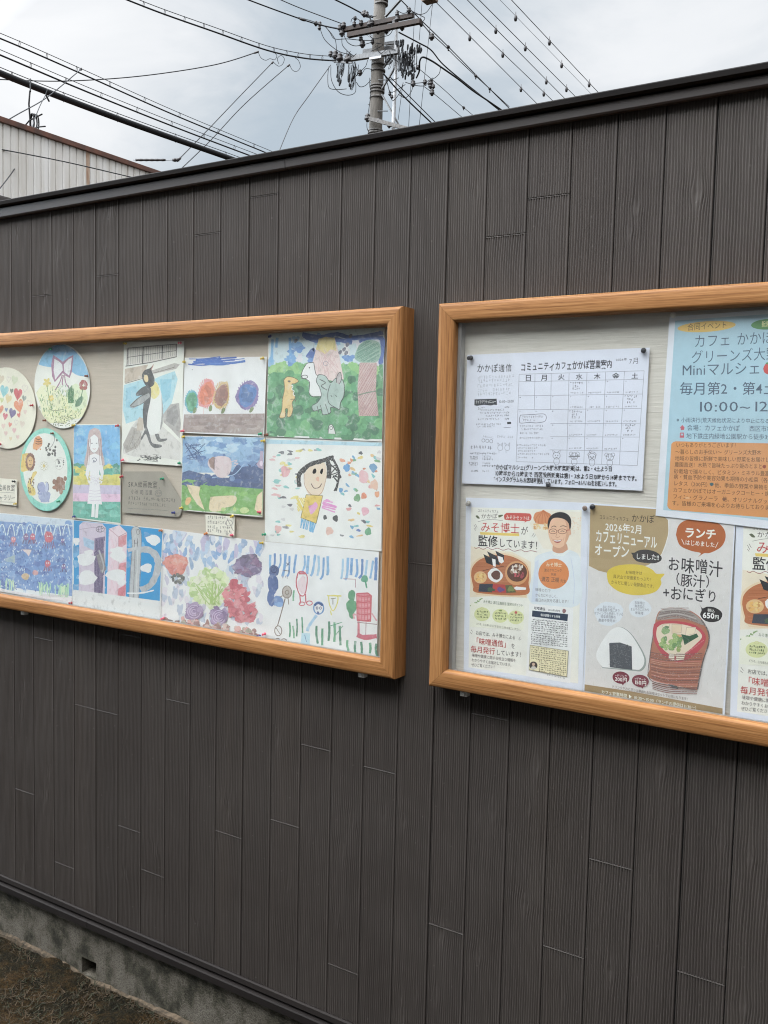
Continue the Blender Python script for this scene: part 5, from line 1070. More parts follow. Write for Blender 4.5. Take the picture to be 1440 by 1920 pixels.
# --- miso poster (built once, copied at the right edge)
def miso_poster():
    S = Sheet('cafe_poster', 'miso soup set poster with a smiling man in white, left of the lunch poster', 'poster', [(65, 62), (640, 84), (1178, 112), (1113, 1850), (560, 1756), (45, 1672)], Z7, (206, 210, 221), 1, .7, group='miso soup posters in the right notice board', seed=23)
    r = S.rng
    S.poly([(112, 150), (1108, 175), (1075, 1735), (90, 1590)], (226, 219, 211), 'flat', 'print')
    S.poly([(700, 180), (1106, 190), (1096, 560), (760, 520), (640, 300)], (230, 214, 200), 'flat', 'print'); S.poly([(112, 500), (330, 540), (480, 550), (650, 640), (650, 930), (100, 960)], (232, 208, 186), 'flat', 'print')
    D = (84, 80, 78); RD = (188, 74, 74)
    S.text('コミュニティカフェ', 170, 190, 360, 198, 30, D, .0); S.text('かかぽ', 200, 248, 350, 248, 50, D, .0, .3)
    S.poly([(150, 228), (168, 222), (190, 248), (170, 250)], (96, 104, 80), 'flat', 'print', True); S.poly([(356, 222), (392, 216), (396, 226), (362, 242)], (96, 104, 80), 'flat', 'print', True); S.line([(172, 280), (250, 262), (330, 262), (396, 270)], 3, D, 'flat', 'print')
    P = []
    for a, b, c0 in [((435, 200), (630, 205), 0)]: P = [(430, 200), (620, 204), (648, 216), (656, 240), (645, 268), (612, 276), (590, 290), (585, 274), (430, 264), (410, 245), (410, 218)]
    S.sec = 'red_bubble'; S.poly(P, (196, 82, 74), 'flat', 'print', True); S.sec = None; S.text('みそ汁セットは', 424, 254, 638, 262, 40, (232, 214, 206), .006)
    S.poly([(190, 372), (544, 386), (546, 410), (195, 396)], (222, 192, 90), 'flat', 'print'); S.text('みそ博士', 196, 362, 550, 382, 100, RD, .004); S.text('が', 558, 390, 625, 394, 82, D, .004)
    S.text('監修', 172, 490, 352, 498, 108, (64, 62, 64), .014); S.text('しています！', 358, 500, 750, 530, 88, (64, 62, 64), .006)
    S.line([(140, 512), (160, 522), (180, 510), (220, 528), (260, 512), (300, 530), (350, 518), (400, 536), (450, 524), (500, 545), (560, 532), (600, 550), (650, 540), (706, 552)], 5, (150, 90, 96), 'flat', 'print')
    for a, b in [((140, 310), (156, 345)), ((150, 300), (166, 332)), ((140, 340), (152, 360)), ((680, 380), (658, 415)), ((692, 395), (674, 420))]: S.line([a, b], 3, D, 'flat', 'print', sm=False)
    S.sec = 'miso_picture'
    S.poly([(672, 240), (690, 200), (740, 185), (762, 174), (790, 190), (830, 215), (840, 270), (800, 300), (720, 300), (680, 270)], (206, 134, 90), 'flat', 'print', True)
    for k in range(6): S.line([(762, 178), (700 + k * 26, 240), (690 + k * 30, 290)], 5, (186, 110, 70), 'flat', 'print')
    for k in range(34): S.blob(r.uniform(680, 830), 300 + r.uniform(-4, 44), 11, 9, r.choice([(222, 184, 130), (206, 160, 106), (230, 200, 154)]), 'flat', part='print', n=9)
    for k in range(22): S.blob(r.uniform(1010, 1100), r.uniform(230, 380), 6, 5, (222, 196, 170), 'flat', part='print', n=7)
    S.sec = 'portrait'
    S.poly([(845, 540), (980, 530), (1080, 580), (1098, 700), (1075, 1030), (650, 1010), (680, 700), (700, 590)], (206, 214, 230), 'flat', 'print', True); S.poly([(690, 640), (720, 620), (712, 1000), (655, 1000)], (194, 204, 224), 'flat', 'print'); S.line([(1010, 600), (1040, 800), (1035, 1020)], 5, (186, 196, 216), 'flat', 'print')
    S.poly([(850, 480), (960, 470), (980, 540), (930, 562), (880, 560), (846, 540)], (198, 150, 122), 'flat', 'print', True)
    S.poly([(815, 280), (850, 235), (930, 225), (990, 270), (1000, 340), (990, 420), (960, 480), (920, 512), (880, 512), (840, 480), (815, 420), (804, 350)], (222, 178, 148), 'flat', 'print', True); S.poly([(940, 240), (990, 270), (1000, 340), (990, 420), (950, 490), (970, 380), (968, 300)], (206, 158, 128), 'flat', 'print', True)
    S.poly([(806, 350), (800, 300), (818, 240), (860, 205), (920, 192), (980, 212), (1012, 260), (1010, 330), (998, 350), (992, 300), (960, 262), (900, 244), (850, 250), (826, 280), (815, 320)], (58, 56, 58), 'flat', 'print', True)
    S.blob(1000, 372, 13, 30, (212, 166, 138), 'flat', part='print'); S.line([(832, 330), (858, 318), (880, 328)], 6, (90, 76, 70), 'flat', 'print'); S.line([(915, 322), (945, 316), (972, 326)], 6, (90, 76, 70), 'flat', 'print')
    S.ring(850, 366, 34, 22, 4.5, (120, 70, 66), 'flat', part='print'); S.ring(934, 366, 38, 22, 4.5, (120, 70, 66), 'flat', part='print'); S.line([(884, 362), (896, 362)], 4, (120, 70, 66), 'flat', 'print'); S.line([(972, 356), (1004, 352)], 6, (170, 70, 66), 'flat', 'print')
    S.line([(836, 368), (850, 362), (866, 368)], 5, (70, 56, 52), 'flat', 'print'); S.line([(918, 368), (934, 362), (952, 368)], 5, (70, 56, 52), 'flat', 'print'); S.line([(886, 380), (876, 415), (896, 420), (912, 412)], 4, (180, 130, 106), 'flat', 'print')
    S.poly([(850, 440), (890, 446), (935, 438), (912, 466), (890, 472), (866, 464)], (168, 86, 82), 'flat', 'print'); S.poly([(856, 443), (890, 449), (928, 441), (914, 454), (888, 458), (866, 454)], (236, 230, 224), 'flat', 'print'); S.line([(836, 420), (846, 450)], 3, (186, 138, 112), 'flat', 'print'); S.line([(950, 415), (944, 448)], 3, (186, 138, 112), 'flat', 'print')
    S.poly([(848, 545), (890, 566), (940, 560), (985, 530), (1000, 548), (940, 590), (880, 590), (840, 570)], (214, 222, 236), 'flat', 'print')
    S.sec = 'orange_circle'
    S.poly(ell(856, 748, 138, 136), (210, 130, 74), 'flat', 'print'); S.text('みそ博士', 785, 680, 930, 684, 42, (234, 214, 190), .002, .3); S.text('渡辺クリニック', 770, 726, 930, 730, 30, D, .0); S.text('院長', 832, 762, 880, 764, 24, D, 0); S.text('渡辺 正樹', 745, 812, 905, 822, 48, D, .003); S.text('先生', 915, 822, 970, 826, 30, D, 0)
    for y, tx, x1 in [(905, '味噌の力で', 830), (955, 'からだにやさしく、', 905), (1000, '毎日の元気を応援します！', 1005)]: S.text(tx, 690, y - 4, x1, y + 10, 34, (110, 106, 110), 0, .3)
    S.sec = 'food_tray'
    P = [(100, 760), (108, 690), (150, 630), (220, 590), (330, 562), (440, 566), (540, 600), (620, 660), (648, 740), (645, 830), (612, 950), (590, 962), (180, 940), (160, 935), (120, 860)]
    S.poly(P, (232, 196, 160), 'flat', 'print', True); Q = [(112, 765), (120, 700), (160, 644), (226, 604), (330, 578), (436, 582), (530, 614), (606, 668), (634, 742), (630, 825), (600, 938), (175, 920), (132, 855)]; S.poly(Q, (176, 104, 62), 'flat', 'print', True)
    for k in range(13): S.line([(130 + abs(k - 6) * 6, 640 + k * 22), (380, 632 + k * 23), (615 - abs(k - 6) * 8, 645 + k * 22)], 4, r.choice([(160, 90, 52), (190, 116, 72)]), 'flat', 'print')
    S.poly([(222, 570), (300, 610), (330, 680), (250, 650)], (40, 44, 50), 'flat', 'print'); S.poly([(255, 545), (345, 590), (372, 670), (310, 660)], (46, 50, 56), 'flat', 'print'); S.poly([(330, 540), (410, 580), (408, 640), (360, 620)], (44, 46, 52), 'flat', 'print'); S.poly([(300, 610), (332, 620), (334, 684), (310, 678)], (226, 228, 232), 'flat', 'print'); S.poly([(350, 585), (396, 600), (408, 640), (385, 655), (362, 640)], (222, 226, 232), 'flat', 'print')
    S.poly(ell(522, 742, 104, 108), (206, 146, 92), 'flat', 'print'); S.poly(ell(526, 735, 90, 84), (96, 60, 48), 'flat', 'print')
    for k in range(22): S.blob(525 + r.uniform(-60, 50), 705 + r.uniform(-30, 34), 15, 9, r.choice([(222, 214, 206), (206, 196, 186), (150, 120, 100)]), 'flat', ang=r.uniform(0, 180), part='print', n=9)
    for k in range(8): S.blob(545 + r.uniform(-40, 40), 760 + r.uniform(-16, 22), 14, 8, r.choice([(190, 80, 90), (160, 70, 80)]), 'flat', ang=r.uniform(0, 180), part='print', n=9)
    S.poly([(262, 740), (320, 690), (392, 745), (390, 790), (345, 825), (300, 812), (268, 780)], (226, 226, 228), 'flat', 'print', True); S.blob(336, 760, 40, 42, (92, 56, 44), 'flat', part='print')
    S.poly(ell(196, 780, 58, 54), (214, 174, 120), 'flat', 'print'); 
    for k in range(26): S.blob(196 + r.uniform(-36, 36), 780 + r.uniform(-34, 34), 11, 8, r.choice([(230, 190, 120), (196, 142, 80), (222, 170, 90)]), 'flat', ang=r.uniform(0, 180), part='print', n=9)
    S.line([(215, 722), (300, 700), (410, 680)], 5, (90, 56, 44), 'flat', 'print'); S.poly([(188, 840), (310, 838), (300, 915), (178, 908)], (56, 62, 76), 'flat', 'print'); S.poly([(310, 838), (420, 846), (430, 920), (300, 914)], (176, 62, 62), 'flat', 'print'); S.poly([(420, 850), (480, 850), (520, 915), (430, 920)], (90, 92, 60), 'flat', 'print'); S.blob(290, 890, 36, 20, (70, 92, 70), 'flat', part='print', rough=.2); S.blob(380, 890, 34, 20, (110, 76, 130), 'flat', part='print', rough=.2); S.blob(470, 885, 30, 24, (120, 130, 70), 'flat', part='print', rough=.2); S.poly([(495, 875), (520, 862), (608, 872), (606, 892), (520, 895)], (232, 226, 220), 'flat', 'print')
    S.sec = 'green_notes'
    GR = (84, 110, 70)
    for k in range(12): S.blob(110 + k * 9, 1040 - k * 6 + r.uniform(-6, 6), 9, 5, r.choice([(112, 150, 84), (140, 170, 110)]), 'flat', ang=r.uniform(0, 180), part='print', n=8)
    S.poly([(112, 1010), (590, 1040), (585, 1255), (100, 1225)], (222, 222, 204), 'flat', 'print')
    S.text('みそ博士 渡辺正樹先生 監修のポイント', 222, 1008, 580, 1045, 30, GR, .002)
    for cx, cy in [(212, 1112), (376, 1126), (516, 1140)]:
        S.poly(ell(cx, cy, 72, 62), (204, 208, 150), 'flat', 'print')
        for q in range(3): S.scrawl(cx - 50, cy - 18 + q * 25, cx + 54, cy - 12 + q * 25, 17, (64, 84, 52), 5, 8, part='print')
    S.blob(378, 1078, 14, 8, (120, 140, 80), 'flat', part='print', rough=.2); S.blob(516, 1096, 13, 12, (196, 96, 90), 'flat', part='print'); S.ring(212, 1058, 14, 10, 3, (196, 186, 130), 'flat', part='print')
    S.text('どうぞ、心も体もほっとするひとときをお過ごしください。', 160, 1205, 570, 1262, 24, (120, 116, 110), 0)
    S.sec = None
    for a, b in [((112, 1250), (128, 1275)), ((106, 1275), (124, 1292)), ((556, 1315), (540, 1338)), ((564, 1332), (546, 1345))]: S.line([a, b], 3, D, 'flat', 'print', sm=False)
    S.text('お店では、みそ博士による', 154, 1292, 512, 1338, 40, D, .001); S.text('「味噌通信」', 128, 1372, 462, 1410, 66, RD, .006); S.text('を', 470, 1414, 510, 1420, 52, D, .004); S.text('毎月発行', 108, 1446, 330, 1470, 64, RD, .005); S.text('しています！', 336, 1474, 590, 1500, 54, D, .006)
    S.text('味噌や健康に関する役立つ情報を', 120, 1492, 518, 1542, 34, (110, 100, 100), .001); S.text('わかりやすくお届けしています。', 118, 1534, 492, 1584, 34, (110, 106, 106), .001); S.text('ぜひご覧ください！', 116, 1578, 340, 1600, 34, (110, 106, 106), .001)
    S.sec = 'newsletter'
    S.poly([(636, 1015), (1034, 1055), (1004, 1732), (608, 1668)], (224, 226, 232), 'flat', 'print'); S.text('味噌通信', 680, 1066, 782, 1078, 30, BK, .02); S.text('2026年1月号', 806, 1080, 915, 1092, 22, BK, .01); S.blob(950, 1082, 17, 20, (150, 110, 110), 'flat', part='print')
    S.poly([(664, 1078), (986, 1112), (980, 1174), (660, 1132)], (52, 64, 84), 'flat', 'print'); S.text('塩分調整もする味噌', 738, 1126, 915, 1146, 26, (222, 226, 232), .008)
    for k in range(6): S.scrawl(656 + (10 if k == 0 else 0), 1164 + k * 19, 984, 1198 + k * 19, 13, (60, 60, 66), 5, 24, part='print')
    for k in range(6): S.scrawl(652 + (10 if k == 0 else 0), 1282 + k * 19, 980, 1316 + k * 19, 13, (60, 60, 66), 5, 24, part='print')
    S.poly([(644, 1386), (992, 1440), (976, 1676), (634, 1612)], (120, 116, 96), 'flat', 'print'); S.poly([(648, 1391), (988, 1444), (972, 1671), (638, 1608)], (222, 210, 172), 'flat', 'print')
    for k in range(6): S.scrawl(656, 1412 + k * 20, 970, 1456 + k * 20, 12, (84, 74, 52), 5, 22, part='print')
    for k in range(6): S.scrawl(724, 1536 + k * 18, 968, 1572 + k * 18, 12, (84, 74, 52), 5, 17, part='print')
    S.poly(ell(676, 1572, 36, 36), (60, 52, 48), 'flat', 'print'); S.blob(676, 1562, 13, 15, (190, 160, 140), 'flat', part='print'); S.poly([(650, 1600), (662, 1580), (690, 1580), (704, 1598), (690, 1606), (664, 1606)], (190, 186, 180), 'flat', 'print'); S.scrawl(768, 1655, 965, 1698, 12, DG, 3, 14, part='print')
    return S.done()
MISO = miso_poster()

# --- lunch poster
S = Sheet('lunch_poster', 'lunch poster with drawn rice ball, red bowl of soup and yellow speech bubble', 'poster', [(103, 52), (640, 92), (1200, 130), (1150, 1000), (1112, 1700), (1095, 1690), (560, 1594), (50, 1500)], Z8, (206, 210, 221), 2, .7, seed=24)
r = S.rng
S.poly([(108, 66), (1190, 140), (1098, 1672), (64, 1490)], (205, 202, 201), 'flat', 'print')
for i in range(520):
    x = r.uniform(90, 1150); y = r.uniform(170, 1480)
    S.line([(x, y), (x + r.uniform(-8, 8), y + r.uniform(8, 34))], 2, r.choice([(190, 184, 178), (196, 190, 182), (218, 216, 214)]), 'flat', 'print', sm=False)
TN = (168, 146, 108)
S.poly([(108, 66), (600, 98), (690, 180), (694, 280), (670, 360), (640, 440), (560, 510), (420, 560), (250, 580), (170, 560), (98, 524)], TN, 'flat', 'print'); S.line([(696, 180), (690, 300), (640, 440), (530, 530)], 4, (226, 222, 214), 'flat', 'print')
S.text('コミュニティカフェ', 174, 168, 398, 188, 34, (60, 56, 54), .002, .3); S.text('かかぽ', 414, 190, 588, 200, 66, (60, 56, 54), .0, .5)
W = (228, 224, 216)
S.text('2026年2月', 218, 256, 500, 282, 74, W, .012, .6); S.text('カフェリニューアル', 146, 338, 610, 390, 104, W, .018, .6); S.text('オープン', 136, 440, 400, 460, 100, W, .018, .6)
P = [(412, 425), (440, 424), (470, 408), (530, 402), (600, 420), (640, 455), (636, 485), (590, 504), (520, 502), (460, 490), (428, 460), (424, 442)]; S.sec = 'black_bubble#1'; S.poly(P, (62, 60, 62), 'flat', 'print', True); S.text('しました!!', 448, 470, 625, 480, 48, (228, 224, 218), .008, .3)
P = [(232, 600), (240, 560), (300, 525), (400, 512), (500, 520), (570, 550), (604, 582), (664, 584), (636, 622), (640, 660), (600, 715), (520, 740), (420, 742), (320, 715), (250, 660)]; S.sec = 'yellow_bubble'; S.poly(P, (208, 182, 38), 'flat', 'print', True)
Y2 = (96, 84, 40)
S.text('お味噌汁は', 370, 582, 498, 590, 30, Y2, 0); S.text('具沢山で栄養素たっぷり！', 278, 614, 580, 640, 32, Y2, 0); S.text('からだに優しい発酵食品です。', 264, 656, 600, 692, 32, Y2, 0)
P = [(750, 290), (770, 220), (830, 180), (930, 172), (1040, 190), (1105, 240), (1122, 310), (1090, 380), (1010, 425), (960, 430), (918, 456), (934, 428), (860, 410), (780, 370)]; S.sec = 'brown_bubble'; S.poly(P, (172, 94, 48), 'flat', 'print', True)
S.text('ランチ', 812, 304, 1052, 320, 84, (230, 222, 212), .03); S.text('はじめました', 818, 364, 1042, 384, 46, (230, 222, 212), .006, .4); S.line([(792, 322), (812, 364)], 4, (230, 222, 212), 'flat', 'print', sm=False); S.line([(1066, 346), (1046, 388)], 4, (230, 222, 212), 'flat', 'print', sm=False)
Kk = (62, 60, 64)
S.text('お味噌汁', 680, 552, 1100, 596, 124, Kk, .010, .8); S.text('（豚汁）', 690, 660, 1060, 688, 104, Kk, .010, .6); S.text('+おにぎり', 650, 760, 1066, 796, 108, Kk, .010, .6)
P = [(932, 818), (950, 842), (985, 830), (1040, 836), (1088, 866), (1096, 900), (1070, 936), (1010, 946), (960, 930), (932, 890), (942, 856)]; S.sec = 'black_bubble#2'; S.poly(P, (48, 46, 48), 'flat', 'print', True); S.text('税込', 986, 866, 1040, 872, 28, (222, 218, 214), .004); S.text('650', 950, 912, 1040, 920, 56, (230, 226, 222), .035); S.text('円', 1040, 918, 1072, 922, 34, (230, 226, 222), .02)
S.sec = 'pale_bubbles'
LB = (206, 212, 226)
S.blob(245, 880, 110, 90, LB, 'flat', rough=.05, part='print'); S.blob(480, 840, 85, 70, LB, 'flat', rough=.05, part='print')
for y, x0, x1, tx in [(840, 200, 292, 'おにぎりは'), (862, 160, 330, '佐渡島産の塩にぎり'), (888, 135, 356, 'マフィンでも使用している'), (912, 185, 300, '岐阜県飛騨の'), (940, 168, 316, '農薬不使用米！')]: S.text(tx, x0, y, x1, y + 8, 26, (110, 112, 122), 0)
for y, x0, x1, tx in [(808, 440, 516, 'お味噌は'), (834, 440, 514, '無添加の'), (858, 408, 550, 'まるやのこだわり'), (884, 442, 506, '米味噌')]: S.text(tx, x0, y, x1, y + 6, 26, (110, 112, 122), 0)
S.sec = 'rice_ball'
S.poly([(200, 1290), (160, 1220), (168, 1160), (240, 1030), (300, 985), (360, 990), (430, 1050), (510, 1180), (526, 1260), (490, 1312), (420, 1310)], (140, 150, 146), 'flat', 'print', True); S.poly([(200, 1284), (156, 1220), (164, 1150), (238, 1030), (300, 985), (355, 992), (422, 1050), (498, 1180), (512, 1250), (480, 1300), (420, 1300)], (224, 229, 238), 'flat', 'print', True)
P = [(250, 1102), (330, 1098), (418, 1128), (422, 1304), (254, 1284)]; S.poly(P, (74, 78, 86), 'flat', 'print')
for i in range(150): x = r.uniform(256, 410); y = r.uniform(1112, 1280); S.line([(x, y), (x + r.uniform(-14, 14), y + r.uniform(-12, 12))], 3, r.choice([(58, 60, 68), (98, 102, 110), (110, 114, 120)]), 'flat', 'print', sm=False)
S.sec = 'soup_bowl'
S.poly([(596, 935), (620, 870), (680, 840), (760, 838), (860, 862), (940, 920), (990, 1000), (998, 1080), (960, 1200), (910, 1440), (880, 1450), (560, 1370), (552, 1300), (558, 1180), (580, 1060)], (172, 110, 88), 'flat', 'print', True)
S.poly([(612, 900), (640, 858), (700, 840), (790, 845), (880, 880), (940, 930), (960, 970), (800, 920), (620, 930)], (150, 140, 136), 'flat', 'print', True)
for k in range(7): S.line([(612 + k * 4, 930 - k * 14), (760, 905 - k * 11), (930 - k * 14, 960 - k * 20)], 7, r.choice([(112, 96, 92), (170, 160, 156), (130, 90, 76)]), 'cray')
S.poly([(585, 960), (640, 935), (780, 940), (900, 970), (970, 1040), (960, 1110), (890, 1190), (800, 1240), (720, 1235), (650, 1190), (596, 1110), (576, 1030)], (186, 74, 84), 'flat', 'print', True); S.poly([(610, 985), (660, 958), (780, 960), (890, 990), (946, 1050), (900, 1110), (820, 1175), (740, 1200), (670, 1165), (620, 1100), (602, 1040)], (216, 200, 178), 'flat', 'print', True)
for k in range(26): S.line([(960 - k * 7, 1080 + k * 5), (870 - k * 5, 1150 + k * 3), (760 - k * 3, 1235)], 5, r.choice([(196, 70, 88), (206, 96, 108), (170, 60, 76)]), 'cray')
for P, c in [([(650, 965), (700, 955), (705, 1010), (655, 1015)], (222, 206, 180)), ([(720, 960), (795, 965), (790, 1025), (720, 1030)], (214, 194, 164)), ([(830, 985), (900, 985), (890, 1030), (820, 1050)], (222, 206, 180)), ([(700, 1180), (740, 1185), (738, 1230), (695, 1222)], (226, 216, 200)), ([(755, 1180), (820, 1180), (810, 1225), (750, 1232)], (226, 214, 196)), ([(730, 1035), (790, 1040), (800, 1090), (745, 1080)], (206, 160, 110))]: S.poly(P, c, 'flat', 'print'); S.line(P + [P[0]], 3, (170, 140, 120), 'cray', sm=False)
S.poly([(790, 1035), (850, 1050), (905, 1030), (920, 1055), (860, 1090), (815, 1118), (805, 1080)], (58, 96, 72), 'flat', 'print'); S.line([(800, 1050), (850, 1085), (815, 1110)], 6, (44, 76, 60), 'cray')
for k in range(26): S.blob(r.uniform(640, 800), r.uniform(1045, 1140), r.uniform(12, 24), r.uniform(12, 22), r.choice([(110, 150, 70), (90, 136, 62), (140, 170, 84)]), 'cray', part='print', n=11)
S.blob(672, 1010, 32, 28, (120, 156, 90), 'cray', part='print'); S.blob(680, 985, 18, 12, (80, 120, 70), 'cray', part='print'); S.blob(770, 1150, 16, 22, (130, 150, 60), 'cray', part='print')
for k in range(22): y = 1170 + k * 13; S.line([(560 + max(0, k - 6) * 1, y), (700, y + 22 + k * .5), (950 - k * 2, y + 10 + k * 1.4)], r.uniform(4, 8), r.choice([(140, 74, 58), (196, 128, 96), (120, 66, 54), (206, 120, 100)]), 'cray', 'print')
S.line([(940, 925), (990, 1010), (996, 1100), (950, 1250), (912, 1450)], 10, (86, 74, 72), 'cray', 'print'); S.line([(580, 1040), (556, 1200), (552, 1370), (700, 1420), (900, 1452)], 6, (96, 70, 64), 'cray', 'print'); S.poly([(690, 1410), (760, 1425), (768, 1446), (730, 1440)], (90, 90, 92), 'flat', 'print')
for cx, cy, a, b in [(338, 1362, '+ドリンク', '200円'), (484, 1386, '+デザート', '150円')]:
    S.sec = 'price_bubble#%d' % cx; S.poly(ell(cx, cy, 64, 46, 8), (120, 42, 60), 'flat', 'print'); S.poly([(cx + 4, cy + 40), (cx + 26, cy + 38), (cx + 14, cy + 60)], (120, 42, 60), 'flat', 'print'); S.text(a, cx - 44, cy - 8, cx + 44, cy, 24, (226, 206, 206), .004); S.text(b, cx - 46, cy + 22, cx + 46, cy + 34, 38, (230, 214, 212), .02)
S.text('ドリンクやおにぎりは単品もお味噌はセットでお得になります！', 270, 1436, 850, 1534, 26, (110, 100, 92), 0)
S.sec = 'footer_band'
S.poly([(66, 1412), (420, 1465), (1100, 1592), (1096, 1674), (560, 1580), (64, 1490)], (150, 126, 90), 'flat', 'print')
S.text('カフェ営業時間 ▶ 10:30〜15:00（ランチの提供は11:30〜）', 190, 1478, 920, 1604, 32, (228, 220, 206), .002); S.text('おいしく健康になれる願いをこめて、かかぽにて作りお待ちしています。', 190, 1506, 906, 1636, 30, (228, 220, 206), .002)
S.done()

def copy_tree(o, delta):
    c = o.copy(); COL.objects.link(c); c.location = Vector(o.location) + delta
    for ch in o.children:
        k = ch.copy(); COL.objects.link(k); k.parent = c
    return c
d = px(1418.7, 1005, PY) - px(901.7, 970, PY)
m2 = copy_tree(MISO, Vector((d[0], 0, d[2]))); m2['label'] = 'miso soup set poster cut by the right picture edge, right of the lunch poster'

# ------------------------------------------------------------------ push pins
PINC = {'green': (46, 150, 110), 'brown': (120, 70, 50), 'red': (176, 52, 60), 'yellow': (206, 176, 70), 'pink': (222, 96, 116), 'navy': (52, 60, 130), 'black': (40, 40, 46), 'silver': (150, 146, 140), 'white': (214, 212, 206), 'taupe': (120, 104, 96), 'orange': (196, 120, 66)}
PM = {k: simple('pin_' + k, tuple(v * 1.2 for v in lin(c)), tuple(v * 1.05 for v in lin(c)), 40, .3) for k, c in PINC.items()}
def pin(view, x, y, col, where, r=.0042):
    q = px(view[0] + x / view[2], view[1] + y / view[2], -.0265)
    me = MB(); rs = random.Random(x * 7 + y); tx, tz = rs.uniform(-.28, .28), rs.uniform(-.3, .1)
    prof = [(0, .0), (.95, .0003), (1.0, .0010), (.9, .0016), (.52, .0026), (.46, .0058), (.62, .0074), (.80, .0080), (.78, .0088), (.5, .0092), (0, .0093)]
    n = 12; v = []; f = []
    for u, h in prof:
        for k in range(n):
            a = k * 2 * math.pi / n; v.append((u * r * math.cos(a) + tx * h, -h, u * r * math.sin(a) + tz * h))
    for i in range(len(prof) - 1):
        for k in range(n): f.append((i * n + k, i * n + (k + 1) % n, (i + 1) * n + (k + 1) % n, (i + 1) * n + k))
    me.add(v, f, True); me.tube([(0, .006, 0), (0, .0, 0)], .0006, 6)
    o = me.build('push_pin', PM[col]); o.location = (q[0], -.0262, q[2])
    tag(o, f'{col} push pin {where}', 'push pin', 'push pins in the notice boards')
for a in [(Z1, 345, 195, 'green', 'at the top of the disc with the pink bow'), (Z1, 590, 378, 'brown', 'at the right edge of the disc with the pink bow'), (Z1, 220, 575, 'red', 'at the right edge of the disc of hearts'), (Z1, 307, 677, 'brown', 'at the lower left edge of the disc with the pink bow'),
          (Z1, 503, 710, 'yellow', 'at the top left corner of the girl painting'), (Z1, 797, 712, 'red', 'at the top right corner of the girl painting'), (Z1, 358, 765, 'brown', 'at the top of the disc with animals'), (Z1, 5, 838, 'red', 'at the lower edge of the disc of hearts'),
          (Z1, 100, 1090, 'black', 'at the top right corner of the far left note card'), (Z1, 108, 1240, 'yellow', 'at the bottom right corner of the far left note card'), (Z1, 850, 158, 'yellow', 'at the top left corner of the penguin painting'), (Z1, 1220, 154, 'pink', 'at the top right corner of the penguin painting'),
          (Z1, 1246, 282, 'yellow', 'at the top left corner of the four round trees painting'), (Z1, 1238, 748, 'pink', 'at the bottom left corner of the four round trees painting'), (Z1, 1241, 788, 'yellow', 'at the top left corner of the winged creature painting'), (Z1, 830, 943, 'pink', 'at the bottom left corner of the penguin painting'), (Z1, 1213, 965, 'green', 'at the bottom right corner of the penguin painting'),
          (Z1, 826, 1055, 'red', 'at the upper left edge of the grey plate'), (Z1, 1100, 1070, 'green', 'at the upper right of the grey plate'), (Z1, 400, 1222, 'green', 'at the lower edge of the disc with animals'), (Z1, 1176, 1300, 'navy', 'at the lower right corner of the grey plate'), (Z1, 1228, 1268, 'yellow', 'at the bottom left corner of the winged creature painting'), (Z1, 504, 1326, 'navy', 'at the bottom left corner of the girl painting'),
          (Z2, 555, 292, 'yellow', 'at the top right corner of the four round trees painting'), (Z2, 542, 746, 'green', 'at the bottom right corner of the four round trees painting'), (Z2, 580, 752, 'brown', 'at the bottom left corner of the green dinosaur painting'), (Z2, 560, 790, 'yellow', 'at the top right corner of the winged creature painting'), (Z2, 535, 1217, 'pink', 'at the bottom right corner of the winged creature painting'),
          (Z2, 372, 1240, 'yellow', 'at the top right corner of the small memo'), (Z2, 215, 1343, 'orange', 'at the bottom left corner of the small memo'), (Z2, 370, 1355, 'pink', 'at the bottom right corner of the small memo'), (Z2, 566, 1350, 'green', 'at the lower left edge of the black haired portrait'), (Z2, 598, 160, 'navy', 'at the top left corner of the green dinosaur painting'),
          (Z3, 484, 686, 'red', 'at the bottom right corner of the sea painting'), (Z3, 1092, 197, 'orange', 'at the top right corner of the towers painting'), (Z3, 1104, 788, 'pink', 'at the bottom left corner of the vegetable painting'), (Z4, 607, 174, 'yellow', 'at the top right corner of the vegetable painting'), (Z4, 592, 697, 'navy', 'at the bottom right corner of the vegetable painting'), (Z4, 620, 685, 'pink', 'at the bottom left corner of the stick people painting'),
          (Z5, 88, 193, 'black', 'at the top left corner of the calendar'), (Z5, 1313, 140, 'black', 'at the top right corner of the calendar'), (Z5, 637, 1092, 'black', 'at the bottom edge of the calendar'), (Z6, 262, 212, 'white', 'at the top left corner of the blue event poster'),
          (Z7, 90, 110, 'silver', 'at the top left corner of the left miso poster'), (Z7, 1135, 158, 'taupe', 'at the top right corner of the left miso poster'), (Z7, 577, 1733, 'taupe', 'at the bottom edge of the left miso poster'), (Z8, 125, 80, 'black', 'at the top left corner of the lunch poster'), (Z8, 568, 1580, 'brown', 'at the bottom edge of the lunch poster')]:
    pin(*a, **({'r': .0058} if a[0] in (Z5, Z6, Z7, Z8) else {}))

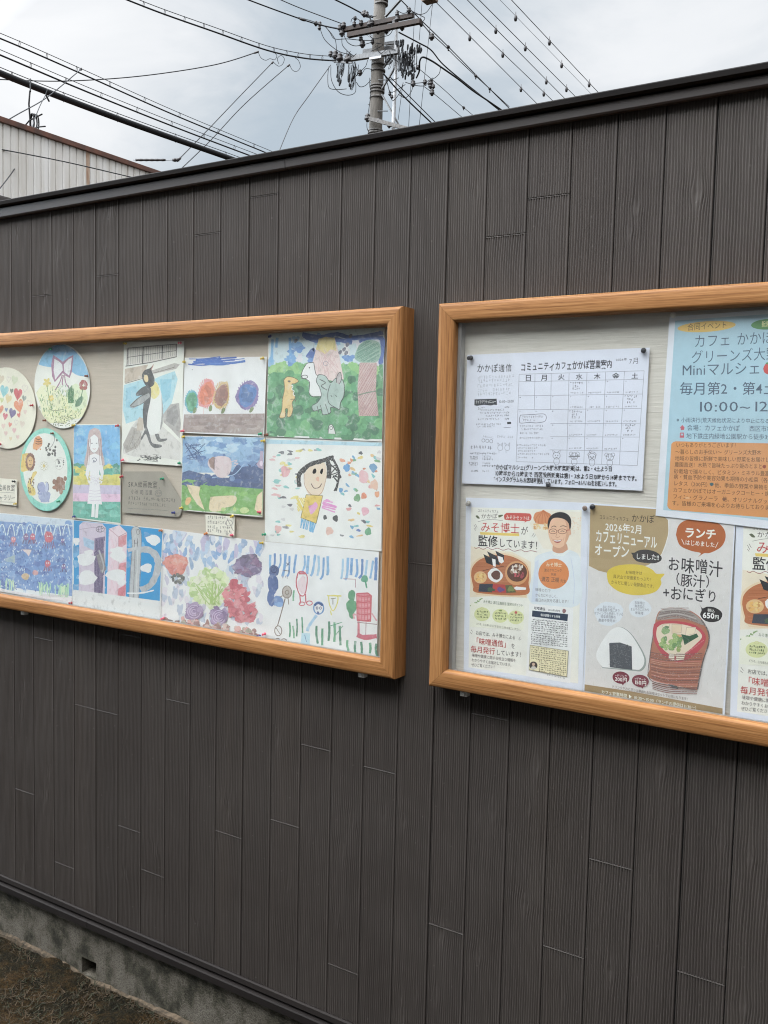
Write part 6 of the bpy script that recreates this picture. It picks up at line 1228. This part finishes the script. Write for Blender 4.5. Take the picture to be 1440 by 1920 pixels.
# ------------------------------------------------------------------ shed behind the wall
def shed():
    P0 = pz(0, 228, 4.9); P1 = pz(303, 321, 4.9)
    X0 = (P0[0] + P1[0]) / 2; y0 = P0[1] - 2.5; y1 = P1[1] + 1.5
    P0[0] = P1[0] = X0
    t = empty('metal_shed', (X0 - 2, y0, 0), 'pale corrugated metal shed with a rust brown roof edge beyond the wall', 'shed')
    m, tt, p = newmat('corrugated_sheet'); v = coords(tt, (1, 5, .35))
    n = N(tt, 'ShaderNodeTexNoise', i_Scale=2.2, i_Detail=6); tt.links.new(v, n.inputs['Vector'])
    r = ramp(tt, [(.3, (.58, .56, .52)), (.62, (.74, .74, .73))]); tt.links.new(n.outputs['Fac'], r.inputs['Fac'])
    n2 = N(tt, 'ShaderNodeTexNoise', i_Scale=5.5, i_Detail=6); v2 = coords(tt, (1, 2.6, .12)); tt.links.new(v2, n2.inputs['Vector'])
    r2 = ramp(tt, [(.64, (0, 0, 0)), (.76, (1, 1, 1))]); tt.links.new(n2.outputs['Fac'], r2.inputs['Fac'])
    mx = N(tt, 'ShaderNodeMixRGB'); mx.inputs['Color2'].default_value = (.30, .19, .13, 1); tt.links.new(r2.outputs['Color'], mx.inputs['Fac']); tt.links.new(r.outputs['Color'], mx.inputs['Color1'])
    tt.links.new(mx.outputs['Color'], p.inputs['Base Color']); p.inputs['Roughness'].default_value = .6
    rust = simple('rusty_edge', (.15, .068, .048), (.085, .050, .042), 9, .85, bump=.004)
    # sheet with narrow standing ribs
    pitch = .092; ys = []
    y = y0
    while y < y1:
        ys += [(y, 0), (y + pitch - .020, 0), (y + pitch - .016, -.014), (y + pitch - .005, -.014)]; y += pitch
    v = [(X0 + d, y, z) for z in (0, 4.87) for y, d in ys]; k = len(ys); MBw = MB(); MBw.add(v, [(i, i + 1, k + i + 1, k + i) for i in range(k - 1)])
    MBw.box((X0 - 5, y0 + .02, 0), (X0 - .03, y1 - .05, 4.8)); MBw.build('wall_sheet', m, t)
    e = MB(); e.box((X0 - .03, y0, 4.862), (X0 + .03, y1, 4.918), .006); e.box((X0 - 5.1, y0 - .1, 4.87), (X0 - .032, y1 + .02, 4.912)); e.build('roof_edge', rust, t)
    Py = P0[1] + (P1[1] - P0[1]) * .60
    st = MB(); 
    q = px(166, 330, 0); 
    d = MC @ np.array([(165 - 720) / FPX, 1, (960 - 320) / FPX]); tq = (X0 + .004 - CAM[0]) / d[0]; Q = CAM + tq * d
    rs = random.Random(4); L = []; Rr = []
    for i in range(14):
        z = 4.865 - i * .12; w = .030 * (1 - i / 18) * rs.uniform(.8, 1.2); L.append((X0 + .004, Q[1] - w, z)); Rr.append((X0 + .004, Q[1] + w, z))
    k = len(L); st.add(L + Rr, [(i, i + 1, k + i + 1, k + i) for i in range(k - 1)])
    st.build('rust_streak', simple('rust_streak', (.52, .42, .34), (.34, .22, .15), 12, .8, (1, 4, .5)), t)
    # dark gutter pipe end at the far left
    d = MC @ np.array([(8 - 720) / FPX, 1, (960 - 374) / FPX]); tq = (X0 + .1 - CAM[0]) / d[0]; Q2 = CAM + tq * d
    MB().box((X0 - .02, y0, Q2[2] - .1), (X0 + .16, Q2[1] + .05, Q2[2] + .02), .02).build('gutter', M_CAP, t)
    return X0
SHX = shed()

# ------------------------------------------------------------------ unseen house, added behind the viewer to shade the lower wall
def house():
    t = empty('house', (1, -6.5, 0), 'plain grey house added out of view behind the viewer to shade the plank wall', 'house')
    wl = simple('render_grey', (.22, .21, .20), (.17, .165, .16), 5, .9, bump=.003); rf = simple('roof_tiles', (.07, .07, .075), (.05, .05, .055), 8, .7)
    MB().box((-8, -9, -.2), (10, -4.9, 5.5)).build('wall', wl, t)
    m = MB(); m.add([(-8.5, -4.4, 5.5), (10.5, -4.4, 5.5), (10.5, -9.4, 5.5), (-8.5, -9.4, 5.5), (-8.5, -6.95, 6.8), (10.5, -6.95, 6.8)], [(0, 1, 5, 4), (2, 3, 4, 5), (1, 2, 5), (3, 0, 4), (3, 2, 1, 0)]); m.build('roof', rf, t)
    gl = simple('window_dark', (.03, .035, .04), rough=.1)
    for x in (-5.5, -1.5, 2.8, 6.6):
        for z in (.9, 3.0):
            o = MB().box((x, -4.93, z), (x + 1.6, -4.86, z + 1.1), .01).build('window', gl, t)
            f = MB(); f.box((x - .06, -4.92, z - .07), (x + 1.66, -4.83, z)); f.build('sill', M_ALU, o)
house()

# ------------------------------------------------------------------ overhead cables
M_CAB = simple('cable_black', (.011, .012, .014), rough=.7, spec=.2); M_WIRE = simple('wire_grey', (.035, .037, .042), rough=.6, spec=.2); M_THIN = simple('wire_pale', (.22, .23, .25), rough=.5); M_INS = simple('insulator', (.020, .018, .020), rough=.4)
def cable(name, pts, r, mat, label, cat='cable', n=10, group=None, extra=None):
    """pts: (x, y, height) photo pixel plus height above ground"""
    P = [pz(x, y, z) for x, y, z in pts]
    Q = spline(P, n) if len(P) > 2 else [P[0] + (P[1] - P[0]) * t for t in np.linspace(0, 1, 12)]
    m = MB(); m.tube(Q, r, 6); o = m.build(name, mat); tag(o, label, cat, group or 'overhead cables and wires')
    if extra: extra(o, P, Q)
    return o
def clips(ts, r, sz, drop=.0):
    def f(o, P, Q):
        L = np.array(Q)
        for t in ts:
            i = t * (len(L) - 1); k = int(min(i, len(L) - 2)); p = L[k] + (L[k + 1] - L[k]) * (i - k); d = (L[k + 1] - L[k]); d /= np.linalg.norm(d)
            m = MB(); m.tube([p - d * sz, p - d * sz * .4, p + d * sz * .4, p + d * sz], [r * 1.3, r * 2.0, r * 2.0, r * 1.3], 6)
            if drop: m.tube([p, p + np.array([0, 0, -drop])], r * .8, 5)
            m.build('cable_clip', M_INS, o)
    return f
def lashed(name, pts, r1, off, r2, label, ring):
    """telecom cable hung under its messenger wire by rings"""
    P = [pz(x, y, z) for x, y, z in pts]; Q = spline(P, 12) if len(P) > 2 else [P[0] + (P[1] - P[0]) * t for t in np.linspace(0, 1, 14)]
    m = MB(); m.tube(Q, r1, 7); o = m.build(name, M_CAB); tag(o, label, 'cable', 'overhead cables and wires')
    q = MB(); q.tube([p + np.array([0, 0, off]) for p in Q], r2, 5); q.build('messenger_wire', M_WIRE, o)
    L = np.array(Q)
    for i in range(ring):
        k = MB()
        t = (i + .5) / ring * (len(L) - 1); a = int(min(t, len(L) - 2)); p = L[a] + (L[a + 1] - L[a]) * (t - a)
        k.tube([p + np.array([0, 0, off + .012]), p + np.array([.02, 0, off * .5]), p + np.array([0, 0, -r1 * 1.2]), p + np.array([-.02, 0, off * .5]), p + np.array([0, 0, off + .012])], r2 * .8, 4, False); k.build('hanger_ring', M_WIRE, o)
    return o
lashed('telecom_cable', [(-160, 63, 6.6), (0, 137, 6.5), (220, 222, 6.45), (440, 300, 6.5), (520, 330, 6.5)], .044, .075, .006, 'thick black telecom cable, lowest of the three lines above the shed', 0 + 9)
lashed('telecom_cable', [(-150, 40, 7.3), (0, 103, 7.2), (170, 175, 7.15), (340, 243, 7.15), (480, 296, 7.2), (540, 318, 7.2)], .013, .075, .006, 'black cable on hanger rings, middle of the three lines above the shed', 13)
lashed('telecom_cable', [(-150, 15, 7.6), (0, 72, 7.5), (150, 137, 7.45), (330, 217, 7.45), (510, 291, 7.5), (560, 312, 7.5)], .012, .075, .006, 'black cable on hanger rings, uppermost of the three lines above the shed', 14)
lashed('power_cable', [(170, -28, 10.2), (290, 20, 10.1), (400, 59, 10.0), (500, 94, 9.95), (570, 109, 9.95), (630, 114, 9.95)], .016, .09, .008, 'twisted service cable running from the pole to the upper left corner', 15)
def loops():
    for pts in ([(484, 97), (489, 108), (498, 113), (506, 110), (515, 112), (519, 104), (512, 97)], [(512, 116), (522, 124), (530, 120), (533, 110), (527, 104), (520, 110), (523, 120)], [(543, 121), (548, 131), (556, 134), (563, 126), (560, 114), (553, 108)]):
        cable('jumper_loop', [(x, y, 9.95) for x, y in pts], .006, M_WIRE, {484: 'loop of wire under the pole cable, leftmost of three', 512: 'round loop of wire under the pole cable, middle of three', 543: 'loop of wire under the pole cable, nearest the pole of three'}[pts[0][0]], 'wire', 5)
loops()
cable('power_cable', [(440, -10, 11.2), (520, 20, 11.2), (590, 44, 11.15), (642, 56, 11.1)], .014, M_CAB, 'cable from the upper pole crossarm to the top picture edge, lower of two', extra=clips([.55], .014, .08))
cable('power_cable', [(505, -10, 11.5), (560, 14, 11.4), (640, 44, 11.3)], .010, M_WIRE, 'thin cable from the upper pole crossarm to the top picture edge, upper of two')
cable('power_cable', [(605, -12, 11.6), (650, 10, 11.6), (690, 30, 11.5), (720, 36, 11.5)], .016, M_CAB, 'black cable reaching the pole top from the upper left', extra=clips([.62], .02, .12))
cable('service_wire', [(-40, 147, 8.0), (0, 149, 8.2), (120, 152, 8.8), (260, 143, 9.3), (400, 122, 9.7), (484, 97, 9.95)], .011, M_WIRE, 'sagging wire from the pole cable to the left picture edge', extra=clips([.985], .011, .06))
cable('service_wire', [(335, 299, 6.3), (388, 245, 7.4), (450, 180, 8.6), (512, 116, 9.9)], .009, M_WIRE, 'slanting wire down to the black insulator, left of two', extra=clips([.02, .985], .012, .06))
cable('service_wire', [(338, 318, 6.1), (395, 263, 7.3), (460, 194, 8.5), (543, 121, 9.9)], .009, M_WIRE, 'slanting wire down behind the wall, right of two', extra=clips([.985], .012, .06))
cable('service_wire', [(520, 292, 6.6), (550, 222, 8.0), (580, 178, 8.8), (620, 122, 9.9)], .009, M_WIRE, 'lone wire curving down from the left end of the pole cable')
cable('service_wire', [(330, 300, 6.3), (295, 300.5, 6.25), (250, 300, 6.2)], .006, M_THIN, 'short wire with a black insulating sleeve above the shed roof', extra=lambda o, P, Q: (MB().tube([P[0] + (P[2] - P[0]) * t for t in np.linspace(.25, .95, 12)], [.022 if i % 2 else .017 for i in range(12)], 6).build('sleeve', M_INS, o), MB().tube([P[0] + (P[2] - P[0]) * t for t in (-.08, -.02, .0, .02, .09)], [.02, .036, .02, .036, .02], 7).build('insulator', M_INS, o)))
cable('service_wire', [(-20, 276, 4.6), (120, 303, 4.6), (250, 333, 4.6), (330, 350, 4.6)], .006, M_WIRE, 'thin wire crossing in front of the pale shed wall')
cable('service_wire', [(-10, 366, 3.9), (40, 295, 4.7), (70, 210, 5.7), (86, 177, 6.2)], .006, M_WIRE, 'thin stay wire rising past the coil of cable at the left')
cable('service_wire', [(-20, 246, 5.0), (30, 216, 5.4), (86, 184, 6.2), (140, 140, 7.0), (152, 129, 7.35)], .007, M_WIRE, 'thin wire joining the thick cable to the line above it', extra=clips([.97], .012, .06))
# coil of spare cable hanging from the thick line
def coil():
    A = pz(57, 150, 6.45); B = A + np.array([0, 0, -.35]); z = lambda x, y: px(x, y, A[1])
    o = cable('cable_coil', [(57, 148, 6.45), (57, 172, 6.2)], .009, M_CAB, 'coil of spare cable hanging from the thick telecom line', 'cable coil')
    m = MB()
    for k, (w, dx) in enumerate([(4, 0), (6, 1), (5, 3)]):
        pts = []
        for i in range(25):
            a = i / 24 * 2 * math.pi; p = z(60 + dx + w * math.cos(a), 229 + 16 * math.sin(a)); p[1] += .02 * k; pts.append(p)
        m.tube(pts, .010, 5)
    m.tube([z(56, 170), z(54, 195), z(56, 222), z(58, 250)], .012, 5); m.tube([z(43, 240), z(55, 226), z(79, 214)], .010, 5); m.tube([z(66, 240), z(74, 238), z(85, 237)], .010, 5); m.tube([z(92, 190), z(86, 178), z(90, 168)], .012, 5)
    m.build('coil_loops', M_CAB, o)
coil()
# the six high lines on the right, with little bird markers
def hv(a, b, marks, label, r=.0095):
    A = pz(*a, 12.2); B = pz(*b, 12.2); d = B - A; A2 = A - d * .35; B2 = B + d * 1.2
    m = MB(); m.tube([A2 + (B2 - A2) * t + np.array([0, 0, 0]) for t in np.linspace(0, 1, 10)], r, 5); o = m.build('high_voltage_wire', M_WIRE); tag(o, label, 'wire', 'high lines with small markers')
    n = d / np.linalg.norm(d)
    for x, y in marks:
        t = (x - a[0]) / (b[0] - a[0]); p = A + d * t
        k = MB(); k.tube([p + np.array([0, 0, .10]), p + np.array([0, 0, .02]), p, p + np.array([0, 0, -.05]), p + np.array([0, 0, -.12])], [.008, .012, .036, .045, .030], 6); k.build('wire_marker', M_INS, o)
def Zr(x, y): return (800 + x / 2.25, y / 2.25)
for a, b, mk, lb in [((48, 18), (468, 440), [(160, 133), (382, 355)], 'high wire with two markers, nearest the pole of the six at upper right'), ((88, 0), (535, 428), [(293, 202), (484, 383)], 'high wire with two markers, second from the pole of the six at upper right'),
                     ((172, 0), (585, 418), [(272, 102), (488, 322)], 'high wire with two markers, third from the pole of the six at upper right'), ((222, 0), (632, 412), [(392, 175), (580, 360)], 'high wire with two markers, fourth from the pole of the six at upper right'),
                     ((310, 0), (690, 392), [(364, 62), (550, 256)], 'faint high wire with two markers, fifth from the pole of the six at upper right'), ((358, 0), (726, 392), [(498, 150), (677, 342)], 'high wire with two markers, farthest from the pole of the six at upper right')]:
    hv(Zr(*a), Zr(*b), [Zr(*q) for q in mk], lb, .005 if 'faint' in lb else .0095)
def Zp(x, y): return (560 + x / 4.8, y / 4.8)
def cz(name, pts, z, r, mat, label, **k):
    zs = list(z) if isinstance(z, (list, tuple)) else [z] * len(pts)
    a, b = pts[-2], pts[-1]; g = 160 / max(1, b[1] - a[1]); pts = list(pts) + [(b[0] + (b[0] - a[0]) * g, b[1] + 160)]; zs.append(zs[-1])   # on down behind the wall top
    return cable(name, [(*Zp(*p), q) for p, q in zip(pts, zs)], r, mat, label, **k)
cz('power_cable', [(920, 0), (1080, 160), (1270, 345), (1440, 515), (1640, 720), (1760, 840)], 11.6, .012, M_WIRE, 'wire running down right from the pole top, upper of the pair with markers', extra=clips([.41, .78], .02, .06, .10))
cz('power_cable', [(1100, 200), (1180, 290), (1300, 400), (1440, 540), (1600, 690), (1720, 800)], 11.2, .010, M_WIRE, 'wire running down right from the crossarm end, lower of the pair with markers', extra=clips([.66], .02, .06, .08))
cz('power_cable', [(900, 290), (1080, 385), (1190, 450), (1290, 570), (1440, 700), (1640, 860)], 10.4, .015, M_CAB, 'black cable from the tangle of the pole towards the wall top, upper of two')
cz('power_cable', [(1060, 700), (1085, 640), (1090, 550), (1120, 515), (1200, 550), (1290, 610), (1440, 715), (1560, 810), (1700, 905)], [9.9, 9.9, 9.95, 10, 10, 10, 10, 10, 10], .019, M_CAB, 'thick black cable looping up then away from the pole, lower of two')
cz('service_wire', [(1060, 600), (1300, 800), (1440, 930), (1560, 1030)], 9.8, .007, M_WIRE, 'thin lower wire with a marker right of the pole', extra=clips([.6], .016, .05, .06))
cz('service_wire', [(1130, 780), (1250, 870), (1440, 1030), (1500, 1080)], 9.4, .007, M_WIRE, 'thin lowest wire without marker right of the pole')
cz('service_wire', [(760, 660), (900, 820), (1040, 960), (1210, 1120)], [9.6, 9.4, 9.2, 9], .016, M_CAB, 'dark stay cable slanting down right from the pole shaft, lower of two')
cz('service_wire', [(820, 690), (960, 830), (1100, 970), (1240, 1110)], [9.6, 9.4, 9.2, 9], .010, M_WIRE, 'thin stay wire slanting down right from the pole shaft, upper of two')

# ------------------------------------------------------------------ utility pole
PYL = 16.6
def pp(x, y, dy=0): return px(*Zp(x, y), PYL + dy)
def pole():
    T = pp(745, -420); B0 = pp(690, 1200); ax = (T - B0); ax /= np.linalg.norm(ax); base = B0 - ax * (B0[2] / ax[2])
    sc = np.linalg.norm(pp(800, 600) - pp(700, 600)) / 100     # metres per view pixel at the pole
    t = empty('utility_pole', tuple(base), 'tall concrete utility pole with wooden crossarms and tangled cables', 'utility pole')
    conc = simple('pole_concrete', (.100, .092, .081), (.062, .057, .050), 6, .9, (3, 3, .6), bump=.003); band = simple('pole_band', (.11, .105, .10), (.06, .057, .055), 20, .6, metal=.3)
    rust = simple('crossarm_rust', (.034, .023, .019), (.022, .017, .015), 8, .8); gsteel = simple('galvanised', (.13, .133, .137), (.085, .088, .092), 14, .5, metal=.3); wht = simple('pvc_pipe', (.36, .37, .385), (.30, .31, .325), 10, .5)
    R_ = 51 * sc
    m = MB(); m.tube([base, base + ax * 5, base + ax * 9, T], [R_ * 1.25, R_ * 1.07, R_ * .98, R_ * .8], 20); m.build('shaft', conc, t)
    for y in (8, 40, 205, 265, 585, 640, 775, 800, 830, 880, 1180, 1200):
        b = MB(); c = pp(745 - y * .046, y); q = R_ * (.92 + y * .00012) + .012; b.tube([c - ax * .02, c + ax * .02], q, 16); b.build('band', band, t)
    def arm(name, a, b_, w, mat, dy): m = MB(); m.bar(pp(*a, dy), pp(*b_, dy), w, w); return m.build(name, mat, t)
    arm('crossarm', (378, 275), (1030, 138), 30 * sc, rust, -.24); arm('crossarm', (445, 318), (1098, 190), 33 * sc, rust, -.42)
    arm('crossarm', (425, 535), (900, 462), 33 * sc, gsteel, -.26); arm('crossarm', (585, 470), (900, 425), 30 * sc, gsteel, .25)
    arm('crossarm', (612, 1062), (985, 1160), 26 * sc, band, -.3); arm('bracket', (780, 395), (890, 380), 20 * sc, gsteel, -.1); arm('bracket', (640, 530), (745, 512), 16 * sc, wht, -.32)
    for a, c, w in [((780, 150), (915, 0), 20), ((765, 610), (860, 480), 14), ((750, 800), (880, 590), 16), ((750, 850), (905, 1130), 17), ((690, 345), (560, 240), 9), ((790, 300), (870, 230), 9), ((690, 370), (590, 300), 7)]: br = MB(); br.bar(pp(*a, -.05), pp(*c, -.05), w * sc, w * sc * .5); br.build('brace', gsteel, t)
    m = MB(); m.tube([pp(878, 240, -.15), pp(872, 640, -.15), pp(850, 1170, -.15), pp(838, 1500, -.15)], [11 * sc, 12 * sc, 15 * sc, 15 * sc], 10); m.build('conduit', wht, t)
    m = MB(); m.box(pp(1105, -40, .1), pp(1255, 22, .35)); m.build('terminal_box', simple('box_brown', (.20, .15, .12), (.15, .11, .09), 20, .7), t)
    def insul(x, y, s=1.0, dy=-.3):
        m = MB(); c = pp(x, y, dy); k = 17 * sc * s; m.tube([c + np.array([0, 0, q]) * k for q in (-1.2, -.7, -.6, 0, .1, .6, .7, 1.2)], [k * q for q in (.5, .5, 1, 1, .6, .9, .9, .4)], 8); return m.build('insulator', M_INS, t)
    for q in [(155, 212, .9), (190, 215, .9), (186, 252, .8), (372, 250, 1.2), (404, 228, 1.2), (390, 295, 1.3), (508, 165, .8), (500, 215, .9), (562, 205, 1), (640, 215, 1.3), (660, 205, 1), (590, 122, 1.2), (612, 128, 1), (560, 352, 1), (574, 396, 1.3), (665, 376, .9), (288, 486, 1.1), (330, 495, 1.5), (370, 520, 1.6), (440, 530, 1.5), (553, 652, 1), (886, 125, .9), (992, 92, 1), (888, 170, 1.1), (862, 212, 1.3), (932, 250, 1), (1105, 215, .9), (1197, 330, 1.2), (715, 282, 1), (790, 285, .9), (620, 1060, 1.4), (815, 1130, .9), (720, 1085, .9), (1030, 752, 1.1), (1136, 738, .9), (1188, 745, 1.2), (1188, 772, 1), (1212, 778, .8), (1200, 832, 1.1), (820, 845, .7), (838, 872, .7), (1072, 606, .8)]:
        insul(*q)
    rs = random.Random(12)
    # hanging bunches of leads
    def bunch(name, x0, x1, y0, y1, n, r, dy, mat=M_CAB):
        for i in range(n):
            m = MB(); xa = rs.uniform(x0, x1); ya = y0 + rs.uniform(-20, 20); L = rs.uniform(.5, 1) * (y1 - y0); xb = xa + rs.uniform(-18, 18); d = dy + rs.uniform(-.15, .15)
            m.tube(spline([pp(xa, ya, d), pp(xa + rs.uniform(-14, 14), ya + L * .4, d), pp(xb, ya + L, d), pp(xb + rs.uniform(8, 26), ya + L * .8, d), pp(xb + rs.uniform(10, 40), y0 + rs.uniform(-10, 40), d)], 4), r * rs.uniform(.7, 1.2), 4); m.build(name, mat, t)
    def plugs(x0, x1, y0, y1, n, dy):
        for i in range(n):
            m = MB(); x = rs.uniform(x0, x1); y = rs.uniform(y0, y1); h = rs.uniform(30, 60); d = dy + rs.uniform(-.15, .15)
            m.tube([pp(x, y, d), pp(x - 2, y + h * .2, d), pp(x - 4, y + h * .8, d), pp(x - 5, y + h, d)], [3 * sc, 7 * sc, 6 * sc, 2 * sc], 6); m.build('connector', M_CAB, t)
    bunch('lead', 905, 1050, 470, 680, 26, .007, -.25); plugs(905, 1050, 480, 640, 15, -.3); plugs(930, 1040, 590, 680, 12, -.25)
    bunch('lead', 330, 400, 560, 740, 10, .006, -.28); plugs(330, 395, 620, 740, 7, -.3); bunch('lead', 440, 510, 570, 800, 12, .006, -.28); plugs(445, 505, 660, 760, 9, -.3)
    bunch('lead', 320, 480, 480, 560, 10, .008, -.3); bunch('lead', 780, 880, 470, 640, 10, .008, -.2); plugs(880, 960, 350, 400, 10, -.3); plugs(1000, 1120, 390, 450, 16, -.3); plugs(920, 1060, 360, 480, 14, -.35)
    for P in [[(0, 155), (120, 190), (230, 230), (380, 258)], [(240, 235), (280, 290), (325, 350), (440, 350), (560, 362), (680, 365)], [(240, 240), (300, 310), (332, 370), (342, 460)], [(195, 265), (230, 350), (300, 420), (380, 470), (470, 490)], [(392, 310), (392, 400), (440, 460), (490, 500)], [(405, 310), (440, 380), (500, 412), (570, 405), (660, 380)], [(470, 200), (480, 170), (508, 160), (560, 190)], [(270, 600), (262, 700), (275, 790), (350, 805), (430, 800)], [(290, 600), (295, 720), (350, 820), (430, 856), (500, 840), (515, 780), (500, 600)], [(500, 560), (540, 640), (600, 600), (620, 540)], [(520, 600), (530, 670), (560, 680), (600, 620), (660, 625)], [(630, 160), (650, 140), (680, 150), (700, 140)], [(620, 130), (660, 200), (640, 150)], [(640, 700), (640, 780), (650, 840), (620, 1060), (615, 1150), (640, 1200)],
              [(520, 740), (550, 780), (600, 770), (650, 720)], [(1210, 700), (1150, 735), (1100, 745), (1040, 750)], [(1275, 590), (1270, 650), (1240, 690), (1180, 730), (1140, 770), (1060, 770), (960, 740)], [(1200, 40), (1150, 110), (1090, 130), (1030, 120)], [(880, 90), (940, 120), (1000, 100)], [(970, 60), (1000, 90), (1100, 140), (1135, 165), (1110, 200)], [(1100, 210), (1150, 260), (1200, 330)], [(790, 700), (800, 760), (830, 830), (900, 800), (960, 760)], [(900, 850), (960, 880), (1010, 830), (1030, 770)], [(800, 750), (840, 900), (900, 850), (940, 750)], [(770, 560), (830, 520), (900, 560)], [(640, 320), (680, 350), (760, 330), (820, 310), (860, 240)], [(700, 430), (740, 480), (800, 440), (870, 450)], [(650, 460), (700, 440), (760, 400), (700, 390)], [(780, 700), (840, 720), (900, 700)]]:
        m = MB(); m.tube(spline([pp(*p, -.34) for p in P], 5), .0085, 4); m.build('jumper_wire', M_CAB, t)
    m = MB(); m.bar(pp(315, 555, -.3), pp(480, 565, -.3), .03, .03); m.tube([pp(410, 540, -.3), pp(470, 520, -.3)], 16 * sc, 8); m.build('cable_clamp', gsteel, t)
    for i, (x, y) in enumerate([(640, 745), (650, 712), (625, 940), (690, 45), (800, 1000), (790, 720)]): m = MB(); m.tube([pp(700, y, -.1), pp(x, y, -.1)], .012, 5); m.build('step_bolt', gsteel, t)
pole()
for a, b, lb in [((1050, 0), (990, 1140), 'thin vertical wire just right of the pole conduit'), ((1110, 20), (1085, 360), 'short thin vertical wire below the brown box'), ((1205, 30), (1085, 1130), 'thin slanting vertical wire right of the pole'), ((940, 740), (895, 1080), 'short thin wire beside the white conduit')]:
    m = MB(); A, B = pp(*a, .3), pp(*b, .3); m.tube([A + (B - A) * q for q in np.linspace(0, 1, 6)], .007, 4); tag(m.build('hanging_wire', M_WIRE), lb, 'wire', 'overhead cables and wires')
